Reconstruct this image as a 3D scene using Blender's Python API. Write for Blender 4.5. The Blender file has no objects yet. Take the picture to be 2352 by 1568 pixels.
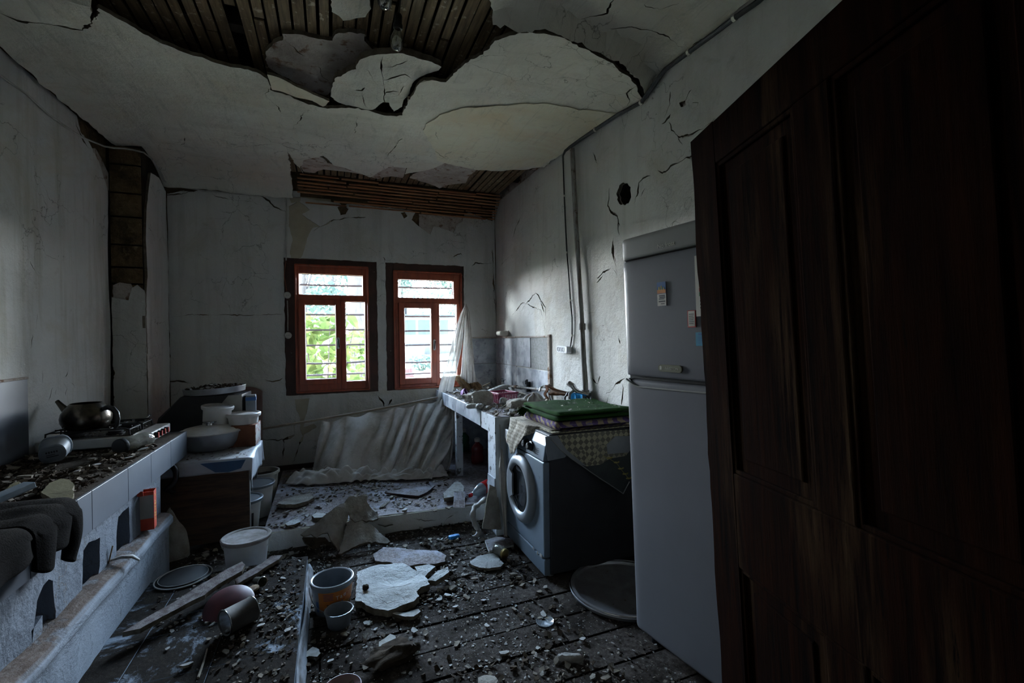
import bpy, bmesh, math, random
import numpy as np
from math import sin, cos, pi, radians, atan2, sqrt
from mathutils import Vector, Matrix, Euler, noise
from mathutils.geometry import delaunay_2d_cdt

scene = bpy.context.scene
# ------------------------------------------------------------------ camera
FPX = 1050.0                         # focal length in pixels of the 2352 px wide frame
EYE = Vector((0.0, 0.0, 1.447))
_th, _ph, _ro = math.atan(416 / FPX), radians(-0.4), radians(0.7)
_F = Vector((sin(_th) * cos(_ph), cos(_th) * cos(_ph), sin(_ph)))
_R0 = Vector((cos(_th), -sin(_th), 0))
_U0 = _R0.cross(_F)
_R = _R0 * cos(_ro) - _U0 * sin(_ro)
_U = _U0 * cos(_ro) + _R0 * sin(_ro)
cam_data = bpy.data.cameras.new('camera')
cam_data.sensor_width = 36.0
cam_data.sensor_fit = 'HORIZONTAL'
cam_data.lens = FPX / 2352 * 36.0
cam_data.clip_start = 0.02
cam_data.clip_end = 500
cam = bpy.data.objects.new('camera', cam_data)
scene.collection.objects.link(cam)
cam.matrix_world = Matrix(((_R.x, _U.x, -_F.x, EYE.x), (_R.y, _U.y, -_F.y, EYE.y), (_R.z, _U.z, -_F.z, EYE.z), (0, 0, 0, 1)))
scene.camera = cam

# ------------------------------------------------------------------ exposure
scene.view_settings.view_transform = 'Standard'
scene.view_settings.look = 'None'
scene.view_settings.exposure = 1.85
scene.view_settings.gamma = 1.0
scene.view_settings.use_curve_mapping = False
scene.cycles.max_bounces = 7
scene.cycles.diffuse_bounces = 5
scene.cycles.glossy_bounces = 3
scene.cycles.transparent_max_bounces = 10
scene.cycles.sample_clamp_indirect = 3.0
scene.cycles.use_denoising = True
scene.cycles.caustics_reflective = False
scene.cycles.caustics_refractive = False

# ------------------------------------------------------------------ sky
world = bpy.data.worlds.new('daylight')
scene.world = world
world.use_nodes = True
_n, _l = world.node_tree.nodes, world.node_tree.links
_n.clear()
_out = _n.new('ShaderNodeOutputWorld')
_bg = _n.new('ShaderNodeBackground')
_tc = _n.new('ShaderNodeTexCoord')
_sx = _n.new('ShaderNodeSeparateXYZ')
_rp = _n.new('ShaderNodeValToRGB')
_l.new(_tc.outputs['Generated'], _sx.inputs[0])
_l.new(_sx.outputs['Z'], _rp.inputs['Fac'])
_rp.color_ramp.elements[0].position = 0.0
_rp.color_ramp.elements[0].color = (0.97, 0.97, 1.0, 1)
_rp.color_ramp.elements[1].position = 0.55
_rp.color_ramp.elements[1].color = (0.46, 0.68, 1.0, 1)
_l.new(_rp.outputs[0], _bg.inputs['Color'])
_mr = _n.new('ShaderNodeMapRange')             # the bright half of the hazy sky lies ahead, beyond the windows
_mr.interpolation_type = 'SMOOTHSTEP'
_l.new(_sx.outputs['Y'], _mr.inputs[0])
for _k, _v in ((1, -0.25), (2, 0.95), (3, 3.0), (4, 62.0)):
    _mr.inputs[_k].default_value = _v
_l.new(_mr.outputs[0], _bg.inputs['Strength'])
_l.new(_bg.outputs[0], _out.inputs[0])

# ------------------------------------------------------------------ hazy sun
_sd = bpy.data.lights.new('hazy_sun', 'SUN')
_sd.energy = 26.0
_sd.angle = radians(16)
_sd.color = (0.90, 0.94, 1.0)
sun = bpy.data.objects.new('hazy_sun', _sd)
scene.collection.objects.link(sun)
_sdir = Vector((0.74, -0.62, -0.27)).normalized()      # the way the light travels: in from the left, across the room
sun.rotation_euler = _sdir.to_track_quat('-Z', 'Y').to_euler()

# sky portals: they emit nothing, they only tell the sampler where the window openings are
for _x0, _x1 in ((-0.435, 0.478), (0.57, 1.46)):
    _pd = bpy.data.lights.new('window_portal', 'AREA')
    _pd.shape = 'RECTANGLE'
    _pd.size, _pd.size_y = _x1 - _x0, 1.46
    _pd.cycles.is_portal = True
    _po = bpy.data.objects.new('window_portal', _pd)
    scene.collection.objects.link(_po)
    _po.location = ((_x0 + _x1) / 2, 5.47, 1.59)
    _po.rotation_euler = (radians(-90), 0, 0)
# ================================================================== pixel rays (used to survey the room)
def ray(u, v):
    return _F + _R * ((u - 1176) / FPX) + _U * ((784 - v) / FPX)
def onX(u, v, X):
    d = ray(u, v); return EYE + d * ((X - EYE.x) / d.x)
def onY(u, v, Y):
    d = ray(u, v); return EYE + d * ((Y - EYE.y) / d.y)
def onZ(u, v, Z):
    d = ray(u, v); return EYE + d * ((Z - EYE.z) / d.z)
def px_size(px, p):
    """metres covered by px pixels at the depth of point p"""
    return px / FPX * (Vector(p) - EYE).dot(_F)

# ================================================================== objects
def link(o, parent=None):
    scene.collection.objects.link(o)
    if parent is not None:
        o.parent = parent
    return o
def tag(o, label=None, cat=None, group=None, kind=None):
    if label: o['label'] = label
    if cat: o['category'] = cat
    if group: o['group'] = group
    if kind: o['kind'] = kind
    return o
def thing(name, label, cat, loc=(0, 0, 0), rot=(0, 0, 0), group=None):
    o = link(bpy.data.objects.new(name, None))
    o.empty_display_size = 0.05
    o.location = loc
    o.rotation_euler = rot
    return tag(o, label, cat, group)
def copy_tree(o, parent=None):
    c = o.copy(); link(c)
    if parent is not None: c.parent = parent
    for ch in list(o.children): copy_tree(ch, c)
    return c

def T(x=0, y=0, z=0, rx=0, ry=0, rz=0, s=1.0):
    return Matrix.Translation((x, y, z)) @ Euler((rx, ry, rz)).to_matrix().to_4x4() @ Matrix.Scale(s, 4)
def axis_mat(a, b, up=(0, 0, 1)):
    """matrix whose Z axis runs from a to b, origin at a"""
    z = (Vector(b) - Vector(a)).normalized()
    upv = Vector(up)
    if abs(z.dot(upv)) > 0.98: upv = Vector((0, 1, 0))
    x = upv.cross(z).normalized(); y = z.cross(x)
    m = Matrix((x, y, z)).transposed().to_4x4()
    m.translation = Vector(a)
    return m

class MB:
    """collects shapes; build() links them as ONE mesh object"""
    def __init__(s): s.v, s.f, s.m = [], [], []
    def add(s, verts, faces, mi=0, M=None):
        o = len(s.v)
        if M is not None: verts = [M @ Vector(p) for p in verts]
        s.v.extend(tuple(p) for p in verts)
        for k, fc in enumerate(faces):
            s.f.append(tuple(i + o for i in fc)); s.m.append(mi[k] if isinstance(mi, (list, tuple)) else mi)
        return s
    def box(s, c, d, M=None, mi=0, rz=0):
        x, y, z = d[0] / 2, d[1] / 2, d[2] / 2
        vs = [(-x, -y, -z), (x, -y, -z), (x, y, -z), (-x, y, -z), (-x, -y, z), (x, -y, z), (x, y, z), (-x, y, z)]
        L = T(*c, rz=rz)
        return s.add(vs, [(3, 2, 1, 0), (4, 5, 6, 7), (0, 1, 5, 4), (1, 2, 6, 5), (2, 3, 7, 6), (3, 0, 4, 7)], mi, (M @ L) if M is not None else L)
    def box2(s, a, b, mi=0):
        return s.box([(a[i] + b[i]) / 2 for i in range(3)], [abs(b[i] - a[i]) for i in range(3)], mi=mi)
    def rbox(s, c, d, r, M=None, mi=0, n=4, axis='z'):
        """box with four rounded edges along an axis"""
        perm = {'z': (0, 1, 2), 'y': (0, 2, 1), 'x': (1, 2, 0)}[axis]
        hx, hy, hz = d[perm[0]] / 2, d[perm[1]] / 2, d[perm[2]] / 2
        poly = []
        for cx, cy, a0 in ((hx - r, hy - r, 0), (-hx + r, hy - r, pi / 2), (-hx + r, -hy + r, pi), (hx - r, -hy + r, 1.5 * pi)):
            for k in range(n + 1):
                a = a0 + pi / 2 * k / n
                poly.append((cx + r * cos(a), cy + r * sin(a)))
        N = len(poly); vs = []
        for z in (-hz, hz):
            for (x, y) in poly:
                q = [0, 0, 0]; q[perm[0]], q[perm[1]], q[perm[2]] = x, y, z
                vs.append(Vector(q) + Vector(c))
        fs = [tuple(range(N - 1, -1, -1)), tuple(range(N, 2 * N))] + [(k, (k + 1) % N, N + (k + 1) % N, N + k) for k in range(N)]
        if axis == 'y': fs = [tuple(reversed(x)) for x in fs]
        return s.add(vs, fs, mi, M)
    def tube(s, pts, r, n=10, mi=0, caps=True, M=None, flat=1.0):
        pts = [Vector(p) for p in pts]; N = len(pts); vs, fs = [], []
        prev = None
        for k, p in enumerate(pts):
            t = (pts[min(k + 1, N - 1)] - pts[max(k - 1, 0)])
            t = t.normalized() if t.length > 1e-9 else Vector((0, 0, 1))
            if prev is None:
                a = Vector((0, 0, 1)) if abs(t.z) < 0.9 else Vector((1, 0, 0))
                x = a.cross(t).normalized()
            else:
                x = (prev - t * prev.dot(t))
                x = x.normalized() if x.length > 1e-6 else Vector((1, 0, 0))
            prev = x; y = t.cross(x)
            rr = r[k] if isinstance(r, (list, tuple)) else r
            for j in range(n):
                a = 2 * pi * j / n
                vs.append(p + x * (rr * cos(a)) + y * (rr * flat * sin(a)))
        for k in range(N - 1):
            for j in range(n):
                fs.append((k * n + j, k * n + (j + 1) % n, (k + 1) * n + (j + 1) % n, (k + 1) * n + j))
        if caps: fs += [tuple(range(n - 1, -1, -1)), tuple((N - 1) * n + j for j in range(n))]
        return s.add(vs, fs, mi, M)
    def lathe(s, prof, n=32, M=None, mi=0, sx=1.0, sy=1.0, a0=0, a1=2 * pi):
        vs, fs = [], []; full = abs(a1 - a0 - 2 * pi) < 1e-6
        cols = n if full else n + 1
        for (r, z) in prof:
            for j in range(cols):
                a = a0 + (a1 - a0) * j / n
                vs.append((max(r, 1e-5) * cos(a) * sx, max(r, 1e-5) * sin(a) * sy, z))
        for k in range(len(prof) - 1):
            for j in range(n):
                j2 = (j + 1) % cols
                fs.append((k * cols + j, k * cols + j2, (k + 1) * cols + j2, (k + 1) * cols + j))
        return s.add(vs, fs, mi, M)
    def prism(s, poly, z0, z1, M=None, mi=0):
        N = len(poly)
        vs = [(x, y, z0) for x, y in poly] + [(x, y, z1) for x, y in poly]
        fs = [tuple(range(N - 1, -1, -1)), tuple(range(N, 2 * N))] + [(k, (k + 1) % N, N + (k + 1) % N, N + k) for k in range(N)]
        return s.add(vs, fs, mi, M)
    def grid(s, fn, nu, nv, mi=0, M=None, closed_u=False):
        vs = [fn(i / (nu if closed_u else nu), j / nv) for j in range(nv + 1) for i in range(nu if closed_u else nu + 1)]
        w = nu if closed_u else nu + 1
        fs = [(j * w + i, j * w + (i + 1) % w, (j + 1) * w + (i + 1) % w, (j + 1) * w + i) for j in range(nv) for i in range(nu)]
        return s.add(vs, fs, mi, M)
    def build(s, name, mats, parent=None, smooth=40, bevel=0, bseg=2, solid=0, offset=0, sub=0):
        me = bpy.data.meshes.new(name)
        me.from_pydata(s.v, [], s.f)
        if not isinstance(mats, (list, tuple)): mats = [mats]
        for m in mats: me.materials.append(m)
        if len(mats) > 1: me.polygons.foreach_set('material_index', s.m)
        me.update()
        if smooth:
            me.polygons.foreach_set('use_smooth', [True] * len(me.polygons))
            if smooth < 180 and not sub: me.set_sharp_from_angle(angle=radians(smooth))
        o = link(bpy.data.objects.new(name, me), parent)
        if solid:
            md = o.modifiers.new('thickness', 'SOLIDIFY'); md.thickness = solid; md.offset = offset
        if bevel:
            md = o.modifiers.new('bevel', 'BEVEL'); md.width = bevel; md.segments = bseg; md.limit_method = 'ANGLE'; md.angle_limit = radians(40)
        if sub:
            md = o.modifiers.new('subdivision', 'SUBSURF'); md.levels = sub; md.render_levels = sub
        return o

def mesh_thing(mb, name, mats, label, cat, group=None, kind=None, **kw):
    return tag(mb.build(name, mats, **kw), label, cat, group, kind)

def text_part(body, name, mat, parent, M, size, extrude=0.0004, align='CENTER'):
    cu = bpy.data.curves.new(name, 'FONT')
    cu.body = body; cu.size = size; cu.extrude = extrude; cu.align_x = align; cu.align_y = 'CENTER'
    cu.materials.append(mat)
    tmp = bpy.data.objects.new(name + '_outline', cu)
    scene.collection.objects.link(tmp)
    me = bpy.data.meshes.new_from_object(tmp.evaluated_get(bpy.context.evaluated_depsgraph_get()))
    bpy.data.objects.remove(tmp)
    o = link(bpy.data.objects.new(name, me), parent)
    o.matrix_local = M
    return o

# ================================================================== broken sheets of plaster
def refine(poly, step, amp, seed=0, closed=True):
    """a traced outline with the fine raggedness of a broken edge"""
    out = []; n = len(poly); rnd = random.Random(seed)
    for k in range(n if closed else n - 1):
        a, b = Vector(poly[k]), Vector(poly[(k + 1) % n])
        d = b - a; L = d.length; m = max(1, int(L / step))
        nrm = Vector((-d.y, d.x)) / max(L, 1e-9)
        for j in range(m):
            p = a + d * (j / m)
            if amp and not (j == 0 and not closed and k == 0):
                q = noise.noise(Vector((p.x * 9 + seed * 3.1, p.y * 9, seed))) * 1.2 + noise.noise(Vector((p.x * 31, p.y * 31, seed + 7))) * 0.7
                p = p + nrm * (q * amp) + Vector((rnd.uniform(-1, 1), rnd.uniform(-1, 1))) * amp * 0.25
            out.append((p.x, p.y))
    if not closed: out.append(tuple(poly[-1]))
    return out
def crack_poly(pts, w, seed=0, step=0.014, jit=0.011):
    """a thin tapering opening along a traced line"""
    line = refine(pts, step, jit, seed, closed=False)
    n = len(line); L, Rr = [], []
    for k, p in enumerate(line):
        a, b = line[max(k - 1, 0)], line[min(k + 1, n - 1)]
        d = Vector((b[0] - a[0], b[1] - a[1])); d = d.normalized() if d.length > 0 else Vector((1, 0))
        t = k / max(n - 1, 1)
        ww = w * (0.25 + 0.75 * min(1, 4 * t, 4 * (1 - t))) * max(.12, 0.45 + 1.5 * noise.noise(Vector((p[0] * 11, p[1] * 11, seed * 1.7))))
        ww *= 0.5
        if k in (0, n - 1): ww = 0.0004
        L.append((p[0] - d.y * ww, p[1] + d.x * ww)); Rr.append((p[0] + d.y * ww, p[1] - d.x * ww))
    return L + Rr[::-1]
def _inside(P, poly):
    x, y = P[:, 0], P[:, 1]
    q = np.array(poly); r = np.zeros(len(P), bool)
    bb = (x >= q[:, 0].min()) & (x <= q[:, 0].max()) & (y >= q[:, 1].min()) & (y <= q[:, 1].max())
    if not bb.any(): return r
    xs, ys = x[bb], y[bb]; c = np.zeros(len(xs), bool); j = len(q) - 1
    for i in range(len(q)):
        xi, yi, xj, yj = q[i, 0], q[i, 1], q[j, 0], q[j, 1]
        if yi != yj:
            c ^= ((yi > ys) != (yj > ys)) & (xs < (xj - xi) * (ys - yi) / (yj - yi) + xi)
        j = i
    r[bb] = c
    return r
def sheet(name, mats, outer, holes, place, back, spacing=0.08, parent=None, seed=1, keep=None):
    """one sheet with traced openings; place(s,t)->point on its face, back(s,t)->vector through its thickness.
    mats = [face, broken edge]"""
    pts, edges = [], []
    for loop in [outer] + list(holes):
        o = len(pts); pts.extend(Vector(p) for p in loop)
        edges.extend((o + k, o + (k + 1) % len(loop)) for k in range(len(loop)))
    A = np.array(outer); rnd = random.Random(seed)
    gx = np.arange(A[:, 0].min(), A[:, 0].max(), spacing); gy = np.arange(A[:, 1].min(), A[:, 1].max(), spacing)
    G = np.array([(x + rnd.uniform(-.3, .3) * spacing, y + rnd.uniform(-.3, .3) * spacing) for y in gy for x in gx])
    if len(G):
        ok = _inside(G, outer)
        for h in holes: ok &= ~_inside(G, h)
        pts.extend(Vector(p) for p in G[ok])
    V, E, Fc, *_ = delaunay_2d_cdt(pts, edges, [], 0, 1e-6)
    C = np.array([((V[f[0]].x + V[f[1]].x + V[f[2]].x) / 3, (V[f[0]].y + V[f[1]].y + V[f[2]].y) / 3) for f in Fc])
    ok = _inside(C, outer)
    for h in holes: ok &= ~_inside(C, h)
    tris = [f for f, k in zip(Fc, ok) if k]
    used = sorted({i for f in tris for i in f}); idx = {i: k for k, i in enumerate(used)}
    n = len(used); front = [place(V[i].x, V[i].y) for i in used]; rear = [front[k] + back(V[i].x, V[i].y) for k, i in enumerate(used)]
    fs, mi, cnt = [], [], {}
    a, b, c = (front[idx[tris[0][k]]] for k in range(3))
    flip = (b - a).cross(c - a).dot(rear[idx[tris[0][0]]] - a) > 0
    for f in tris:
        g = [idx[i] for i in f]
        if flip: g = g[::-1]
        fs.append(tuple(g)); mi.append(0)
        for k in range(3):
            e = (g[k], g[(k + 1) % 3]); cnt[e] = cnt.get(e, 0) + 1
    for f in list(fs):
        fs.append(tuple(i + n for i in reversed(f))); mi.append(1)
    for (p, q) in list(cnt):
        if (q, p) not in cnt:
            fs.append((q, p, p + n, q + n)); mi.append(1)
    mb = MB(); mb.v = [tuple(p) for p in front + rear]; mb.f = fs; mb.m = mi
    return mb.build(name, mats, parent, smooth=35)

def slab_piece(mb, r, th, seed, M, n=9, curl=0.0, elong=1.0, mi=(0, 1)):
    """one irregular broken piece: ragged outline, uneven top, real thickness"""
    rnd = random.Random(seed); top, bot = [], []
    rings = (1.0, 0.55)
    for k, q in enumerate(rings):
        for j in range(n):
            a = 2 * pi * j / n + rnd.uniform(-.15, .15)
            rr = r * q * rnd.uniform(0.55, 1.3)
            x, y = rr * cos(a) * elong, rr * sin(a) / elong
            z = curl * (x * x + 0.3 * y * y) / max(r, 1e-6) + rnd.uniform(-.12, .12) * th
            top.append((x, y, z + th)); bot.append((x * 0.93, y * 0.93, z * 0.8))
    top.append((0, 0, th * 1.05)); bot.append((0, 0, 0))
    N = len(top); fs, mm = [], []
    for j in range(n):
        j2 = (j + 1) % n
        fs += [(j, j2, n + j2, n + j), (n + j, n + j2, 2 * n)]; mm += [mi[0]] * 2
        fs += [(N + j2, N + j, N + n + j, N + n + j2), (N + n + j2, N + n + j, N + 2 * n)]; mm += [mi[1]] * 2
        fs += [(j2, j, N + j, N + j2)]; mm += [mi[1]]
    return mb.add(top + bot, fs, mm, M)
# ================================================================== materials (all node based)
def _c(c): return (c[0], c[1], c[2], 1.0)
class NT:
    def __init__(s, name):
        s.mat = bpy.data.materials.new(name); s.mat.use_nodes = True
        s.n, s.l = s.mat.node_tree.nodes, s.mat.node_tree.links
        s.n.clear()
        s.out = s.n.new('ShaderNodeOutputMaterial')
        s.b = s.n.new('ShaderNodeBsdfPrincipled')
        s.l.new(s.b.outputs[0], s.out.inputs[0])
        s.tc = s.n.new('ShaderNodeTexCoord')
    def coords(s, stretch=(1, 1, 1), rot=(0, 0, 0), src='Object'):
        m = s.n.new('ShaderNodeMapping'); m.inputs['Scale'].default_value = stretch; m.inputs['Rotation'].default_value = rot
        s.l.new(s.tc.outputs[src], m.inputs[0]); return m.outputs[0]
    def noise(s, vec, scale, detail=5, rough=.6, dist=0.0):
        t = s.n.new('ShaderNodeTexNoise'); t.inputs['Scale'].default_value = scale; t.inputs['Detail'].default_value = detail
        t.inputs['Roughness'].default_value = rough; t.inputs['Distortion'].default_value = dist
        s.l.new(vec, t.inputs['Vector']); return t.outputs[0]
    def ramp(s, fac, lo, hi, a=0.0, b=1.0):
        t = s.n.new('ShaderNodeMapRange'); t.inputs[1].default_value = lo; t.inputs[2].default_value = hi
        t.inputs[3].default_value = a; t.inputs[4].default_value = b; t.clamp = True
        s.l.new(fac, t.inputs[0]); return t.outputs[0]
    def mix(s, fac, a, b):
        t = s.n.new('ShaderNodeMix'); t.data_type = 'RGBA'
        if isinstance(fac, (int, float)): t.inputs[0].default_value = fac
        else: s.l.new(fac, t.inputs[0])
        for k, q in ((6, a), (7, b)):
            if isinstance(q, (tuple, list)): t.inputs[k].default_value = _c(q)
            else: s.l.new(q, t.inputs[k])
        return t.outputs[2]
    def math(s, op, a, b=None):
        t = s.n.new('ShaderNodeMath'); t.operation = op
        for k, q in enumerate((a, b)):
            if q is None: continue
            if isinstance(q, (int, float)): t.inputs[k].default_value = q
            else: s.l.new(q, t.inputs[k])
        return t.outputs[0]
    def sep(s, vec):
        t = s.n.new('ShaderNodeSeparateXYZ'); s.l.new(vec, t.inputs[0]); return t.outputs
    def normal_z(s):
        g = s.n.new('ShaderNodeNewGeometry'); return s.sep(g.outputs['Normal'])[2]
    def bump(s, h, strength=.4, dist=.01):
        t = s.n.new('ShaderNodeBump'); t.inputs['Strength'].default_value = strength; t.inputs['Distance'].default_value = dist
        s.l.new(h, t.inputs['Height']); s.l.new(t.outputs[0], s.b.inputs['Normal'])
    def color(s, c):
        if isinstance(c, (tuple, list)): s.b.inputs['Base Color'].default_value = _c(c)
        else: s.l.new(c, s.b.inputs['Base Color'])
    def set(s, rough=.7, metal=0, spec=.5):
        s.b.inputs['Roughness'].default_value = rough; s.b.inputs['Metallic'].default_value = metal
        s.b.inputs['Specular IOR Level'].default_value = spec
        return s.mat

DUST = (0.20, 0.175, 0.15)
def M(name, col, col2=None, rough=.7, metal=0, scale=8, lo=.4, hi=.65, stretch=(1, 1, 1), spots=None, sscale=30, slo=.6, shi=.7,
      dust=0.0, bump=0.0, bscale=60, bdist=.004, spec=.4):
    t = NT(name); v = t.coords(stretch); v0 = t.coords()
    c = col
    if col2 is not None: c = t.mix(t.ramp(t.noise(v, scale), lo, hi), col, col2)
    if spots is not None: c = t.mix(t.ramp(t.noise(v0, sscale, 4), slo, shi), c, spots)
    if dust:
        f = t.math('MULTIPLY', t.ramp(t.normal_z(), .45, .9), t.ramp(t.noise(v0, 14, 6, .7), .35, .62, dust * .35, dust))
        c = t.mix(f, c, DUST)
    t.color(c)
    if bump: t.bump(t.noise(v, bscale, 6, .65), bump, bdist)
    return t.set(rough, metal, spec if rough < .86 else min(spec, .06))

def plaster(name, base, stain, streak, vertical=True, rough=.9, coarse=.35, blot=(0.30, 0.27, 0.22), rust=None):
    t = NT(name); v = t.coords()
    c = t.mix(t.ramp(t.noise(v, 1.3, 6, .6), .42, .68), base, stain)
    vs = t.coords((5.5, 5.5, .55) if vertical else (1.2, 5.0, 3.0), (0, 0, 0) if vertical else (0, 0, .5))
    c = t.mix(t.ramp(t.noise(vs, 1.6, 6, .65), .50, .78, 0, .75), c, streak)
    if rust: c = t.mix(t.ramp(t.noise(v, 1.7, 7, .68, .8), .54, .74, 0, .8), c, rust)
    if not vertical:
        vq = t.coords((7, 1.3, 3), (0, 0, 1.0)); c = t.mix(t.ramp(t.noise(vq, 1.9, 9, .74, 1.2), .53, .66, 0, .55), c, [x * .58 for x in base])
    c = t.mix(t.ramp(t.noise(v, 3.7, 8, .72, .6), .60, .74, 0, .55), c, blot)
    c = t.mix(t.ramp(t.noise(v, 55, 5, .75), .62, .78, 0, .45), c, [x * .5 for x in base])
    vo = t.n.new('ShaderNodeTexVoronoi'); vo.feature = 'DISTANCE_TO_EDGE'; vo.inputs['Scale'].default_value = 3.1
    wv = t.n.new('ShaderNodeVectorMath'); wv.operation = 'ADD'; nz = t.n.new('ShaderNodeTexNoise'); nz.inputs['Scale'].default_value = 4; nz.inputs['Detail'].default_value = 6
    ns = t.n.new('ShaderNodeVectorMath'); ns.operation = 'SCALE'; ns.inputs['Scale'].default_value = .5
    t.l.new(v, nz.inputs[0]); t.l.new(nz.outputs[1], ns.inputs[0]); t.l.new(v, wv.inputs[0]); t.l.new(ns.outputs[0], wv.inputs[1]); t.l.new(wv.outputs[0], vo.inputs['Vector'])
    craze = t.math('MULTIPLY', t.ramp(vo.outputs['Distance'], .0, .012, 1, 0), t.ramp(t.noise(v, 1.1, 4), .52, .60))
    c = t.mix(t.math('MULTIPLY', craze, .75), c, (.10, .09, .075))
    t.color(c)
    h = t.math('ADD', t.math('MULTIPLY', t.noise(v, 5, 7, .62), 2.2), t.math('MULTIPLY', t.noise(v, 70, 4, .7), .35))
    t.bump(h, coarse, .02)
    return t.set(rough, 0, .08)

MT = {}
MT['wall'] = plaster('wall_plaster', (.54, .535, .505), (.45, .445, .42), (.36, .35, .315), coarse=.6, rust=(.42, .385, .31))
MT['wall_left'] = plaster('limewash_plaster', (.56, .56, .535), (.46, .46, .43), (.30, .28, .205), coarse=.5, rust=(.45, .42, .33))
MT['ceiling'] = plaster('ceiling_plaster', (.57, .555, .485), (.50, .475, .40), (.42, .40, .34), False, coarse=.6, rust=(.50, .43, .31))
MT['ceiling_yellow'] = plaster('patch_plaster', (.60, .575, .46), (.56, .51, .38), (.54, .43, .31), False, rust=(.56, .44, .29))
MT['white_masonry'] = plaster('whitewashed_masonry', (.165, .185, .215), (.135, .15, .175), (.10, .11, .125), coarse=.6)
MT['undercoat'] = M('undercoat_plaster', (.36, .31, .27), (.47, .42, .38), scale=9, spots=(.2, .13, .09), sscale=14, slo=.56, shi=.66, bump=.9, bscale=45, bdist=.02, rough=.95)
MT['broken_edge'] = M('broken_plaster_edge', (.16, .138, .105), (.085, .07, .05), scale=20, bump=.9, bscale=80, rough=.95)
MT['adobe'] = M('adobe_core', (.165, .115, .062), (.062, .044, .026), scale=6, spots=(.2, .15, .09), sscale=18, slo=.60, shi=.72, bump=1.0, bscale=24, bdist=.04, rough=1)
MT['beige_paint'] = M('old_beige_paint', (.40, .355, .265), (.33, .29, .21), scale=5, rough=.8, bump=.3)
MT['dark_void'] = M('boards_and_void', (.03, .024, .018), (.012, .010, .008), scale=5, rough=.95)  # dark roof boards, and near-black standing in for the unlit flue depth
MT['lath'] = M('lath_wood', (.165, .112, .056), (.055, .036, .018), scale=7, lo=.35, hi=.7, stretch=(9, .7, 9), spots=(.30, .24, .17), sscale=26, slo=.60, shi=.68, bump=.6, bscale=30, rough=.85)
MT['lath_cross'] = M('lath_wood_rotten', (.44, .20, .085), (.13, .06, .03), scale=7, lo=.35, hi=.7, stretch=(.7, 9, 9), spots=(.28, .21, .15), sscale=26, slo=.63, shi=.7, bump=.6, bscale=30, rough=.85)
MT['redwood'] = M('red_brown_window_paint', (.30, .060, .024), (.19, .036, .016), scale=5, stretch=(4, 4, .8), rough=.38, spots=(.05, .015, .01), sscale=18, slo=.66, shi=.75, bump=.12, spec=.5)
MT['dark_brown'] = M('dark_brown_paint', (.028, .010, .006), (.055, .018, .010), scale=7, rough=.55, spots=(.30, .28, .25), sscale=34, slo=.71, shi=.74, bump=.4)
MT['grey_tile'] = M('grey_glazed_tile', (.105, .12, .145), (.088, .10, .122), scale=3, rough=.4, spots=(.14, .14, .14), sscale=40, slo=.68, shi=.8)
MT['grout'] = M('tile_grout', (.06, .055, .05), (.10, .09, .08), scale=30, rough=.95)
MT['blue_tile'] = M('marbled_blue_tile', (.21, .23, .26), (.44, .465, .49), scale=6, lo=.38, hi=.62, rough=.3, spots=(.12, .13, .155), sscale=11, slo=.56, shi=.68)
MT['mortar'] = M('notched_mortar', (.30, .30, .29), (.20, .20, .19), scale=40, rough=1, bump=1, bscale=120)
MT['worn_white'] = M('flaking_white_paint', (.45, .47, .49), (.36, .38, .40), scale=5, spots=(.09, .085, .08), sscale=22, slo=.55, shi=.62, rough=.85, bump=.7, stretch=(1, 1, .6))
MT['counter_paint'] = M('grey_blue_counter_paint', (.52, .56, .58), (.44, .47, .49), scale=5, spots=(.15, .14, .12), sscale=12, slo=.64, shi=.72, rough=.75, bump=.3)
def floor_wood():
    t = NT('worn_floorboards'); v = t.coords((.8, 9, 9)); v0 = t.coords()
    c = t.mix(t.ramp(t.noise(v, 4, 7, .7), .35, .7), (.030, .023, .018), (.010, .0075, .006))
    d = t.math('MULTIPLY', t.ramp(t.noise(v0, 2.6, 7, .68, .5), .40, .58), t.ramp(t.normal_z(), .5, .9))
    c = t.mix(d, c, t.mix(t.ramp(t.noise(v0, 38, 5, .8), .4, .66), (.042, .034, .028), (.125, .106, .095)))
    t.color(c); t.bump(t.noise(v0, 32, 8, .75), .8, .012)
    return t.set(.95, 0, .04)
MT['floor'] = floor_wood()
def dirty(name, base, dirt, dirt2, lo, hi, scale=3.2):
    t = NT(name); v = t.coords()
    f = t.ramp(t.noise(v, scale, 9, .72, .4), lo, hi)
    up = t.ramp(t.normal_z(), .4, .8)
    c = t.mix(t.math('MULTIPLY', f, up), base, t.mix(t.ramp(t.noise(v, 42, 5, .8), .42, .66), dirt, dirt2))
    t.color(c); t.bump(t.math('ADD', t.math('MULTIPLY', f, 1.5), t.noise(v, 60, 5, .8)), .7, .008)
    return t.set(.92, 0, .05)
MT['platform'] = dirty('dusty_platform', (.36, .36, .40), (.135, .110, .103), (.30, .27, .262), .34, .50)
MT['platform_tile'] = dirty('tile_under_dirt', (.21, .24, .28), (.014, .0105, .008), (.030, .024, .019), .39, .455, 3.4)
MT['counter_dirt'] = dirty('dirt_covered_counter', (.12, .108, .092), (.034, .025, .018), (.085, .068, .052), .30, .42)
MT['chip'] = M('plaster_chip', (.34, .33, .31), (.24, .225, .20), scale=30, rough=.95, bump=.6, bscale=90)
MT['chip_edge'] = M('plaster_chip_core', (.22, .19, .155), (.13, .11, .085), scale=30, rough=1)
MT['clod'] = M('dried_mud_clod', (.062, .046, .033), (.030, .022, .016), scale=20, rough=1, bump=.8)
MT['grey_chunk'] = M('grey_mortar_lump', (.38, .355, .315), (.25, .225, .19), scale=10, spots=(.36, .335, .30), sscale=30, slo=.6, shi=.7, rough=1, bump=1, bscale=50, bdist=.02)
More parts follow.
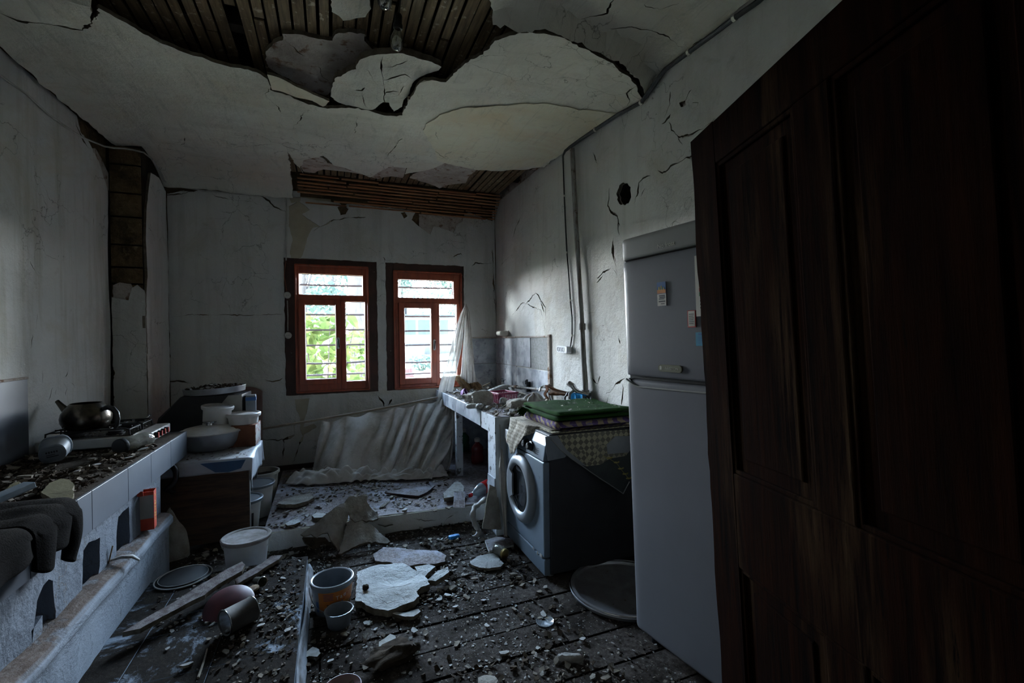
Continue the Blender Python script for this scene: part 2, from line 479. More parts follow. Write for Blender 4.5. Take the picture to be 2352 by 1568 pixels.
MT['pale_slab'] = plaster('pale_plaster_slab', (.37, .37, .355), (.29, .285, .27), (.24, .23, .21), False, coarse=1.3)
MT['olive_slab'] = M('olive_plaster_slab', (.14, .125, .075), (.10, .09, .055), scale=8, rough=1, bump=.7)
MT['steel'] = M('dull_aluminium', (.42, .43, .45), (.30, .31, .33), scale=9, rough=.36, metal=.7, dust=.5)
MT['bright_steel'] = M('stainless_steel', (.50, .50, .50), (.36, .36, .36), scale=6, rough=.2, metal=1)
MT['aluminium'] = M('grey_aluminium', (.36, .37, .39), (.27, .28, .30), scale=6, rough=.38, metal=.55)
MT['dusty_lid'] = M('dusty_pale_lid', (.60, .59, .56), (.46, .44, .41), scale=9, rough=.7, bump=.3)
MT['bucket_lid'] = M('dirty_bucket_lid', (.30, .275, .26), (.17, .145, .13), scale=12, rough=.9, bump=.5)
MT['satin'] = M('satin_grey_plastic', (.26, .275, .29), (.22, .235, .25), scale=5, rough=.42, metal=.4)
MT['sooty_steel'] = M('sooty_steel', (.12, .105, .085), (.025, .02, .016), scale=7, lo=.36, hi=.6, rough=.27, metal=.9)
MT['chrome'] = M('chrome', (.55, .57, .6), rough=.22, metal=1)
MT['rust_pipe'] = M('painted_pipe', (.30, .30, .29), (.14, .105, .08), scale=6, stretch=(8, 8, 1), rough=.7, spots=(.10, .07, .05), sscale=30, slo=.6, shi=.7)
MT['black_iron'] = M('black_iron', (.014, .014, .015), (.024, .022, .021), rough=.7, metal=.1, spec=.25)
MT['black'] = M('black_plastic', (.012, .012, .013), rough=.4)
MT['black_cable'] = M('black_cable_sheath', (.022, .024, .026), (.05, .05, .05), scale=20, rough=.6)
MT['white_cable'] = M('white_cable_sheath', (.42, .41, .38), (.30, .29, .26), scale=10, rough=.6)
MT['orange_wire'] = M('brown_orange_wire', (.20, .06, .025), rough=.6)
MT['white_enamel'] = M('white_enamel', (.46, .47, .47), (.36, .36, .35), scale=5, rough=.28, dust=.9)
MT['white_plastic'] = M('white_plastic', (.58, .58, .57), (.48, .47, .45), scale=5, rough=.45, dust=.85)
MT['cream_plastic'] = M('cream_plastic', (.55, .53, .46), (.45, .43, .37), scale=8, rough=.45)
MT['clear_grey'] = M('cloudy_plastic', (.17, .19, .21), (.11, .125, .14), scale=6, rough=.35, dust=.5)
MT['print_blue'] = M('blue_print', (.03, .10, .26), rough=.5)
MT['print_red'] = M('red_print', (.38, .03, .02), rough=.5)
MT['print_green'] = M('green_print', (.04, .20, .06), rough=.5)
MT['print_grey'] = M('grey_print', (.11, .12, .14), rough=.5)
MT['print_dark'] = M('dark_print', (.02, .02, .025), rough=.5)
MT['print_violet'] = M('violet_print', (.10, .05, .14), rough=.5)
MT['print_white'] = M('white_print', (.55, .56, .58), rough=.5)
MT['print_orange'] = M('orange_label', (.50, .17, .025), (.42, .12, .02), scale=9, rough=.45)
MT['print_yellow'] = M('yellow_print', (.50, .38, .06), rough=.5)
MT['red_carton'] = M('red_orange_carton', (.50, .055, .02), (.40, .04, .015), scale=8, rough=.55)
MT['paper_grey'] = M('greyish_paper', (.34, .33, .31), (.27, .26, .24), scale=8, rough=.8)
MT['brown_wood'] = M('old_brown_wood', (.085, .048, .028), (.03, .017, .011), scale=5, stretch=(.8, 5, 7), rough=.8, bump=.4, spots=(.13, .095, .07), sscale=20, slo=.66, shi=.76)
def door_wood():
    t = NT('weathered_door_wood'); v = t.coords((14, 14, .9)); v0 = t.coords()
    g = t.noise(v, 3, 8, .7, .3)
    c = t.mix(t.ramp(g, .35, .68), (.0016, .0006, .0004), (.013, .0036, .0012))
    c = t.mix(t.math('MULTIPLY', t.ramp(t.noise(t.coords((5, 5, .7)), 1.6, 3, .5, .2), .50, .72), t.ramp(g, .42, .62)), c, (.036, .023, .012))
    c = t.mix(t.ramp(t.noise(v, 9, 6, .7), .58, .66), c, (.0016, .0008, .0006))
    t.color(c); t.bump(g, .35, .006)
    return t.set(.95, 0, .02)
MT['door_wood'] = door_wood()
MT['grain_wood'] = M('splintered_wood', (.24, .15, .075), (.10, .058, .03), scale=6, stretch=(6, 6, 1), rough=.85, bump=.7, spots=(.34, .26, .16), sscale=26, slo=.62, shi=.7)
MT['rod_wood'] = M('grey_wood_rod', (.30, .25, .19), (.20, .16, .12), scale=9, stretch=(1, 8, 8), rough=.75)
MT['washer_grey'] = M('silver_grey_panel', (.165, .205, .245), (.145, .18, .22), scale=4, rough=.42, metal=.25, spots=(.10, .11, .12), sscale=14, slo=.66, shi=.78)
MT['washer_dark'] = M('dark_washer_side', (.022, .022, .025), (.03, .03, .032), rough=.6)
MT['dark_glass'] = M('dark_porthole_glass', (.008, .009, .010), rough=.08, spec=.6)
MT['fridge'] = M('grey_white_fridge_paint', (.150, .152, .165), (.136, .138, .15), scale=2.2, rough=.33, spots=(.13, .13, .14), sscale=5, slo=.62, shi=.8, spec=.45)
MT['fridge_trim'] = M('grey_fridge_trim', (.20, .20, .185), (.17, .17, .155), scale=4, rough=.45)
MT['gasket'] = M('dark_gasket', (.012, .012, .012), rough=.7)
MT['badge'] = M('olive_badge', (.12, .12, .07), rough=.4)
MT['green_felt'] = M('green_felt_blanket', (.014, .046, .009), (.008, .028, .005), scale=9, rough=1, spots=(.28, .26, .22), sscale=55, slo=.72, shi=.76, bump=.5, bscale=120, spec=.1)
def striped():
    t = NT('purple_and_tan_blanket'); v = t.coords((3, 9, 9), (.3, .2, .4))
    w = t.n.new('ShaderNodeTexWave'); w.inputs['Scale'].default_value = 1.5; w.inputs['Distortion'].default_value = 5; w.inputs['Detail'].default_value = 3
    t.l.new(v, w.inputs[0])
    c = t.mix(t.ramp(w.outputs['Fac'], .40, .50), (.085, .055, .13), (.27, .22, .13))
    c = t.mix(t.ramp(t.noise(v, 4, 3), .52, .58), c, (.14, .115, .19))
    t.color(c); t.bump(t.noise(t.coords(), 150, 3), .4, .003)
    return t.set(1, 0, .1)
MT['striped_blanket'] = striped()
def checker(name, a, b, scale, rot, dirt):
    t = NT(name); v = t.coords((1, 1, 1), rot)
    k = t.n.new('ShaderNodeTexChecker'); k.inputs['Scale'].default_value = scale
    k.inputs['Color1'].default_value = _c(a); k.inputs['Color2'].default_value = _c(b)
    t.l.new(v, k.inputs['Vector'])
    c = t.mix(t.ramp(t.noise(t.coords(), 5, 6, .7), .45, .7, 0, .7), k.outputs[0], dirt)
    t.color(c); t.bump(t.noise(t.coords(), 130, 3), .5, .003)
    return t.set(.95, 0, .15)
MT['diamond_cloth'] = checker('diamond_tablecloth', (.33, .30, .20), (.115, .11, .085), 36, (0, pi / 4, 0), (.17, .16, .13))
MT['crochet'] = checker('crochet_runner', (.40, .36, .29), (.20, .175, .14), 58, (pi / 4, 0, 0), (.22, .19, .15))
MT['grey_cloth'] = M('dark_grey_green_cloth', (.055, .062, .06), (.04, .045, .045), scale=6, rough=1, bump=.4, bscale=120)
MT['pale_cloth'] = M('pale_grey_cloth', (.22, .23, .24), (.17, .18, .19), scale=6, rough=.95, bump=.3, bscale=100)
MT['leaf_print'] = M('yellow_leaf_print', (.32, .27, .09), rough=.9)
MT['hem'] = M('grey_hem', (.20, .20, .19), rough=.95)
MT['brown_rag'] = M('brown_rag', (.12, .062, .038), (.06, .032, .021), scale=8, rough=1, bump=.5, bscale=80, dust=.5)
MT['dark_fleece'] = M('dark_fleece', (.0045, .0035, .003), (.0025, .002, .0016), scale=12, rough=1, bump=.9, bscale=160, bdist=.01, dust=.06, spec=.05)
MT['blue_towel'] = M('blue_cloth', (.012, .27, .62), (.02, .34, .70), scale=8, rough=.85, bump=.2)
MT['white_rag'] = M('dirty_white_rag', (.43, .42, .40), (.30, .28, .25), scale=8, rough=.95, bump=.5, bscale=60)
MT['magenta'] = M('magenta_plastic', (.20, .012, .055), (.15, .01, .045), scale=8, rough=.45, dust=.5)
MT['pink_plastic'] = M('pink_plastic', (.55, .36, .38), rough=.5)
MT['purple_cloth'] = M('purple_cloth', (.12, .03, .12), (.30, .22, .32), scale=14, rough=.9)
MT['red_plastic'] = M('red_plastic', (.50, .012, .012), rough=.35)
MT['blue_plastic'] = M('bright_blue_plastic', (.02, .20, .48), rough=.4)
MT['green_bottle'] = M('green_liquid_bottle', (.01, .10, .045), (.008, .06, .03), rough=.25)
MT['red_bottle'] = M('red_liquid_bottle', (.13, .010, .012), (.08, .008, .01), rough=.25)
MT['maroon'] = M('maroon_lid', (.075, .010, .014), (.045, .008, .010), scale=8, rough=.45)
MT['rusty_tin'] = M('rusty_tin', (.060, .052, .045), (.035, .03, .026), scale=12, rough=.75, dust=.4)
MT['edge_board'] = M('greyed_white_board', (.24, .25, .27), (.10, .095, .09), scale=7, stretch=(4, 1, 4), rough=.9, bump=.6)
MT['cardboard'] = M('brown_cardboard', (.17, .075, .045), (.12, .052, .032), scale=6, rough=.9)
MT['print_panel'] = M('printed_carton_side', (.36, .34, .31), (.24, .12, .10), scale=24, lo=.5, hi=.56, rough=.8)
MT['table_cover'] = M('white_oilcloth', (.40, .42, .45), (.33, .35, .38), scale=5, rough=.5, dust=.7, spots=(.03, .16, .25), sscale=5, slo=.66, shi=.70)
MT['blue_cloth_corner'] = M('deep_blue_oilcloth', (.02, .075, .16), (.015, .055, .12), rough=.5)
MT['brass'] = M('brass_lid', (.32, .23, .08), (.18, .12, .05), scale=9, rough=.4, metal=.8)
MT['bulb_glass'] = None

def glassy(name, tint, gloss=.12, rough=.02, tr=1.0, dif=None):
    t = NT(name); t.n.remove(t.b)
    tr_ = t.n.new('ShaderNodeBsdfTransparent'); tr_.inputs[0].default_value = _c([x * tr for x in tint])
    gl = t.n.new('ShaderNodeBsdfGlossy'); gl.inputs['Roughness'].default_value = rough
    lw = t.n.new('ShaderNodeLayerWeight'); lw.inputs[0].default_value = .35
    mx = t.n.new('ShaderNodeMixShader')
    t.l.new(t.ramp(lw.outputs['Fresnel'], 0, 1, gloss * .4, .9), mx.inputs[0]); t.l.new(tr_.outputs[0], mx.inputs[1]); t.l.new(gl.outputs[0], mx.inputs[2])
    last = mx.outputs[0]
    if dif is not None:
        d = t.n.new('ShaderNodeBsdfDiffuse'); d.inputs[0].default_value = _c(dif[0])
        m2 = t.n.new('ShaderNodeMixShader'); m2.inputs[0].default_value = dif[1]
        t.l.new(last, m2.inputs[1]); t.l.new(d.outputs[0], m2.inputs[2]); last = m2.outputs[0]
    t.l.new(last, t.out.inputs[0])
    return t.mat
MT['pane'] = glassy('window_glass', (.93, .96, .96), .10, .02)
MT['bulb_glass'] = glassy('bulb_glass', (.82, .84, .80), .5, .05)
MT['clear_plastic'] = glassy('clear_plastic', (.80, .86, .90), .4, .12, dif=((.45, .50, .54), .32))
MT['jar_glass'] = glassy('jar_glass', (.60, .60, .52), .4, .08, dif=((.17, .165, .14), .55))

def sheer():
    t = NT('sheer_curtain'); t.n.remove(t.b); v = t.coords()
    k = t.ramp(t.noise(v, 6, 6, .7), .42, .66)
    c = t.mix(k, (.54, .51, .47), (.38, .345, .295))
    d = t.n.new('ShaderNodeBsdfDiffuse'); tl = t.n.new('ShaderNodeBsdfTranslucent'); tr = t.n.new('ShaderNodeBsdfTransparent')
    t.l.new(c, d.inputs[0]); t.l.new(c, tl.inputs[0])
    bp = t.n.new('ShaderNodeBump'); bp.inputs['Strength'].default_value = .3; bp.inputs['Distance'].default_value = .004
    t.l.new(t.noise(t.coords(), 90, 4), bp.inputs['Height']); t.l.new(bp.outputs[0], d.inputs['Normal'])
    m1 = t.n.new('ShaderNodeMixShader'); m1.inputs[0].default_value = .10
    t.l.new(d.outputs[0], m1.inputs[1]); t.l.new(tl.outputs[0], m1.inputs[2])
    m2 = t.n.new('ShaderNodeMixShader'); m2.inputs[0].default_value = .04
    t.l.new(m1.outputs[0], m2.inputs[1]); t.l.new(tr.outputs[0], m2.inputs[2])
    t.l.new(m2.outputs[0], t.out.inputs[0])
    return t.mat
MT['sheer'] = sheer()
MT['fleck'] = M('woven_fleck', (.60, .58, .52), rough=.8)
MT['fleck_dark'] = M('woven_fleck_dark', (.10, .085, .07), rough=.8)
# outside
def leafy(name, a, b, tl=.45):
    t = NT(name); t.n.remove(t.b); v = t.coords()
    c = t.mix(t.ramp(t.noise(v, 3.5, 4), .4, .62), a, b)
    d = t.n.new('ShaderNodeBsdfDiffuse'); q = t.n.new('ShaderNodeBsdfTranslucent')
    t.l.new(c, d.inputs[0]); t.l.new(c, q.inputs[0])
    m = t.n.new('ShaderNodeMixShader'); m.inputs[0].default_value = tl
    t.l.new(d.outputs[0], m.inputs[1]); t.l.new(q.outputs[0], m.inputs[2]); t.l.new(m.outputs[0], t.out.inputs[0])
    return t.mat
MT['leaf'] = leafy('broad_leaf', (.040, .062, .018), (.085, .105, .034))
MT['leaf_far'] = leafy('hazy_foliage', (.05, .075, .06), (.085, .11, .095), .15)
MT['grass'] = leafy('dry_grass', (.10, .11, .05), (.14, .13, .09), .1)
MT['trunk'] = M('grey_bark', (.10, .09, .095), (.065, .058, .06), scale=10, rough=.9, bump=.6, stretch=(4, 4, 1))
MT['facade'] = M('pale_facade', (.14, .15, .155), (.12, .13, .135), scale=3, rough=.8)
MT['facade_teal'] = M('teal_shutter', (.05, .066, .07), (.045, .06, .064), scale=3, rough=.7)
MT['roof_grey'] = M('grey_sheet_roof', (.035, .038, .042), (.03, .032, .036), scale=4, rough=.7)
MT['tarp_red'] = M('faded_red_tarp', (.13, .03, .022), (.10, .024, .018), scale=4, rough=.8)
MT['bare_earth'] = M('bare_earth', (.86, .73, .54), (.76, .66, .45), scale=2, rough=1)
# ================================================================== the room
XL, XR, YB, ZC = -1.65, 1.86, 5.2, 3.06
def struct(o, label=None, cat=None):
    o['kind'] = 'structure'
    if label: o['label'] = label
    if cat: o['category'] = cat
    return o

# ------------------------------------------------------------------ ceiling
def lipline(px, z): return [tuple(onZ(u, v, z)[:2]) for u, v in px]
FAR_L = [(225, 20), (290, 55), (340, 86), (420, 120), (520, 150), (600, 170), (613, 180), (622, 206), (700, 232), (752, 246), (800, 244), (860, 256), (905, 264), (925, 262)]
FAR_R = [(936, 236), (958, 196), (985, 190), (1022, 188), (1050, 160), (1082, 142), (1110, 130), (1135, 96), (1190, 78), (1240, 75), (1290, 80), (1310, 95), (1370, 120), (1420, 140), (1462, 178), (1480, 206)]
lip = lipline(FAR_L + FAR_R, 2.97)
near = lipline([(1486, 196), (1466, 160), (1440, 138), (1420, 121), (1370, 90), (1310, 56), (1250, 34), (1180, 37), (1130, 46), (1126, 0), (1130, -70), (1100, -130), (500, -150), (190, -90), (205, -40), (212, 2), (222, 16)], 3.06)
H1 = lip + near
_lipA = np.array(lip)
def sag(x, y):
    a, b = _lipA[:-1], _lipA[1:]
    d = b - a; p = np.array((x, y))
    t = np.clip(((p - a) * d).sum(1) / np.maximum((d * d).sum(1), 1e-9), 0, 1)
    q = np.sqrt(((a + d * t[:, None] - p) ** 2).sum(1)).min()
    k = int(np.argmin(((a + d * t[:, None] - p) ** 2).sum(1)))
    if y < a[k, 1] + d[k, 1] * t[k] - 1e-4: return 0.09 * math.exp(-(q / 0.03) ** 2)      # the near side of the hole stays up
    return 0.09 * math.exp(-(q / 0.42) ** 1.3)
def zc(x, y):
    z = ZC - sag(x, y)
    if y > 4.72: z -= 0.17 * ((y - 4.72) / 0.48) ** 1.7
    z += 0.020 * noise.noise(Vector((x * 1.1, y * 1.1, 3.3))) + 0.006 * noise.noise(Vector((x * 4, y * 4, 9)))
    e = min(x - XL, XR - x)
    if e < 0.22: z -= 0.05 * (1 - e / 0.22) ** 2
    return z
def onC(u, v):
    z = ZC
    for _ in range(4):
        p = onZ(u, v, z); z = zc(p.x, p.y)
    return p
def CL(px): return [tuple(onC(u, v)[:2]) for u, v in px]
H2top = CL([(662, 436), (682, 420), (697, 408), (692, 385), (697, 368), (720, 362), (742, 358), (768, 380), (795, 386), (850, 407), (880, 390), (892, 383), (935, 386), (930, 400), (1000, 386), (1025, 372), (1052, 378), (1100, 391), (1150, 393), (1200, 390), (1246, 384)])
H2 = H2top + [(XR + .05, H2top[-1][1]), (XR + .05, 5.3), (H2top[0][0] - .02, 5.3)]
_ccr = [([(0, 30), (40, 47), (130, 59), (190, 69), (206, 48), (222, 26)], .030), ([(622, 204), (606, 214), (624, 232), (640, 246), (644, 258)], .008), ([(712, 230), (698, 258), (680, 284), (672, 296)], .009),
        ([(424, 312), (424, 330), (412, 332)], .010), ([(540, 338), (590, 334), (632, 330)], .006), ([(640, 328), (660, 338), (690, 346)], .008),
        ([(924, 318), (905, 340), (884, 366)], .008), ([(820, 268), (818, 290), (814, 306)], .006), ([(1000, 300), (1004, 316), (1018, 330)], .006),
        ([(1430, 250), (1446, 232), (1440, 214), (1466, 196)], .012), ([(1316, 326), (1312, 312), (1325, 306), (1346, 304)], .008),
        ([(1334, 44), (1390, 30), (1402, 6), (1420, -8)], .010), ([(1400, 66), (1450, 62), (1500, 72), (1540, 92), (1568, 110)], .009), ([(1480, 10), (1520, 22), (1560, 8)], .007),
        ([(1590, 110), (1640, 90), (1690, 52), (1716, 30)], .016), ([(1250, 386), (1280, 366), (1300, 352)], .012),
        ([(1000, 340), (1012, 350), (1022, 358)], .014), ([(1040, 290), (1060, 300), (1095, 305)], .005), ([(380, 300), (388, 316)], .006)]
outerC = refine([(XL + .046, .13), (XR - .01, .13), (XR - .01, YB - .024), (XL + .046, YB - .024)], .05, .011, 3)
ceil_holes = [refine(H1, .02, .014, 5), refine(H2, .02, .010, 8)] + [crack_poly(CL(p), w * 1.2, 40 + k) for k, (p, w) in enumerate(_ccr)]
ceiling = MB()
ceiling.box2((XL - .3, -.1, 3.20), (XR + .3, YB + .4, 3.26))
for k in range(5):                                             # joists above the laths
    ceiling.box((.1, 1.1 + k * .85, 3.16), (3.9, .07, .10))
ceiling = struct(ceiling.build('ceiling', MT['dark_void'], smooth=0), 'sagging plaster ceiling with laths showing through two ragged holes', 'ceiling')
sheet('ceiling_plaster', [MT['ceiling'], MT['broken_edge']], outerC, ceil_holes, lambda s, t: Vector((s, t, zc(s, t))), lambda s, t: Vector((0, 0, .020)), .07, ceiling, 11)
mb = MB(); rnd = random.Random(4)
x = XL + .03
while x < XR - .02:                                            # laths along the room
    w = rnd.uniform(.043, .053)
    for (y0, y1) in ((.3, (yj := rnd.uniform(1.75, 3.1))), (yj + rnd.uniform(.004, .02), 4.93)):
        if rnd.random() < .012: continue
        mb.box((x, (y0 + y1) / 2, 3.104 + rnd.uniform(-.004, .006)), (w, y1 - y0, .010), T(rz=0), rz=rnd.uniform(-.003, .003))
    x += .062
mb.build('lath', MT['lath'], ceiling, smooth=0)
mb = MB()
xl2 = H2top[0][0] + .02
for k in range(9):                                             # laths across the cove over the window wall
    q = (k + .3) / 9; yy, zz = 4.925 + .27 * q, 3.085 - .225 * q
    xa = xl2 + rnd.uniform(0, .08)
    while xa < XR - .03:
        xb = min(XR - .02, xa + rnd.uniform(.25, 1.2))
        if rnd.random() > .10: mb.box(((xa + xb) / 2, yy + rnd.uniform(-.006, .006), zz + rnd.uniform(-.010, .004)), (xb - xa, .028 + rnd.uniform(-.012, .008), .010), T(0, 0, 0), rz=rnd.uniform(-.006, .006))
        xa = xb + rnd.uniform(.0, .03)
cl = mb.build('cove_lath', MT['lath_cross'], ceiling, smooth=0)
cl['label'] = 'reddish rotten laths running across above the windows'
for k, (px, dz) in enumerate([([(690, 374), (700, 363), (722, 360), (742, 366), (752, 378), (790, 386), (850, 408), (880, 392), (892, 384), (935, 386), (930, 402), (925, 412), (900, 408), (868, 414), (800, 398), (742, 392), (722, 402), (700, 408), (692, 396)], .014),
                              ([(948, 404), (975, 392), (1000, 386), (1025, 371), (1052, 378), (1098, 391), (1078, 408), (1070, 424), (1030, 428), (1010, 440), (1000, 432), (980, 424), (940, 412)], .016),
                              ([(1216, 396), (1230, 390), (1240, 385), (1232, 394)], .016)]):
    sheet('undercoat_patch', [MT['undercoat'], MT['broken_edge']], refine(CL(px), .02, .008, 60 + k), [], lambda s, t: Vector((s, t, zc(s, t) + dz)), lambda s, t: Vector((0, 0, .02)), .05, ceiling, 20 + k)
def CZ(px, z): return [tuple(onZ(u, v, z)[:2]) for u, v in px]
# rough undercoat left hanging on the laths in the big hole
UC = CZ([(612, 142), (616, 118), (628, 104), (650, 98), (648, 84), (680, 86), (720, 96), (764, 100), (770, 82), (800, 78), (838, 84), (838, 98), (858, 118), (880, 124), (870, 150), (820, 160), (800, 172), (765, 190), (758, 214), (748, 222), (700, 206), (640, 176), (616, 160)], 3.06)
sheet('undercoat_patch', [MT['undercoat'], MT['broken_edge']], refine(UC, .02, .012, 71), [crack_poly(CZ([(652, 98), (674, 112), (684, 124), (700, 132)], 3.06), .012, 4), crack_poly(CZ([(730, 156), (740, 180), (756, 190)], 3.06), .03, 5)],
      lambda s, t: Vector((s, t, 3.070 + .018 * noise.noise(Vector((s * 5, t * 5, 1))))), lambda s, t: Vector((0, 0, .024)), .05, ceiling, 22)
UD = CZ([(918, 122), (940, 118), (972, 132), (968, 142), (945, 138), (925, 130)], 3.07)
sheet('undercoat_patch', [MT['undercoat'], MT['broken_edge']], refine(UD, .02, .008, 72), [], lambda s, t: Vector((s, t, 3.075)), lambda s, t: Vector((0, 0, .02)), .05, ceiling, 23)
# the cracked slab hanging in the hole
HS = CZ([(760, 216), (762, 190), (768, 172), (800, 160), (820, 156), (828, 134), (850, 125), (878, 122), (925, 122), (960, 136), (990, 146), (1012, 158), (1006, 166), (975, 172), (955, 184), (944, 192), (940, 214), (926, 226), (924, 240), (904, 250), (893, 228), (880, 226), (856, 240), (838, 240), (800, 236), (775, 228)], 3.0)
_hsc = [([(878, 128), (874, 150), (878, 170), (882, 196), (880, 214), (888, 232)], .012), ([(880, 180), (906, 174), (930, 170), (950, 180)], .009), ([(884, 206), (902, 204), (916, 208)], .010), ([(876, 152), (900, 150), (936, 142)], .007),
        ([(834, 198), (830, 206), (836, 222), (846, 238)], .008), ([(816, 200), (832, 200), (838, 194)], .007), ([(838, 156), (852, 170), (868, 190)], .006), ([(884, 216), (914, 214), (928, 196)], .008), ([(866, 240), (886, 254), (905, 256)], .007)]
def hsz(s, t):
    p = np.array((s, t)) - np.array(HS).mean(0)
    return 2.995 + .05 * max(0, p[0] - .05) ** 1.2 * 2.0 - .025 * math.exp(-((p[0] + .05) ** 2 + (p[1] - .25) ** 2) / .06) + .012 * noise.noise(Vector((s * 6, t * 6, 2)))
sheet('hanging_plaster', [MT['ceiling'], MT['broken_edge']], refine(HS, .02, .010, 73), [crack_poly(CZ(p, 3.0), w, 80 + k, .015, .008) for k, (p, w) in enumerate(_hsc)], lambda s, t: Vector((s, t, hsz(s, t))), lambda s, t: Vector((0, 0, .035)), .045, ceiling, 24)
# curled yellowish strip torn from the lip
TS = CZ([(613, 172), (640, 180), (690, 202), (735, 222), (756, 232), (742, 243), (700, 226), (660, 214), (624, 204), (620, 190)], 2.95)
sheet('torn_strip', [MT['ceiling_yellow'], MT['broken_edge']], refine(TS, .02, .006, 74), [], lambda s, t: Vector((s, t, 2.948 + .01 * noise.noise(Vector((s * 9, t * 9, 5))))), lambda s, t: Vector((0, 0, .016)), .05, ceiling, 25)
# old grey layer still stuck between the laths near the lamp
TP = CZ([(758, -8), (764, 30), (776, 42), (790, 54), (806, 50), (836, 42), (850, 24), (846, -8), (800, -30)], 3.07)
sheet('plaster_patch', [MT['ceiling'], MT['broken_edge']], refine(TP, .02, .010, 75), [], lambda s, t: Vector((s, t, 3.078)), lambda s, t: Vector((0, 0, .02)), .05, ceiling, 26)
# thicker yellow repair skim, a lobe with a hard edge
LB = CL([(1420, 262), (1395, 256), (1330, 250), (1260, 236), (1160, 240), (1060, 246), (1010, 262), (980, 282), (974, 300), (985, 322), (1000, 345), (1004, 366), (1030, 374), (1100, 388), (1180, 386), (1240, 380), (1300, 345), (1350, 310), (1400, 280)])
sheet('plaster_patch', [MT['ceiling_yellow'], MT['ceiling_yellow']], refine(LB, .03, .010, 76), [crack_poly(CL(p), w, 140 + k) for k, (p, w) in enumerate([([(996, 340), (1010, 352), (1024, 362)], .014), ([(1000, 300), (1006, 318)], .006)])], lambda s, t: Vector((s, t, zc(s, t) - .010 - .006 * noise.noise(Vector((s * 3, t * 3, 4))))), lambda s, t: Vector((0, 0, .006)), .07, ceiling, 27)

# ------------------------------------------------------------------ walls: an adobe core with a skin of plaster
def holed_box(name, mat, parent=None):
    return None
WIN = [dict(x0=-0.435, x1=0.478), dict(x0=0.570, x1=1.460)]
WZ0, WZ1 = 0.885, 2.300
mb = MB(); y0, y1 = YB + .022, YB + .29
for (a, b) in ((XL - .4, WIN[0]['x0']), (WIN[0]['x1'], WIN[1]['x0']), (WIN[1]['x1'], XR + .4)):
    mb.box2((a, y0, WZ0), (b, y1, WZ1))
mb.box2((XL - .4, y0, -.1), (XR + .4, y1, WZ0)); mb.box2((XL - .4, y0, WZ1), (XR + .4, y1, 3.3))
wall_back = struct(mb.build('wall_back', MT['adobe'], smooth=0), 'cracked whitewashed wall with the two windows', 'wall')
def BW(px): return [(p.x, p.z) for p in (onY(u, v, YB) for u, v in px)]
def rect(x0, z0, x1, z1): return [(x0, z0), (x1, z0), (x1, z1), (x0, z1)]
top_gap = BW([(690, 430), (690, 452), (720, 458), (745, 462), (780, 466), (788, 474), (797, 468), (835, 471), (900, 478), (940, 482), (955, 486), (946, 504), (962, 520), (988, 538), (996, 520), (1018, 524), (1042, 534), (1050, 516), (1062, 508), (1066, 492), (1078, 486), (1110, 500), (1131, 508), (1134, 400)])
_bcr = [([(379, 450), (376, 520), (374, 600), (380, 640), (378, 720), (380, 800), (376, 880), (377, 960)], .030), ([(383, 440), (430, 436), (478, 434), (560, 440), (655, 446)], .026), ([(381, 450), (440, 440), (462, 432)], .020),
        ([(594, 444), (618, 462), (650, 486), (658, 488)], .012), ([(462, 440), (520, 456), (600, 466)], .006), ([(380, 876), (410, 874), (440, 880)], .018), ([(600, 872), (625, 876), (650, 868)], .009),
        ([(868, 908), (878, 922), (886, 938)], .014), ([(900, 916), (892, 930)], .012), ([(676, 930), (680, 960), (676, 1000), (652, 1010), (650, 1060)], .012), ([(690, 960), (695, 1000), (684, 1030), (672, 1060)], .012),
        ([(600, 1006), (640, 1012), (676, 998)], .006), ([(1084, 612), (1092, 604), (1112, 606), (1130, 604)], .010), ([(1040, 590), (1058, 582), (1066, 590)], .008), ([(380, 730), (450, 722), (560, 724), (650, 722)], .006),
        ([(1131, 560), (1133, 640), (1138, 720)], .012), ([(880, 590), (884, 600)], .006), ([(720, 530), (760, 508), (800, 500), (840, 498)], .009), ([(480, 500), (500, 502), (520, 500)], .004)]
peel = [BW([(664, 474), (684, 462), (700, 470), (712, 482), (694, 492), (704, 500), (716, 508), (735, 520), (718, 524), (706, 545), (700, 570), (692, 592), (670, 600), (666, 580), (672, 550), (664, 520)]),
        BW([(676, 916), (712, 914), (706, 938), (700, 960), (698, 980), (690, 990), (688, 960), (680, 940)]),
        BW([(775, 476), (790, 470), (800, 480), (794, 492), (782, 494)]), BW([(690, 984), (722, 972), (728, 980), (705, 994), (694, 1000)]), BW([(665, 452), (692, 452), (690, 462), (668, 466)]),
        BW([(920, 488), (930, 486), (936, 496), (928, 502)]), BW([(378, 740), (386, 740), (390, 760), (388, 800), (392, 820), (382, 832), (379, 800)])]
wh = [rect(w['x0'], WZ0, w['x1'], WZ1) for w in WIN]
for k, r_ in enumerate(wh): wh[k] = refine(r_, .03, .006, 15 + k)
peel.append(BW([(382, 430), (430, 428), (480, 430), (560, 436), (640, 440), (654, 444), (640, 447), (560, 443), (480, 437), (430, 437), (383, 444)]))
back_holes = wh + [refine(top_gap, .02, .008, 31)] + [refine(p, .015, .006, 33 + k) for k, p in enumerate(peel)] + [crack_poly(BW(p), w * 1.5, 200 + k) for k, (p, w) in enumerate(_bcr)]
outB = refine([(-1.415, 0), (XR - .005, 0), (XR - .005, 2.99), (-1.415, 2.99)], .08, .003, 2)
def wob(seed, a=.006): return lambda s, t: a * noise.noise(Vector((s * 1.7, t * 1.7, seed))) + a * .4 * noise.noise(Vector((s * 7, t * 7, seed + 3)))
w1 = wob(1.1)
sheet('wall_plaster', [MT['wall'], MT['broken_edge']], outB, back_holes, lambda s, t: Vector((s, YB + w1(s, t), t)), lambda s, t: Vector((0, .021, 0)), .10, wall_back, 31)
mb = MB()
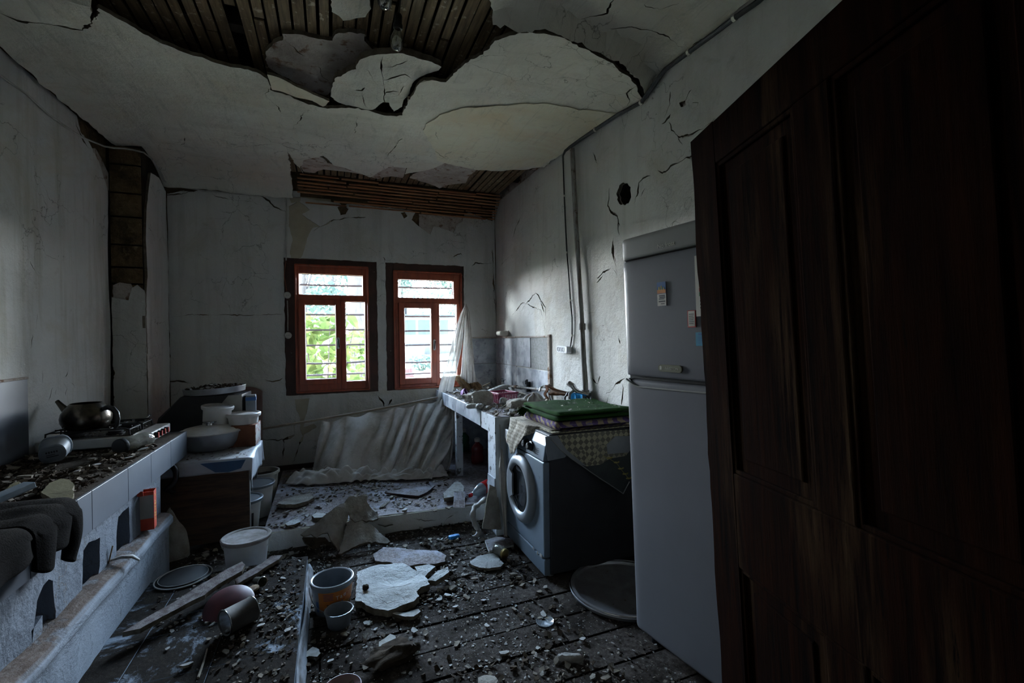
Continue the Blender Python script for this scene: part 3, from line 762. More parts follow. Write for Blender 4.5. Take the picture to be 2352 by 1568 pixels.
mb.box2((-.45, YB + .010, 2.30), (.02, YB + .020, 2.94)); mb.box2((-.42, YB + .010, .40), (-.05, YB + .020, .884))
mb.build('old_paint_layer', MT['beige_paint'], wall_back, smooth=0)
mb = MB(); mb.box2((.95, YB + .012, 2.55), (1.52, YB + .0215, 2.87))
mb.build('undercoat_patch', MT['undercoat'], wall_back, smooth=0)
# marbled blue tiles in the sink corner
def tile_field(name, spots, plane, mat, parent, th=.008):
    for (a0, a1, b0, b1) in spots:
        m_ = MB()
        if plane == 'y': m_.box2((a0, YB - th - .006, b0), (a1, YB + .004, b1))
        else: m_.box2((XR - th - .006, a0, b0), (XR + .004, a1, b1))
        m_.build(name, mat, parent, smooth=0, bevel=.002)
STZ = onX(1135, 957, 1.10).z; TZ0, TZ1 = STZ + .006, 1.448
tile_field('wall_tile', [(1.475, 1.846, TZ0, 1.148), (1.475, 1.846, 1.153, TZ1)], 'y', MT['blue_tile'], wall_back)

wall_right = MB(); wall_right = struct(wall_right.box2((XR + .16, -.1, -.1), (XR + .4, YB + .4, 3.3)).build('wall_right', MT['dark_void'], smooth=0), 'stained white wall behind the fridge and washing machine', 'wall')
def RW(px): return [(p.y, p.z) for p in (onX(u, v, XR) for u, v in px)]
def circ(u, v, ru, rv, n=22, jit=.1, seed=1):
    r_ = random.Random(seed)
    return [(u + ru * cos(2 * pi * k / n) * r_.uniform(1 - jit, 1 + jit), v + rv * sin(2 * pi * k / n) * r_.uniform(1 - jit, 1 + jit)) for k in range(n)]
flue = RW(circ(1434, 445, 16, 27))
_rcr = [([(1400, 430), (1398, 470), (1404, 490), (1418, 496), (1424, 520)], .010), ([(1478, 402), (1468, 420), (1464, 448), (1456, 468)], .014), ([(1468, 420), (1478, 410), (1494, 404)], .008), ([(1482, 432), (1474, 450)], .006),
        ([(1510, 392), (1520, 398), (1548, 380), (1570, 366), (1600, 354)], .010), ([(1536, 280), (1545, 300), (1556, 314), (1580, 312), (1610, 296), (1640, 272)], .008), ([(1556, 314), (1566, 332)], .008),
        ([(1540, 210), (1538, 240), (1526, 270)], .012), ([(1566, 246), (1578, 224), (1588, 206)], .014), ([(1540, 262), (1520, 285)], .008), ([(1590, 236), (1602, 236), (1600, 244)], .012),
        ([(1410, 546), (1406, 580), (1416, 604)], .007), ([(1370, 650), (1392, 624), (1404, 614)], .006), ([(1410, 620), (1418, 640)], .008), ([(1500, 540), (1530, 526), (1560, 514)], .008), ([(1540, 536), (1544, 512), (1556, 500)], .009),
        ([(1360, 866), (1372, 880), (1378, 862)], .012), ([(1362, 880), (1358, 890)], .008), ([(1390, 904), (1400, 900), (1412, 884), (1434, 868)], .014), ([(1428, 880), (1430, 905), (1426, 930)], .012), ([(1392, 930), (1396, 912)], .008),
        ([(1240, 690), (1254, 705), (1256, 740)], .006), ([(1195, 720), (1205, 700), (1230, 672)], .006), ([(1178, 545), (1186, 520), (1196, 500)], .007), ([(1420, 770), (1424, 790)], .010), ([(1386, 350), (1396, 340), (1400, 326)], .006),
        ([(1362, 350), (1372, 374), (1372, 396)], .006), ([(1420, 500), (1424, 540)], .006), ([(1176, 724), (1188, 708), (1201, 694), (1212, 698), (1224, 706), (1242, 710), (1250, 740), (1252, 770)], .010), ([(1229, 669), (1240, 686), (1250, 717)], .011), ([(1399, 616), (1386, 626), (1371, 639)], .010), ([(1408, 551), (1410, 590), (1418, 625)], .011), ([(1150, 611), (1160, 598), (1170, 586)], .008)]
rpeel = [RW([(1560, 236), (1574, 230), (1576, 242), (1564, 246)])]
right_holes = [refine(flue, .012, .004, 4)] + [refine(p, .015, .006, 53 + k) for k, p in enumerate(rpeel)] + [crack_poly(RW(p), w * 1.6, 260 + k) for k, (p, w) in enumerate(_rcr)]
w2 = wob(5.1, .007)
sheet('wall_plaster', [MT['wall'], MT['broken_edge']], refine([(.13, 0), (YB - .002, 0), (YB - .002, 3.06), (.13, 3.06)], .1, .002, 6), right_holes, lambda s, t: Vector((XR + w2(s, t), s, t)), lambda s, t: Vector((.022, 0, 0)), .11, wall_right, 33)
sheet('wall_core', [MT['undercoat'], MT['dark_void']], [(-.1, -.1), (YB + .4, -.1), (YB + .4, 3.3), (-.1, 3.3)], [refine(flue, .012, .003, 9)], lambda s, t: Vector((XR + .024, s, t)), lambda s, t: Vector((.12, 0, 0)), .5, wall_right, 34)
def ry(u, v): p = onX(u, v, XR); return p.y, p.z
yA, yB_ = ry(1188, 800)[0], ry(1221, 830)[0]; yC = ry(1262, 830)[0]
tile_field('wall_tile', [(yA + .003, YB - .018, 1.153, TZ1), (yB_ + .003, yA - .003, 1.153, TZ1 + .002), (yA + .003, YB - .018, TZ0, 1.148), (yC + .004, yA - .003, TZ0, 1.140)], 'x', MT['blue_tile'], wall_right)
mb = MB(); mb.box2((XR - .012, yC + .01, 1.148), (XR + .004, yB_ - .012, TZ1))
mb.build('mortar_bed', MT['mortar'], wall_right, smooth=0, bevel=.004)
mb = MB(); mb.box2((XR - .022, yC - .045, TZ0), (XR + .004, yC, TZ1 + .03)); mb.box2((XR - .022, yC - .045, TZ1 + .004), (XR + .004, YB - .01, TZ1 + .02)); mb.box2((1.47, YB - .022, TZ1 + .004), (XR, YB + .004, TZ1 + .02))
mb.build('tile_edge_mortar', MT['undercoat'], wall_right, smooth=0, bevel=.006)

PY, PX = 4.62, -1.415
wall_left = MB(); wall_left = struct(wall_left.box2((XL - .4, -.1, -.1), (XL - .024, YB + .4, 3.3)).build('wall_left', MT['adobe'], smooth=0), 'tall limewashed wall behind the tiled stove counter', 'wall')
def LW(px): return [(p.y, p.z) for p in (onX(u, v, XL) for u, v in px)]
cav = LW([(150, 225), (176, 262), (186, 302), (208, 330), (226, 372), (246, 432), (256, 470), (258, 560), (256, 700)]) + [(4.75, 1.9), (4.75, 3.08)]
_lcr = [([(170, 258), (176, 290), (190, 318), (210, 345)], .020), ([(74, 768), (70, 800)], .010), ([(156, 830), (158, 850), (150, 866)], .009), ([(120, 890), (114, 910), (110, 920)], .009), ([(146, 880), (154, 892), (150, 908)], .008), ([(128, 894), (126, 906)], .008),
        ([(86, 720), (82, 755)], .004), ([(164, 880), (170, 890)], .006), ([(70, 600), (90, 640)], .004), ([(215, 500), (216, 520)], .005), ([(96, 850), (97, 880)], .003)]
lpeel = []; _unused = [LW([(152, 832), (160, 834), (158, 848), (150, 846)]), LW([(142, 886), (152, 888), (152, 898), (146, 898)])]
w3 = wob(9.1, .008)
mb = MB(); mb.box2((XL - .022, .13, 0), (XL - .016, 4.3, 2.2)); mb.build('undercoat_layer', MT['undercoat'], wall_left, smooth=0)
sheet('wall_plaster', [MT['wall_left'], MT['broken_edge']], refine([(.13, 0), (PY - .012, 0), (PY - .012, 3.06), (.13, 3.06)], .08, .004, 7), [refine(cav, .02, .010, 12)] + [crack_poly(LW(p), w, 300 + k) for k, (p, w) in enumerate(_lcr)] + [refine(p, .015, .005, 63 + k) for k, p in enumerate(lpeel)],
      lambda s, t: Vector((XL - w3(s, t), s, t)), lambda s, t: Vector((-.023, 0, 0)), .11, wall_left, 35)
mb = MB()
for (a, b) in ((2.0, 2.55), (2.56, 3.14), (3.145, 3.50)):
    m_ = MB(); m_.box2((XL - .01, a, .80), (XL + .014, b - .004, 1.245)); m_.build('wall_tile', MT['grey_tile'], wall_left, smooth=0, bevel=.002)
mb.box2((XL - .01, 2.0, 1.245), (XL + .016, 3.50, 1.258)); mb.build('tile_edge_mortar', MT['undercoat'], wall_left, smooth=0)

# brick pillar in the far left corner
mb = MB(); zz = 0; rnd = random.Random(9); row = 0
mb.box2((XL - .02, PY + .03, 0), (PX - .02, YB + .05, 3.2), 1)
while zz < 3.02:
    h_ = rnd.uniform(.13, .27)
    mb.grid(lambda a, b: Vector((XL + .004 + a * (PX - XL - .030), PY + .012 + .012 * noise.noise(Vector((a * 4, b * 4, row * 1.3))) + .010 * (abs(a - .5) * 2) ** 6, zz + .008 + b * (h_ - .016))), 10, 8)
    mb.box2((XL + .004, PY + .020, zz + .008), (PX - .026, PY + .06, zz + h_ - .008)); zz += h_; row += 1
pillar = struct(mb.build('pillar', [MT['adobe'], MT['dark_void']], smooth=50), 'corner pillar with bare earth blocks above its fallen plaster', 'pillar')
def PW(px): return [(p.x, p.z) for p in (onY(u, v, PY) for u, v in px)]
zt = PW([(257, 682), (280, 686), (296, 690), (304, 662), (316, 654), (332, 668), (341, 676)])
face = [(XL + .012, 0), (PX, 0)] + [(PX, zt[-1][1])] + zt[::-1][1:] + [(XL + .012, zt[0][1])]
sheet('wall_plaster', [MT['wall'], MT['broken_edge']], refine(face, .03, .004, 8), [crack_poly(PW([(257, 760), (255, 800), (258, 840), (260, 900), (262, 960)]), .014, 1)], lambda s, t: Vector((s, PY - .004 + .004 * noise.noise(Vector((s * 5, t * 2, 1))), t)), lambda s, t: Vector((0, .020, 0)), .08, pillar, 36)
mb = MB()
def SW(px): return [(p.y, p.z) for p in (onX(u, v, PX) for u, v in px)]
ztop = zc(PX, 4.9)
side = [(PY, 0), (YB - .02, 0), (YB - .02, 2.86), (4.98, 2.93), (4.78, 2.90), (PY + .07, 2.60), (PY + .03, 2.3), (PY + .055, 2.0), (PY + .02, 1.8), (PY, 1.72)]
sheet('wall_plaster', [MT['wall'], MT['broken_edge']], refine(side, .03, .006, 9), [], lambda s, t: Vector((PX + .010 * noise.noise(Vector((s * 3, t * 1.4, 4))), s, t)), lambda s, t: Vector((-.020, 0, 0)), .09, pillar, 37)
sheet('undercoat_patch', [MT['undercoat'], MT['broken_edge']], refine(PW([(259, 655), (275, 648), (300, 652), (306, 662), (298, 690), (280, 688), (259, 684)]), .02, .006, 77), [], lambda s, t: Vector((s, PY + .002, t)), lambda s, t: Vector((0, .012, 0)), .06, pillar, 38)
sheet('undercoat_patch', [MT['undercoat'], MT['broken_edge']], refine(LW([(222, 340), (236, 366), (252, 400), (256, 440), (248, 434), (238, 420), (226, 376), (214, 340)]), .02, .006, 78), [], lambda s, t: Vector((XL - .006, s, t)), lambda s, t: Vector((-.016, 0, 0)), .06, wall_left, 39)

# wall behind the viewer with its doorway, and the dark passage beyond
mb = MB(); mb.box2((XL - .4, -.05, -.1), (-.62, .12, 3.3)); mb.box2((.86, -.05, -.1), (XR + .4, .12, 3.3)); mb.box2((-.62, -.05, 2.14), (.86, .12, 3.3))
struct(mb.build('wall_front', MT['wall'], smooth=0))
mb = MB(); mb.box2((-1.4, -1.75, -.1), (1.6, -1.65, 2.6)); mb.box2((-1.5, -1.75, -.1), (-1.4, -.05, 2.6)); mb.box2((1.6, -1.75, -.1), (1.7, -.05, 2.6)); mb.box2((-1.5, -1.75, 2.6), (1.7, -.05, 2.7))
struct(mb.build('wall_passage', MT['wall'], smooth=0))

# ------------------------------------------------------------------ floor: worn boards lying across the room
mb = MB(); rnd = random.Random(21); y = -1.7
while y < YB:
    w = rnd.uniform(.17, .22); xa = -1.75
    while xa < 1.95:
        xb = min(1.95, xa + rnd.uniform(1.1, 2.6))
        mb.box(((xa + xb) / 2, y + w / 2, -.02 + rnd.uniform(-.004, .003)), (xb - xa - .008, w - rnd.uniform(.006, .016), .04), rz=rnd.uniform(-.003, .003)); xa = xb
    y += w
mb.box2((-1.8, -1.75, -.12), (2.0, YB + .1, -.045))
floor = struct(mb.build('floor', MT['floor'], smooth=0, bevel=.003, bseg=1), 'dark floorboards strewn with plaster dust and debris', 'floor')
PFZ = .13
# raised step under the windows
pf = [onZ(608, 1214, PFZ), onZ(890, 1190, PFZ), onZ(1112, 1156, PFZ)]
PFY = sum(p.y for p in pf) / 3
mb = MB(); PFX0 = onZ(608, 1214, PFZ).x
_fr = refine([(PFX0, PFY + .02), (.20, PFY + .03), (1.10, PFY - .03), (XR - .01, PFY - .03)], .05, .008, 4, closed=False)
poly = _fr + [(XR - .01, YB - .005), (PFX0 - .02, YB - .005)]
_cr = [crack_poly([(.78, PFY + .00), (.86, PFY + .10), (.88, PFY + .2)], .01, 5)]
sheet('step_platform', [MT['platform'], MT['wall']], poly, [], lambda s, t: Vector((s, t, PFZ + .006 * noise.noise(Vector((s * 3, t * 3, 1))))), lambda s, t: Vector((0, 0, -PFZ - .006)), .12, None, 41)
step = bpy.data.objects['step_platform']; step.name = 'floor_step'; struct(step, 'raised plastered step below the windows', 'step')
def FW(px): return [(p.x, p.z) for p in (onY(u, v, PFY - .02) for u, v in px)]
# broken gap and hairline openings of its riser, modelled as a loose skin in front of the core
rz = [(PFX0, 0.004), (XR - .2, 0.004), (XR - .2, PFZ - .002), (PFX0, PFZ - .002)]
rk = [crack_poly(FW([(950, 1190), (975, 1196), (1010, 1190)]), .006, 3), crack_poly(FW([(1014, 1205), (1024, 1192), (1040, 1180)]), .006, 4), refine(FW([(990, 1218), (1000, 1212), (1014, 1198), (1016, 1214), (1005, 1217)]), .01, .002, 4), refine(FW([(880, 1190), (905, 1206), (885, 1212), (868, 1206)]), .01, .003, 5)]
def fry(s): return PFY + (.0 if s < .2 else -.055 * (s - .2) / .9) + .012
sheet('riser_skin', [MT['wall'], MT['broken_edge']], refine(rz, .03, .004, 13), rk, lambda s, t: Vector((s, fry(s) - .012, t)), lambda s, t: Vector((0, .018, 0)), .08, step, 42)
# low tiled hearth step on the left
HX, HY = -.155, 3.13; HZ = .10
mb = MB(); mb.box2((-.96, .9, 0), (HX, HY, HZ - .006))
hearth = struct(mb.build('floor_hearth', MT['platform_tile'], smooth=0), 'low dirt-covered tiled step beside the stove counter', 'step')
k = 0
for yy in np.arange(.9, HY, .33):
    for (a, b) in ((-.48, HX + .004), (-.80, -.484), (-.96, -.804)):
        m_ = MB(); m_.box2((a, yy, HZ - .01), (b - .003, min(yy + .327, HY), HZ)); m_.build('floor_tile', MT['platform_tile'], hearth, smooth=0)
# black baseboard left of the curtain
p0, p1 = onY(628, 1072, YB - .03), onY(730, 1066, YB - .03)
mb = MB(); mb.box2((p0.x, YB - .03, PFZ), (p1.x + .25, YB - .001, p0.z + .0)); struct(mb.build('baseboard_back', MT['dark_brown'], smooth=0, bevel=.004))

# ------------------------------------------------------------------ windows
YF = 5.26
def window(n, x0, x1, px, label):
    root = struct(thing('window_%d' % n, label, 'window', ((x0 + x1) / 2, YF, (WZ0 + WZ1) / 2)))
    O = Vector(root.location); um = px['mid']
    X = lambda u: onY(u, 760, YF).x - O.x
    Z = lambda v: onY(um, v, YF).z - O.z
    L, Rr, B, Tt = x0 - O.x, x1 - O.x, WZ0 - O.z, WZ1 - O.z
    fl, fr, ft, fb = X(px['frame'][0]), X(px['frame'][1]), Z(px['frame'][2]), Z(px['frame'][3])
    def bars(name, rects, y0, y1, mat, parent, bev=.004):
        m = MB()
        for (a, b, c, d) in rects: m.box2((a, y0, c), (b, y1, d))
        return m.build(name, mat, parent, smooth=0, bevel=bev)
    e = .0004
    bars('casing', [(L + e, fl, B + e, Tt - e), (fr, Rr - e, B + e, Tt - e), (fl, fr, ft, Tt - e), (fl, fr, B + e, fb)], -.052, .012, MT['dark_brown'], root, .003)
    bars('bead', [(fl - .006, fl + .012, fb, ft), (fr - .012, fr + .006, fb, ft), (fl, fr, ft - .012, ft + .006), (fl, fr, fb - .006, fb + .012)], -.066, -.01, MT['redwood'], root, .005)
    a = px['top']; s = px['sash']; g = px['glass']; r = px['side']
    tl, tr, tt, tb = X(a[0]), X(a[1]), Z(a[2]), Z(a[3]); rl, rr, rt, rb = X(r[0]), X(r[1]), Z(r[2]), Z(r[3])
    sl, sr, st, sb = X(s[0]), X(s[1]), Z(s[2]), Z(s[3]); gl, gr, gt, gb = X(g[0]), X(g[1]), Z(g[2]), Z(g[3])
    bars('frame', [(fl, tl, tb, ft), (tr, fr, tb, ft), (tl, tr, tt, ft), (fl, fr, rt, tb), (rr, fr, fb, rt), (sr, rl, fb, rt), (rl, rr, fb, rb), (fl, sl, fb, rt), (sl, sr, fb, sb), (sl, sr, st, rt)], -.040, .03, MT['redwood'], root)
    sash = bars('sash', [(sl, gl, sb, st), (gr, sr, sb, st), (gl, gr, gt, st), (gl, gr, sb, gb)], -.058, .005, MT['redwood'], root)
    for k, (q, par) in enumerate((((tl, tr, tb, tt), root), ((rl, rr, rb, rt), root), ((gl, gr, gb, gt), sash))):
        m = MB(); y = .008 if par is root else -.024
        m.box2((q[0] - .004, y, q[2] - .004), (q[1] + .004, y + .004, q[3] + .004)); m.build('pane', MT['pane'], par, smooth=0)
        m = MB(); w = .005
        for (c, d, e2, f) in ((q[0], q[0] + w, q[2], q[3]), (q[1] - w, q[1], q[2], q[3]), (q[0], q[1], q[2], q[2] + w), (q[0], q[1], q[3] - w, q[3])): m.box2((c, y - .006, e2), (d, y - .001, f))
        m.build('pane_bead', MT['print_white'], par, smooth=0)
    h = px['handle']; hx, hz = X(h[0]), Z(h[1])
    m = MB(); m.rbox((hx, -.061, hz), (.028, .006, .125), .013, axis='y'); hp = m.build('handle_plate', MT['white_enamel'], sash, smooth=30)
    m = MB(); m.tube([(hx + .008 * h[2], -.078, hz - .045), (hx - .004 * h[2], -.080, hz + .045)], [.006, .008], 8); m.tube([(hx - .003 * h[2], -.062, hz + .04), (hx - .003 * h[2], -.08, hz + .04)], .006, 8)
    m.build('handle_lever', MT['black_iron'], sash)
    for k, (v, bend) in enumerate(px['bars']):
        z = onY(um, v, 5.46).z - O.z; m = MB()
        m.tube([(L - .02 + (Rr - L + .04) * q / 10, .20, z + bend * sin(pi * q / 10) + .004 * (q / 10)) for q in range(11)], .011, 6); m.build('bar', MT['black_iron'], root)
    # outer reveal lining, added in white to bounce daylight into the room
    m = MB(); t_ = .012
    for (c, d, e2, f) in ((L, L + t_, B, Tt), (Rr - t_, Rr, B, Tt), (L, Rr, B, B + t_), (L, Rr, Tt - t_, Tt)): m.box2((c, .03, e2), (d, .23, f))
    m.build('reveal', MT['worn_white'], root, smooth=0)
    return root
window(1, WIN[0]['x0'], WIN[0]['x1'], dict(mid=762, frame=(680, 846, 612, 897), top=(689, 834, 631, 678), sash=(687, 782, 689, 880), glass=(702, 771, 701, 868), side=(794, 838, 692, 876), handle=(776, 788, 1),
       bars=((655, -.006), (723, 0), (758, 0), (793, .002), (831, -.018), (861, .004))), 'left red-framed window with green leaves outside')
window(2, WIN[1]['x0'], WIN[1]['x1'], dict(mid=978, frame=(904, 1058, 626, 889), top=(915, 1041, 644, 685), sash=(915, 1000, 696, 880), glass=(928, 988, 708, 866), side=(1008, 1047, 698, 868), handle=(995, 792, -1),
       bars=((661, -.004), (727, 0), (760, 0), (793, .004), (829, -.014), (858, .003))), 'right red-framed window with the grey roof outside')

# ------------------------------------------------------------------ the open plank door close on the right
dA, dB = onZ(1602, 326, 2.05), onZ(1985, 2, 2.05)
ddir = Vector((dA.x - dB.x, dA.y - dB.y, 0)).normalized(); DW = .96
_Md = Matrix.Translation((dA.x, dA.y, 2.05)) @ Matrix.Rotation(atan2(ddir.y, ddir.x), 4, 'Z') @ Matrix.Rotation(radians(-1.9), 4, "X") @ Matrix.Rotation(radians(1.9), 4, "Y") @ Matrix.Translation((-DW, 0, -2.05))   # it sags and leans on its old hinges
door = struct(thing('door_1', 'old dark wooden panel door standing open across the right side', 'door', _Md.translation, _Md.to_euler()))
# local x runs along the door away from the hinge, local +y is the face we see
def stile(name, x0, x1, z0, z1, th=.045, edge=None, seed=0):
    m = MB(); n = 40
    def prof(z): return (.010 * noise.noise(Vector((z * 5, seed, 2))) + .006 * noise.noise(Vector((z * 19, seed, 5)))) if edge else 0
    for k in range(n):
        za, zb = z0 + (z1 - z0) * k / n, z0 + (z1 - z0) * (k + 1) / n
        pa, pb = prof(za), prof(zb)
        vs = [(x0, -th / 2, za), (x1 + pa, -th / 2, za), (x1 + pa, th / 2, za), (x0, th / 2, za), (x0, -th / 2, zb), (x1 + pb, -th / 2, zb), (x1 + pb, th / 2, zb), (x0, th / 2, zb)]
        fs = [(0, 1, 5, 4), (1, 2, 6, 5), (2, 3, 7, 6), (3, 0, 4, 7)]
        if k == 0: fs.append((3, 2, 1, 0))
        if k == n - 1: fs.append((4, 5, 6, 7))
        m.add(vs, fs)
    return m.build(name, MT['door_wood'], door, smooth=0)
DX = DW
dg = lambda u, v: None
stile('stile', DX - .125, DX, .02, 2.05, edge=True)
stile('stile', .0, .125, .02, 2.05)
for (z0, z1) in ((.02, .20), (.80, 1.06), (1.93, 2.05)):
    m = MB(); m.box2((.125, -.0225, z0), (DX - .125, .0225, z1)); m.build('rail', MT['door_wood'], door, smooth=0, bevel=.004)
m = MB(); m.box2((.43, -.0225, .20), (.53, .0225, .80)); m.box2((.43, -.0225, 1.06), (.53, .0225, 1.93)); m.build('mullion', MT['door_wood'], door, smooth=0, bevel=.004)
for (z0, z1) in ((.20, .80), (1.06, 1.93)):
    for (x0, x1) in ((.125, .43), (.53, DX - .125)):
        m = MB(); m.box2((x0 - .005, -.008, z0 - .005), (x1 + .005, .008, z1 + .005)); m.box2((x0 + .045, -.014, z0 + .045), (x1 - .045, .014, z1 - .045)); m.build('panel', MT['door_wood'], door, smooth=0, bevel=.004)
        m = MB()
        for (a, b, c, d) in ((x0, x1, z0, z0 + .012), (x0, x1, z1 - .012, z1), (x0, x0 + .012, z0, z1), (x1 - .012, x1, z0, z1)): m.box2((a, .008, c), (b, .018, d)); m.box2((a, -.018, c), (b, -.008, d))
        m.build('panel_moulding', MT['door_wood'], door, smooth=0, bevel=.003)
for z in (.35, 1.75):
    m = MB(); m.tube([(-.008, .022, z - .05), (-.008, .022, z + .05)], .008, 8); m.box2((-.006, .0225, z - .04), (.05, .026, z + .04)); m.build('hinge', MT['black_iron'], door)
# ================================================================== outside the windows
def gz(y): return -.35 + .03 * max(0, y - 6)
m = MB(); m.grid(lambda a, b: Vector((-40 + 90 * a, 5.62 + 70 * b ** 1.6, gz(5.62 + 70 * b ** 1.6) + .12 * noise.noise(Vector((a * 40, b * 30, 0))))), 60, 40)
struct(m.build('ground_outside', MT['bare_earth'], smooth=60))
rnd = random.Random(5)
def leaf_at(m, p, nrm, L, W, roll):
    M = axis_mat(p, Vector(p) + Vector(nrm)) @ Matrix.Rotation(roll, 4, 'Z')
    vs = [(0, 0, 0), (L * .3, W * .5, .06 * L), (L * .7, W * .38, .04 * L), (L, 0, -.06 * L), (L * .7, -W * .38, .04 * L), (L * .3, -W * .5, .06 * L), (L * .5, 0, -.02 * L)]
    m.add(vs, [(0, 6, 1), (1, 6, 2), (2, 6, 3), (3, 6, 4), (4, 6, 5), (5, 6, 0)], 0, M)
def shrub(name, c, size, n, L, label, cat, mat, stems=7, group=None, seed=0):
    r = random.Random(seed)
    root = thing(name, label, cat, c, group=group)
    m, s = MB(), MB()
    for k in range(stems):
        a, b = r.uniform(-.4, .4) * size[0], r.uniform(-.4, .4) * size[1]
        s.tube([(a * .4, b * .4, -.05), (a * .7, b * .7, size[2] * .5), (a * 1.2, b * 1.2, size[2] * .93)], [.018, .012, .005], 5)
    for k in range(n):
        x, y, z = r.uniform(-.5, .5), r.uniform(-.5, .5), r.random()
        w = .75 + .25 * sin(z * 3)
        p = (x * size[0] * w, y * size[1] * w, .03 + z * size[2])
        leaf_at(m, p, (r.uniform(-.6, .6), r.uniform(-.9, .2), r.uniform(.25, 1)), L * r.uniform(.6, 1.25), L * r.uniform(.45, .8), r.uniform(0, 6.28))
    m.build('foliage', mat, root, smooth=0); s.build('stem', MT['trunk'], root)
    return root
p = onY(748, 800, 7.3); shrub('leafy_shrub', (p.x - .05, 7.3, gz(7.3)), (.95, .9, 2.12), 420, .22, 'leafy shrub with broad bright green leaves outside the left window', 'shrub', MT['leaf'], seed=3)
p = onY(822, 800, 9.0); shrub('feathery_shrub', (p.x + .1, 9.0, gz(9)), (.8, .8, 1.85), 520, .13, 'finer paler green shrub seen through the narrow right pane of the left window', 'shrub', MT['leaf'], seed=4)
def tree(name, x, y, h, r, label, crown, n, L, seed, tr=.2, spread=1.0):
    rr = random.Random(seed); root = thing(name, label, 'tree', (x, y, gz(y)), group=None); s, m = MB(), MB()
    s.tube([(0, 0, -.2), (.05, 0, h * .3), (-.05, .05, h * .6), (.1, 0, h)], [tr * 1.1, tr, tr * .9, tr * .4], 12)
    for k in range(5):
        a = rr.uniform(0, 6.28); s.tube([(0, 0, h * rr.uniform(.35, .7)), (r * .6 * cos(a), r * .6 * sin(a), h * rr.uniform(.8, 1.05))], [tr * .35, tr * .1], 6)
    cl = [(rr.uniform(-1, 1) * r, rr.uniform(-1, 1) * r, h * rr.uniform(crown[0], crown[1])) for _ in range(22)]
    for k in range(n):
        c = rr.choice(cl); q = [rr.gauss(0, .22) * r * spread for _ in range(3)]
        leaf_at(m, (c[0] + q[0], c[1] + q[1], c[2] + q[2] * .7), (rr.uniform(-1, 1), rr.uniform(-1, .4), rr.uniform(0, 1)), L * rr.uniform(.6, 1.3), L * .6, rr.uniform(0, 6))
    s.build('trunk', MT['trunk'], root); m.build('crown', MT['leaf_far'], root, smooth=0)
    return root
p = onY(822, 720, 13); tree('tall_tree', p.x, 13, 8.5, 1.8, 'tall tree with a thick grey trunk outside the left window', (.75, 1.05), 420, .3, 7, .27)
for k, (u, y, h, r, lab) in enumerate([(700, 36, 8, 2.2, 'hazy tree behind the broad-leaved shrub, outside the left window'), (765, 46, 8.5, 2.4, 'hazy tree beside the thick trunk, far outside the left window'), (925, 58, 10, 2.6, 'hazy tree over the pale building, left side of the right window'), (1000, 75, 12, 3.0, 'hazy tree over the pale building, middle of the right window'), (1060, 47, 6.5, 2.0, 'hazy tree at the edge of the right window behind the curtain')]):
    p = onY(u, 760, y); tree('distant_tree', p.x, y, h, r, lab, (.25, 1.0), 700, .5, 20 + k, .22, 1.0)
# pale building with a sheet-roofed shed
bx = onY(958, 770, 32).x
b = thing('building', 'pale building with teal shutters beyond the right window', 'building', (bx, 32, gz(32)))
m = MB(); m.box2((-3.0, 0, -.3), (2.6, 4, 2.55)); m.build('wall', MT['facade'], b, smooth=0)
m = MB(); m.box2((-3.2, -.3, 2.55), (2.9, 4.2, 2.75)); m.build('roof', MT['facade_teal'], b, smooth=0)
for k in range(4):
    m = MB(); m.box2((-2.2 + k * 1.15, -.05, 1.35), (-1.25 + k * 1.15, .02, 2.35)); m.build('shutter', MT['facade_teal'], b, smooth=0)
m = MB(); m.box2((-.9, 1, 2.75), (-.5, 1.5, 3.5)); m.build('chimney', MT['roof_grey'], b, smooth=0)
sx = onY(950, 780, 24).x
s_ = thing('shed', 'low white shed with a grey ribbed sheet roof outside the right window', 'shed', (sx, 24, gz(24)))
m = MB(); m.box2((-1.2, 0, -.2), (.55, 2, .95)); m.build('wall', MT['facade'], s_, smooth=0)
m = MB(); m.grid(lambda a, c: Vector((-1.5 + 2.5 * a - .45 * (1 - c) * 0, -.4 + 2.6 * c, .98 + .46 * c + .018 * sin(a * 110))), 90, 3); m.build('roof', MT['roof_grey'], s_, solid=.03)
tp = onY(934, 806, 17)
m = MB(); m.grid(lambda a, c: Vector((tp.x - .28 + .56 * a, 17 + .3 * c, gz(17) + .02 + .42 * c * (1 - .3 * abs(a - .5)) + .04 * sin(a * 9))), 10, 6); mesh_thing(m, 'tarpaulin', MT['tarp_red'], 'faded red tarpaulin lying on the ground outside the right window', 'tarpaulin', solid=.02)
p = onY(972, 806, 20); shrub('round_shrub', (p.x, 20, gz(20)), (1.0, .8, .62), 260, .16, 'small round dark green shrub outside the right window', 'shrub', MT['leaf_far'], seed=9)
m = MB(); r = random.Random(3)
for k in range(1600):
    y = r.uniform(8, 20); x = r.uniform(-.2, .55) * y; h = r.uniform(.05, .16)
    a = r.uniform(0, 6.28); z = gz(y)
    m.add([(x, y, z - .02), (x + .03 * cos(a), y + .03 * sin(a), z - .02), (x + r.uniform(-.05, .05), y, z + h)], [(0, 1, 2)])
tag(m.build('dry_grass', MT['grass'], smooth=0), 'dry grass on the ground outside', 'grass', kind='stuff')
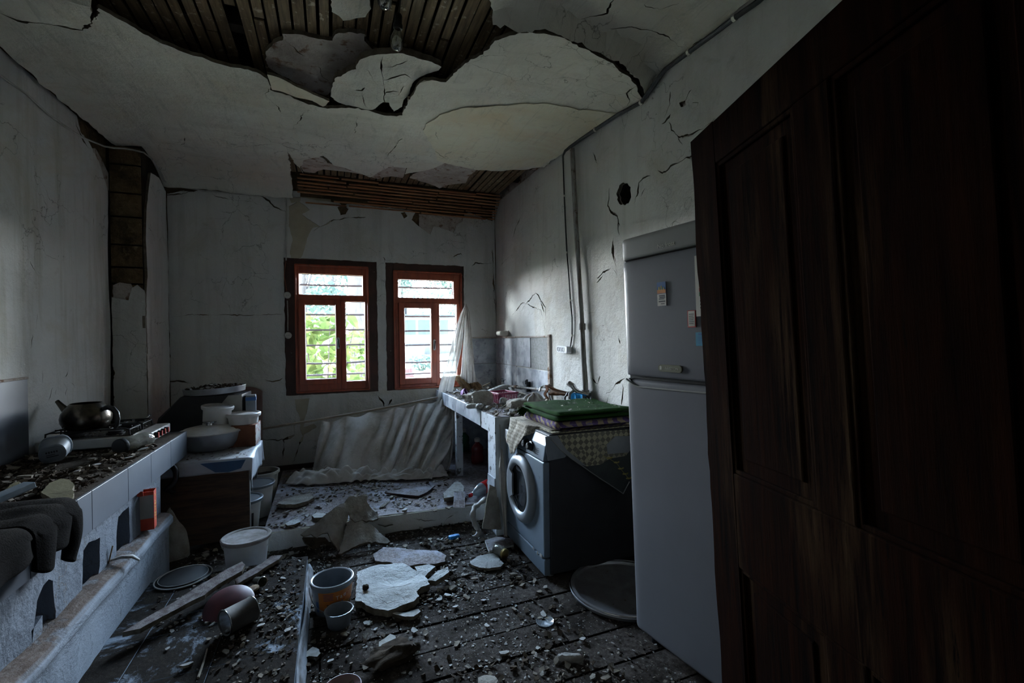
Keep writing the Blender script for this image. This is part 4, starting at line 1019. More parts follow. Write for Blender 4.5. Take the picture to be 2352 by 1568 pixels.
# ================================================================== left side: stove counter, what stands on it and beside it
def wpart(root, mb, name, mat, **kw):
    inv = (Matrix.Translation(root.location) @ root.rotation_euler.to_matrix().to_4x4()).inverted()
    mb.v = [tuple(inv @ Vector(p)) for p in mb.v]
    return mb.build(name, mat, root, **kw)
CX, CT, CE = -.985, .80, 3.96           # counter front, top, far end
ctr = thing('stove_counter', 'whitewashed masonry stove counter with grey tiled edge and small niches', 'counter', (-1.3, 2.8, 0))
m = MB(); m.grid(lambda a, b: Vector((XL + .022 + (CX - .012 - XL - .022) * a, 1.3 + (CE - 1.3) * b, CT - .002 + .010 * max(0, noise.noise(Vector((a * 4, b * 14, 2)))))), 14, 60)
m.box2((XL + .022, 1.3, CT - .17), (CX - .012, CE, CT - .01))
wpart(ctr, m, 'worktop', MT['counter_dirt'], smooth=60)
ty = [1.3, 1.62, 1.94, 2.17, 2.44]
ty = sorted({round(onX(u, v, CX).y, 3) for u, v in ((211, 1130), (294, 1078), (347, 1042), (392, 1012))} | {2.42, 2.10, 1.78, 1.46, 1.3, CE})
for a, b in zip(ty, ty[1:]):
    m = MB(); m.box2((CX - .012, a + .0015, CT - .172), (CX, b - .0015, CT)); wpart(ctr, m, 'edge_tile', MT['grey_tile'], smooth=0, bevel=.0015)
m = MB(); m.box2((XL + .022, CE, CT - .172), (CX, CE + .01, CT)); wpart(ctr, m, 'end_tile', MT['grey_tile'], smooth=0)
WX, WE = CX - .02, 3.47
def NW(px): return [(p.y, p.z) for p in (onX(u, v, WX) for u, v in px)]
nich = [NW([(72, 1482), (70, 1448), (96, 1412), (94, 1480), (112, 1464), (124, 1450), (126, 1404), (122, 1332), (112, 1330), (98, 1345), (84, 1380)]),
        NW([(190, 1362), (190, 1290), (192, 1264), (204, 1246), (218, 1240), (229, 1234), (229, 1300), (222, 1352), (208, 1356)]),
        NW([(268, 1282), (270, 1230), (273, 1186), (285, 1172), (296, 1162), (298, 1230), (294, 1266), (282, 1274)]),
        NW([(331, 1226), (332, 1150), (340, 1126), (347, 1119), (349, 1180), (347, 1210)])]
nich = [refine(p, .02, .004, 500 + k) for k, p in enumerate(nich)]
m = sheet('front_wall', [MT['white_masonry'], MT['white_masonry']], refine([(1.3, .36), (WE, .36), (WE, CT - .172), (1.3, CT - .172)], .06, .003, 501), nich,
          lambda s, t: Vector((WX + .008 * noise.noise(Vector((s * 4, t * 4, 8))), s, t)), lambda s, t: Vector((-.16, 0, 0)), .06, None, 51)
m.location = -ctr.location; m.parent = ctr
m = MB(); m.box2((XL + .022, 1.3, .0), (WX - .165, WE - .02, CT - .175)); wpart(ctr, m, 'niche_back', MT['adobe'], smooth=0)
def ledge(a, b):                          # a: along, b: around the rounded ledge section
    y = 1.3 + (WE - .02 - 1.3) * a; n_ = .016 * noise.noise(Vector((y * 3, b * 2, 1))) + .006 * noise.noise(Vector((y * 11, b * 4, 2)))
    sec = [(WX - .02, .392), (WX + .030, .388), (WX + .058, .378), (WX + .072, .355), (WX + .068, .325), (WX + .050, .300), (WX + .048, .20), (WX + .050, .10), (WX + .060, .0), (WX - .2, 0.0)]
    k = b * (len(sec) - 1); i = min(int(k), len(sec) - 2); f = k - i
    x = sec[i][0] * (1 - f) + sec[i + 1][0] * f - .055 * max(0, (y - 2.3) / 1.15) * max(0, (b - .5) * 2); z = sec[i][1] * (1 - f) + sec[i + 1][1] * f
    return Vector((x + n_, y, z + n_ * .6))
m = MB(); m.grid(ledge, 120, 27); m.box2((WX - .19, 1.3, 0), (WX + .04, WE, .36))
MT['ledge'] = dirty('ledge_plaster', (.26, .285, .32), (.10, .075, .062), (.18, .15, .13), .34, .48, 5)
wpart(ctr, m, 'ledge', MT['ledge'], smooth=70)
# ---- gas hob
HBX, HBY = -1.085, 3.72
hob = thing('gas_hob', 'white enamelled four-burner gas hob with red-tipped black knobs on the counter', 'hob', (-1.345, HBY, CT))
m = MB(); m.rbox((0, 0, .042), (.54, .46, .060), .02); hb = m.build('body', MT['white_enamel'], hob, smooth=40, bevel=.006)
m = MB(); m.rbox((-.03, 0, .074), (.44, .42, .006), .02); m.build('drip_tray', MT['sooty_steel'], hob, smooth=40)
for k, y in enumerate((-.10, -.035, .03, .095)):
    m = MB(); m.lathe([(.0, 0), (.019, 0), (.018, .018), (.0, .020)], 14, axis_mat((.270, y, .046), (.30, y, .046))); kn = m.build('knob', MT['black'], hob)
    m = MB(); m.box((.291, y, .046), (.008, .012, .034)); m.build('knob_grip', MT['print_red'], kn, smooth=0)
for bx_, by_, r_ in ((-.14, -.10, .05), (.07, -.10, .038), (-.14, .11, .038), (.07, .11, .045)):
    m = MB(); m.lathe([(r_ * 1.25, .076), (r_ * 1.2, .082), (r_, .084), (r_, .094), (r_ * .7, .098), (0, .098)], 20, T(bx_, by_, 0)); m.build('burner', MT['black_iron'], hob)
for y0 in (-.105, .110):
    m = MB()
    for y in (y0 - .085, y0 + .085): m.tube([(-.235, y, .075), (-.232, y, .108), (-.215, y, .116), (.15, y, .116), (.168, y, .108), (.170, y, .075)], .0045, 8)
    for x in (-.14, .07):
        for s_ in (-1, 1): m.tube([(x, y0 + s_ * .085, .116), (x, y0 + s_ * .030, .118)], .0045, 8)
        m.tube([(x - .085, y0, .118), (x - .03, y0, .118)], .0045, 8); m.tube([(x + .03, y0, .118), (x + .085, y0, .118)], .0045, 8)
    m.tube([(-.233, y0 - .085, .110), (-.233, y0 + .085, .110)], .0045, 8); m.tube([(.168, y0 - .085, .108), (.168, y0 + .085, .108)], .0045, 8)
    m.build('pan_support', MT['black_iron'], hob)
for x in (-.25, .25):
    for y in (-.21, .21):
        m = MB(); m.lathe([(0, 0), (.014, 0), (.012, .014), (0, .014)], 10, T(x, y, 0)); m.build('foot', MT['black'], hob)
m = MB(); m.tube([(.06, .19, .094), (.10, .20, .105), (.14, .215, .118), (.15, .22, .135)], .006, 8); m.box((.15, .222, .135), (.02, .012, .012)); mesh_thing(m, 'lighter_wand', MT['chrome'], 'small chrome lighter lying across the far corner of the gas hob', 'lighter').location = hob.location
# ---- kettle
kp = onZ(199, 984, CT + .119)
ket = thing('kettle', 'sooty lidless steel kettle with a straight spout on the gas hob', 'kettle', (kp.x, kp.y, CT + .119), (0, 0, atan2(-_R.y, -_R.x)))
ket.scale = (.89, .89, .95)
m = MB(); m.lathe([(.0, .002), (.098, .0), (.120, .016), (.136, .048), (.139, .074), (.132, .105), (.112, .138), (.088, .165), (.085, .168), (.082, .165), (.105, .138), (.125, .105), (.130, .07), (.11, .02), (0, .012)], 44)
m.build('body', MT['sooty_steel'], ket, smooth=60)
m = MB(); m.tube([(.105, 0, .085), (.140, 0, .118), (.175, 0, .152), (.203, 0, .182)], [.034, .024, .017, .0125], 14); m.build('spout', MT['sooty_steel'], ket, smooth=60)
m = MB(); m.tube([(-.118, 0, .128), (-.150, 0, .138), (-.185, 0, .128), (-.210, 0, .100), (-.218, 0, .062), (-.212, 0, .028), (-.196, 0, .004)], [.011, .013, .014, .014, .013, .012, .010], 12, flat=1.3); m.build('handle', MT['black'], ket, smooth=60)
# ---- jar on its side
a, b = onZ(273, 1026, CT + .05), onZ(332, 1010, CT + .05)
b = a + (b - a).normalized() * .215
jar = thing('glass_jar', 'dusty glass jar with black lid lying on the counter beside the hob', 'jar', (a.x, a.y, a.z))
Mj = axis_mat((0, 0, 0), b - a)
m = MB(); m.lathe([(.0, .018), (.040, .018), (.043, .03), (.047, .05), (.046, .09), (.0435, .115), (.046, .14), (.047, .19), (.040, .212), (0, .215)], 28, Mj); m.build('body', MT['jar_glass'], jar, smooth=60)
m = MB(); m.lathe([(0, -.002), (.042, -.002), (.045, .002), (.045, .024), (.040, .024)], 28, Mj); m.build('lid', MT['black'], jar)
m = MB(); m.lathe([(.0475, .135), (.0478, .185)], 10, Mj, 0, 1, 1, 3.6, 5.2); m.lathe([(.0476, .13), (.0479, .16)], 4, Mj, 1, 1, 1, 3.8, 4.4); m.lathe([(.0476, .15), (.0480, .175)], 4, Mj, 2, 1, 1, 4.4, 5.0); m.build('label', [MT['cream_plastic'], MT['print_red'], MT['print_yellow']], jar)
# ---- plastic tub on its side, base towards us
tp_ = onZ(118, 1062, CT + .01)
d_ = (Vector((EYE.x, EYE.y, 0)) - Vector((tp_.x, tp_.y, 0))).normalized()
tub = thing('food_tub', 'dusty oval plastic food tub lying on its side on the counter', 'tub', (tp_.x, tp_.y, CT + .012), (0, 0, 0))
R_ = Vector((_R.x, _R.y, 0)).normalized(); F_ = Vector((_F.x, _F.y, 0)).normalized()
base_c = Vector((0, 0, .062)) - F_ * .03 + R_ * .035 + Vector((0, 0, -.012))
rim_c = Vector((0, 0, .068)) + F_ * .06 - R_ * .035
Mt = axis_mat(rim_c, base_c); Mt = Matrix.Translation(rim_c) @ Matrix((R_ * .94 + Vector((0, 0, .20)), (base_c - rim_c).normalized().cross(R_).normalized() * -1, (base_c - rim_c).normalized())).transposed().to_4x4()
def stadium(hw, hh, n=8):
    return [(hw - hh + hh * cos(-pi / 2 + pi * k / n), hh * sin(-pi / 2 + pi * k / n)) for k in range(n + 1)] + [(-(hw - hh) + hh * cos(pi / 2 + pi * k / n), hh * sin(pi / 2 + pi * k / n)) for k in range(n + 1)]
L_ = (base_c - rim_c).length
def loft(mb_, rings, mi=0, M_=None, cap0=True, cap1=True):
    n = len(rings[0][0]); vs = [(x, y, z) for poly, z in rings for x, y in poly]
    fs = [(k * n + j, k * n + (j + 1) % n, (k + 1) * n + (j + 1) % n, (k + 1) * n + j) for k in range(len(rings) - 1) for j in range(n)]
    if cap0: fs.append(tuple(range(n - 1, -1, -1)))
    if cap1: fs.append(tuple((len(rings) - 1) * n + j for j in range(n)))
    mb_.add(vs, fs, mi, M_)
m = MB(); loft(m, [(stadium(.092, .058), .004), (stadium(.080, .048), L_ - .006), (stadium(.074, .042), L_)], 0, Mt); m.build('body', MT['clear_grey'], tub, smooth=35)
m = MB(); loft(m, [(stadium(.100, .064), -.004), (stadium(.100, .064), .008), (stadium(.092, .056), .010)], 0, Mt); m.build('rim', MT['clear_plastic'], tub, smooth=35)
m = MB(); loft(m, [(stadium(.062, .031), L_ + .0002), (stadium(.062, .031), L_ + .0012)], 0, Mt)
for q in range(5): m.box((-.03 + .015 * q, -.012, L_ + .0014), (.010, .010, .0008), Mt, 1)
m.box((0, .012, L_ + .0014), (.07, .006, .0008), Mt, 1); m.box((-.01, .002, L_ + .0014), (.05, .004, .0008), Mt, 1)
m.build('base_print', [MT['clear_grey'], MT['print_dark']], tub)
# ---- things lying on the near end of the counter
a, b = onZ(2, 1158, CT + .02), onZ(92, 1118, CT + .045)
m = MB(); Mp = axis_mat((0, 0, 0), (b - a) * 1.9, (0, 0, 1)); m.box((0, 0, (b - a).length * .5 - .14), (.055, .022, (b - a).length + .3), Mp); m.box((0, -.012, (b - a).length * .5 - .14), (.058, .004, (b - a).length + .305), Mp, 1)
MT['blue_board'] = M('blue_grey_board_edge', (.12, .165, .215), (.20, .245, .29), scale=12, rough=.6)
o = mesh_thing(m, 'tile_strip', [MT['blue_board'], MT['grey_tile']], 'blue-grey tile strip lying on the near end of the counter', 'tile', smooth=0, bevel=.003); o.location = a + Vector((-.04, 0, .012))
def traced_slab(name, px, z, th, mats, label, cat, tilt=(0, 0), amp=.004, seed=0, cracks=(), group=None, spacing=.03, uneven=.006):
    P = [onZ(u, v, z) for u, v in px]; c = sum(P, Vector()) / len(P)
    pl = [(p.x - c.x, p.y - c.y) for p in P]
    ck = [crack_poly([((q := onZ(u, v, z)).x - c.x, q.y - c.y) for u, v in cp], w, seed + k, .015, .004) for k, (cp, w) in enumerate(cracks)]
    o_ = sheet(name, mats, refine(pl, .012, amp, seed), ck, lambda s, t: Vector((s, t, tilt[0] * s + tilt[1] * t + uneven * noise.noise(Vector((s * 8, t * 8, seed))))), lambda s, t: Vector((0, 0, -th)), spacing, None, seed)
    o_.location = (c.x, c.y, z)
    return tag(o_, label, cat, group)
traced_slab('plaster_slab', [(92, 1130), (115, 1108), (140, 1098), (160, 1101), (170, 1110), (166, 1124), (172, 1132), (165, 1146), (140, 1156), (124, 1160), (118, 1144), (104, 1136)], CT + .035, .018, [MT['olive_slab'], MT['broken_edge']], 'cracked olive plaster slab on the near counter edge', 'plaster', seed=601, cracks=[([(112, 1133), (140, 1133), (168, 1126)], .005)])
traced_slab('plaster_slab', [(8, 1126), (30, 1108), (44, 1104), (46, 1120), (30, 1124), (20, 1128)], CT + .03, .014, [MT['olive_slab'], MT['broken_edge']], 'small olive plaster slab behind the blue-grey tile strip', 'plaster', seed=602)
# ---- dark fleece hanging over the near end of the edge
fl = thing('fleece_garment', 'dark dusty fleece hanging over the near counter edge', 'garment', (CX - .2, 2.2, CT))
def drape(y0, y1, xin, drop, seed, w=.012):
    def f(a, b):
        y = y0 + (y1 - y0) * a; s = b * (xin + drop); n_ = noise.noise(Vector((y * 5, b * 3, seed)))
        dr = drop * (1 - .14 * (2 * a - 1) ** 2 + .10 * noise.noise(Vector((y * 4, 0, seed))))
        s = b * (xin + dr); rr = .04; arc = rr * pi / 2
        bul = .008 * sin(a * pi) + .024 * noise.noise(Vector((y * 9, b * 2, seed + 2)))
        if s < xin: return Vector((CX - xin + s, y, CT + .040 + bul * .8 + .01 * n_))
        q = s - xin
        if q < arc: return Vector((CX + rr * sin(q / rr) + .012, y, CT + .040 - rr + rr * cos(q / rr) + bul * .8))
        return Vector((CX + rr + .012 + bul * (1 + .6 * b), y + .03 * (q - arc) * n_, CT + .04 - rr - (q - arc)))
    return f
m = MB(); m.grid(drape(2.18, 2.29, .22, .24, 1), 16, 40); wpart(fl, m, 'sleeve', MT['dark_fleece'], smooth=180, solid=.014)
m = MB(); m.grid(drape(2.00, 2.11, .24, .20, 5), 16, 40); wpart(fl, m, 'sleeve', MT['dark_fleece'], smooth=180, solid=.014)
m = MB(); m.grid(drape(1.30, 1.99, .30, .14, 9), 30, 40); wpart(fl, m, 'body', MT['dark_fleece'], smooth=180, solid=.014)
m = MB(); m.grid(drape(2.06, 2.22, .26, .16, 13), 18, 36); wpart(fl, m, 'hem', MT['dark_fleece'], smooth=180, solid=.012)
m = MB(); m.grid(lambda a, b: Vector((CX - .42 + .36 * a, 1.6 + .66 * b, CT + .02 + .035 * sin(a * pi) * (.6 + .5 * noise.noise(Vector((a * 4, b * 5, 3)))))), 20, 30); wpart(fl, m, 'collar', MT['dark_fleece'], smooth=180, solid=.02)
# ---- red carton in the last niche
rp = onZ(344, 1214, .392)
rc = thing('carton', 'open red carton with a grey label standing in the last niche', 'carton', (rp.x - .02, rp.y, .396), (0, 0, .12))
m = MB(); x_, y_, h_ = .045, .032, .215
for (c, d) in (((-x_, 0, h_ / 2), (.002, 2 * y_, h_)), ((x_, 0, h_ / 2), (.002, 2 * y_, h_)), ((0, -y_, h_ / 2), (2 * x_, .002, h_)), ((0, y_, h_ / 2), (2 * x_, .002, h_)), ((0, 0, .001), (2 * x_, 2 * y_, .002))): m.box(c, d)
m.build('body', MT['red_carton'], rc, smooth=0)
m = MB(); m.box((0, -y_ - .0015, .130), (2 * x_ - .002, .001, .13)); m.build('label_panel', MT['paper_grey'], rc, smooth=0)
m = MB()
for k in range(7): m.box((x_ + .0015, -.004 + .004 * (k % 2), .05 + k * .017), (.001, .016 + .01 * (k % 3), .007), mi=0)
m.box((x_ + .0015, 0, .185), (.001, .012, .012), mi=0); m.build('print', MT['print_yellow'], rc, smooth=0)
m = MB(); m.box((-x_ * .4, y_ + .008, h_ + .012), (.05, .002, .035), T(0, 0, 0, .5)); m.build('flap', MT['red_carton'], rc, smooth=0)
# ---- dirty sickle blade and straw in the third niche
pp = onZ(292, 1276, .40)
m = MB(); m.tube([(pp.x - .06, pp.y - .03, .40), (pp.x - .01, pp.y - .035, .412), (pp.x + .03, pp.y - .03, .405), (pp.x + .055, pp.y - .02, .378)], [.010, .014, .014, .009], 8, flat=.5); mesh_thing(m, 'curved_pipe_offcut', MT['rust_pipe'], 'curved dark offcut of pipe lying on the ledge below the third niche', 'pipe')
m = MB(); m.tube([(pp.x - .055, pp.y - .05, .395), (pp.x - .045, pp.y - .03, .47)], .003, 6); mesh_thing(m, 'stick', MT['grain_wood'], 'thin pale stick leaning in the third niche', 'stick')

# ================================================================== buckets and pots
def bucket(name, loc, rt, rb, h, label, cat='bucket', lid=None, mat='white_plastic', handle=True, tilt=(0, 0, 0), lidmat=None, inside=None, extra=None, group=None, open_top=True, hang=pi * .55, rz=0):
    root = thing(name, label, cat, loc, (tilt[0], tilt[1], rz), group)
    m = MB()
    prof = [(0, 0), (rb, 0), (rb + (rt - rb) * .5, h * .5), (rt, h), (rt + .006, h), (rt + .006, h - .018), (rt + .010, h - .018), (rt + .010, h + .002), (rt - .004, h + .002), (rt - .006, h - .03), (rb - .004, .006), (0, .006)]
    m.lathe(prof, 40); m.build('body', MT[mat], root, smooth=40)
    if lid:
        m = MB(); m.lathe([(rt + .013, h - .012), (rt + .015, h + .006), (rt + .008, h + .011), (rt - .004, h + .009), (rt - .010, h + .003), (rt * .5, h + .003), (0, h + .003)], 40); m.build('lid', MT[lidmat or mat], root, smooth=40)
    if inside:
        m = MB(); m.grid(lambda a, b: Vector(((rt - .012) * .93 * b * cos(a * 2 * pi), (rt - .012) * .93 * b * sin(a * 2 * pi), h * .86 + .012 * noise.noise(Vector((b * 3 * cos(a * 6.28), b * 3 * sin(a * 6.28), rt))))), 24, 6, closed_u=True); m.build('contents', MT[inside], root, smooth=180)
    if handle:
        m = MB(); q = []
        for k in range(17):
            a = pi * k / 16; q.append(((rt + .014) * cos(a), -(rt + .012) * sin(a) * cos(hang - pi / 2), h - .016 - (rt + .012) * sin(a) * sin(hang - pi / 2) * .55 - .02 * sin(a)))
        m.tube([p_ for p_ in q], .0022, 6); m.build('handle', MT['cream_plastic'], root)
    return root
FACE = atan2(-_F.y, -_F.x)
def facing(p): return atan2(EYE.y - p[1], EYE.x - p[0]) + pi / 2       # local -y looks at the viewer
def band(r0, r1, z0, z1, a0, a1, mi=0, mb_=None, n=6):
    """patch wrapped on a tapered wall; angles measured from local -y"""
    (mb_ or MB()).lathe([(r0, z0), (r1, z1)], n, None, mi, 1, 1, a0 - pi / 2, a1 - pi / 2); return mb_
bp = onZ(567, 1306, 0)
bucket('bucket', (bp.x, bp.y, 0), .128, .108, .205, 'white lidded bucket on the floor behind the broken board', lid=True, lidmat='bucket_lid', hang=pi * .93, rz=facing(bp) - .25)
# behind the cabinet's right edge
c3 = onZ(566, 1228, 0); c3.x += -.03
b3 = bucket('bucket', (c3.x, c3.y + .05, 0), .125, .10, .255, 'white bucket with a blue label, nearest of three beside the dark table', lid=True, handle=False, lidmat='clear_grey')
m = MB(); band(.113, .118, .07, .17, .15, .62, 0, m); band(.1135, .1185, .07, .17, .66, .80, 1, m); m.build('label', [MT['print_blue'], MT['print_dark']], b3)
c2 = Vector((c3.x + .035, c3.y + .42, 0)); bucket('bucket', c2, .135, .11, .26, 'white bucket, middle of three beside the dark table', lid=True, handle=False, lidmat='clear_grey')
c1 = Vector((c3.x + .04, c3.y + .78, 0)); bucket('bucket', c1, .135, .11, .27, 'open bucket of brown dirt, farthest of three at the right end of the dark table', inside='clod', handle=False, mat='cream_plastic')
# ---- table with its oilcloth
CY = 3.80
cr = onY(573, 1080, CY); ct_ = onY(500, 1058, CY).z
cab = thing('work_table', 'dark brown wooden table with a closed front board under a white oilcloth', 'table', ((cr.x - 1.36) / 2, CY + .3, 0))
m = MB(); m.box2((-1.36, CY + .012, ct_ - .035), (cr.x, CY + .60, ct_ - .008)); wpart(cab, m, 'tabletop', MT['brown_wood'], smooth=0, bevel=.004)
m = MB(); m.box2((-1.355, CY, .02), (cr.x - .004, CY + .014, ct_ - .02)); wpart(cab, m, 'front_board', MT['brown_wood'], smooth=0, bevel=.003)
m = MB(); m.box2((cr.x - .004, CY + .001, .02), (cr.x + .002, CY + .015, ct_ - .035)); wpart(cab, m, 'edge_strip', MT['paper_grey'], smooth=0)
for x in (-1.33, cr.x - .16):
    for y in (CY + .036, CY + .575):
        m = MB(); m.box2((x - .02, y - .02, 0), (x + .02, y + .02, ct_ - .035)); wpart(cab, m, 'leg', MT['brown_wood'], smooth=0)
oc = thing('oilcloth', 'white oilcloth with blue corners spread over the dark brown table', 'tablecloth', (cr.x - .3, CY + .3, ct_))
X0, X1, Y0_, Y1_ = -1.34, cr.x + .004, CY - .008, CY + .615
def cloth_xy(a, b):
    """a across (x), b along (y): flat on top, hanging at the front and right"""
    u = -.0 + a * (X1 - X0 + .16); v = b * (Y1_ - Y0_ + .09) - .09
    x = X0 + u; y = Y0_ + v; z = ct_ + .004 + .003 * noise.noise(Vector((x * 9, y * 9, 3)))
    if x > X1: z -= (x - X1) * (1 + .35 * noise.noise(Vector((y * 6, 0, 1)))); x = X1 + .010 + .02 * noise.noise(Vector((y * 7, z * 4, 2))) + .02 * (ct_ - z)
    if y < Y0_: z -= (Y0_ - y); y = Y0_ - .006 - .008 * noise.noise(Vector((x * 8, z * 5, 4)))
    return Vector((x, y, z))
m = MB(); m.grid(cloth_xy, 60, 44); wpart(oc, m, 'cloth', MT['table_cover'], smooth=180, solid=.003, offset=1)
m = MB()
xa, xb = onY(462, 1060, CY).x, onY(566, 1060, CY).x; zt_ = ct_ - .003
m.add([(xa, Y0_ - .022, zt_), (xb, Y0_ - .022, zt_), (xb - .03, Y0_ - .021, zt_ - .06), ((xa + xb) / 2 + .03, Y0_ - .021, zt_ - .078), ((xa + xb) / 2 - .05, Y0_ - .021, zt_ - .07)], [(0, 4, 3, 2, 1)]); wpart(oc, m, 'blue_corner', MT['blue_cloth_corner'], smooth=0, solid=.002)
TOPZ = ct_ + .008
# pot
pp = onZ(483, 1046, TOPZ); sc = px_size(58, pp)
pp = onZ(486, 1027, TOPZ)
pot = thing('cooking_pot', 'dented aluminium pot with a domed dusty lid on the oilcloth', 'pot', (pp.x, pp.y - .05, TOPZ))
s_ = .185
m = MB(); m.lathe([(0, .002), (.115, 0), (.150, .015), (.172, .055), (.183, .105), (.186, .118), (.196, .120), (.196, .124), (.182, .124), (.168, .055), (0, .012)], 48); m.build('body', MT['aluminium'], pot, smooth=50)
pot.scale = (1.14, 1.14, 1.1)
m = MB(); m.lathe([(.192, .124), (.194, .130), (.178, .137), (.168, .136), (.150, .150), (.10, .162), (.05, .168), (0, .170)], 48); lid = m.build('lid', MT['dusty_lid'], pot, smooth=50)
m = MB(); m.lathe([(0, .168), (.022, .168), (.020, .182), (.042, .190), (.042, .196), (0, .198)], 24); m.build('lid_knob', MT['bright_steel'], lid, smooth=40)
# leaning white tub
tp_ = onY(491, 960, CY + .53); th_ = onY(491, 934, CY + .53).z - TOPZ
t1 = bucket('plastic_tub', (tp_.x, CY + .53, TOPZ + .002), .100, .086, th_, 'leaning white plastic tub with blue print behind the aluminium pot', 'tub', lid=True, handle=False, tilt=(.06, .10, 0), rz=.1)
m = MB(); tr1 = lambda z: .086 + .014 * z / th_ + .0022
band(tr1(.10), tr1(.15), .10, .15, .0, .25, 0, m); band(tr1(.155), tr1(.165), .155, .165, .0, .30, 2, m)
for k in range(6): band(tr1(.09 + .016 * k), tr1(.095 + .016 * k), .09 + .016 * k, .096 + .016 * k, .40, .80, 2, m, 3)
band(tr1(.08), tr1(.10), .08, .10, -.75, -.4, 1, m); band(tr1(.12), tr1(.15), .12, .15, -.8, -.55, 0, m); band(tr1(.16), tr1(.18), .16, .18, -.9, -.5, 0, m)
m.build('print', [MT['print_blue'], MT['print_red'], MT['print_grey']], t1)
# carton and low tub
cp = onZ(566, 1034, TOPZ)
cp = onZ(581, 1027, TOPZ)
bx = thing('cardboard_box', 'brown cardboard box with printed side at the corner of the oilcloth', 'box', (cp.x - .085, cp.y + .17, TOPZ), (0, 0, -.03))
m = MB(); m.box((0, 0, .085), (.20, .24, .17)); m.build('body', MT['cardboard'], bx, smooth=0, bevel=.003)
m = MB(); m.box((.101, 0, .085), (.002, .23, .16)); m.build('printed_side', MT['print_panel'], bx, smooth=0)
t2 = bucket('plastic_tub', (cp.x - .088, cp.y + .17, TOPZ + .171), .112, .104, .075, 'low white tub with debris on its lid standing on the cardboard box', 'tub', lid=True, handle=False)
# brown armchair back, oven, tray behind
ov = thing('oven', 'black boxy oven with white side panel under the round tray', 'oven', (-1.0, CY + .45, 0))
OY = CY + .66
a0, a1 = onY(414, 912, OY), onY(556, 905, OY); ob = .02
oz = a0.z
m = MB(); m.add([(a0.x - .24, OY, ob), (a1.x, OY, ob), (a1.x, OY, oz), (a0.x, OY, oz), (a0.x - .16, OY, oz - .20), (-1.38, OY + .28, ob), (a1.x + .03, OY + .28, ob), (a1.x + .03, OY + .28, oz), (a0.x + .0, OY + .28, oz), (-1.38, OY + .28, oz - .20)],
              [(0, 1, 2, 3, 4), (9, 8, 7, 6, 5), (1, 6, 7, 2), (2, 7, 8, 3), (3, 8, 9, 4), (4, 9, 5, 0), (0, 5, 6, 1)]); wpart(ov, m, 'body', MT['washer_dark'], smooth=0, bevel=.004)
w0 = onY(512, 948, OY)
m = MB(); m.add([(w0.x, OY - .006, TOPZ + .03), (a1.x, OY - .006, TOPZ + .03), (a1.x, OY - .006, oz - .004), (a1.x - .10, OY - .006, oz - .004), (w0.x - .03, OY - .006, oz - .10)], [(0, 1, 2, 3, 4)]); wpart(ov, m, 'side_panel', MT['paper_grey'], smooth=0, solid=.01, offset=0)
for fx in (a0.x - .2, a1.x - .06):
    for fy in (OY + .05, OY + .3): m = MB(); m.box2((fx, fy, 0), (fx + .05, fy + .05, ob)); wpart(ov, m, 'foot', MT['black'], smooth=0)
ty_ = OY + .14; tc_ = onY(495, 897, ty_)
tr_ = thing('baking_tray', 'round aluminium baking tray full of plaster debris on the black oven', 'tray', (tc_.x, ty_, oz + .004), (0, -.045, 0))
m = MB(); m.lathe([(0, .012), (.202, .012), (.219, .015), (.226, .058), (.232, .060), (.232, .056), (.230, .051), (.223, .010), (.202, .005), (0, .005)], 48); m.build('body', MT['steel'], tr_, smooth=40)
m = MB(); r = random.Random(8)
m.grid(lambda a, b: Vector((.218 * b * cos(6.283 * a), .218 * b * sin(6.283 * a), .034 + .035 * (1 - b) + .012 * noise.noise(Vector((b * 8 * cos(a * 6.28), b * 8 * sin(a * 6.28), 2))))), 36, 12, closed_u=True)
for k in range(150):
    a, d = r.uniform(0, 6.28), .20 * sqrt(r.random()); slab_piece(m, r.uniform(.008, .026), r.uniform(.004, .012), k, T(d * cos(a), d * sin(a), .048 + .03 * (1 - d / .22), r.uniform(-.5, .5), r.uniform(-.5, .5), r.uniform(0, 6)), 6)
tag(m.build('debris', [MT['chip'], MT['clod']], tr_, smooth=0), kind='stuff')
cc = onY(575, 925, OY + .02)
ca = thing('carton', 'narrow white carton with a blue band beside the black oven', 'carton', (cc.x, OY + .06, 0), (0, 0, .1))
ch_ = onY(575, 908, OY).z
m = MB(); m.box((0, 0, ch_ / 2), (.075, .10, ch_)); m.build('body', MT['clear_grey'], ca, smooth=0, bevel=.003)
m = MB(); m.box((0, 0, ch_ - .03), (.079, .104, .03)); m.build('blue_band', MT['print_blue'], ca, smooth=0)
ac = onY(588, 900, 4.78)
chair = thing('chair', 'brown chair with rounded back against the wall behind the cartons', 'chair', (ac.x - .22, 4.975, 0))
m = MB(); bt = ac.z - .01
m.grid(lambda a, b: Vector((-.22 + .44 * a, .14 + .05 * b - .05 * sin(pi * a), .45 + (bt - .45 + .035) * b * (1 - .10 * (abs(2 * a - 1)) ** 4))), 24, 12); m.build('backrest', M('pinkish_brown_vinyl', (.16, .10, .085), (.11, .065, .055), rough=.6), chair, smooth=180, solid=.035)
m = MB(); m.rbox((0, -.02, .43), (.42, .36, .05), .06); m.build('seat', MT['brown_wood'], chair, smooth=40)
for sx_ in (-.18, .18):
    for sy in (-.15, .14):
        m = MB(); m.tube([(sx_, sy, 0), (sx_, sy, .42)], .014, 8); m.build('leg', MT['black_iron'], chair)
# black hose hanging under the counter end
hp = onY(388, 1098, 3.72)
m = MB(); m.tube([(hp.x - .04 + .075 * cos(a), 3.74 + .03 * sin(a * .5), hp.z + .01 + .085 * sin(a)) for a in [1.9 - 3.2 * k / 18 for k in range(19)]] + [(hp.x + .0, 3.80, hp.z - .12)], .017, 12); mesh_thing(m, 'rubber_hose', MT['black'], 'looped black rubber hose below the far end of the stove counter', 'hose')
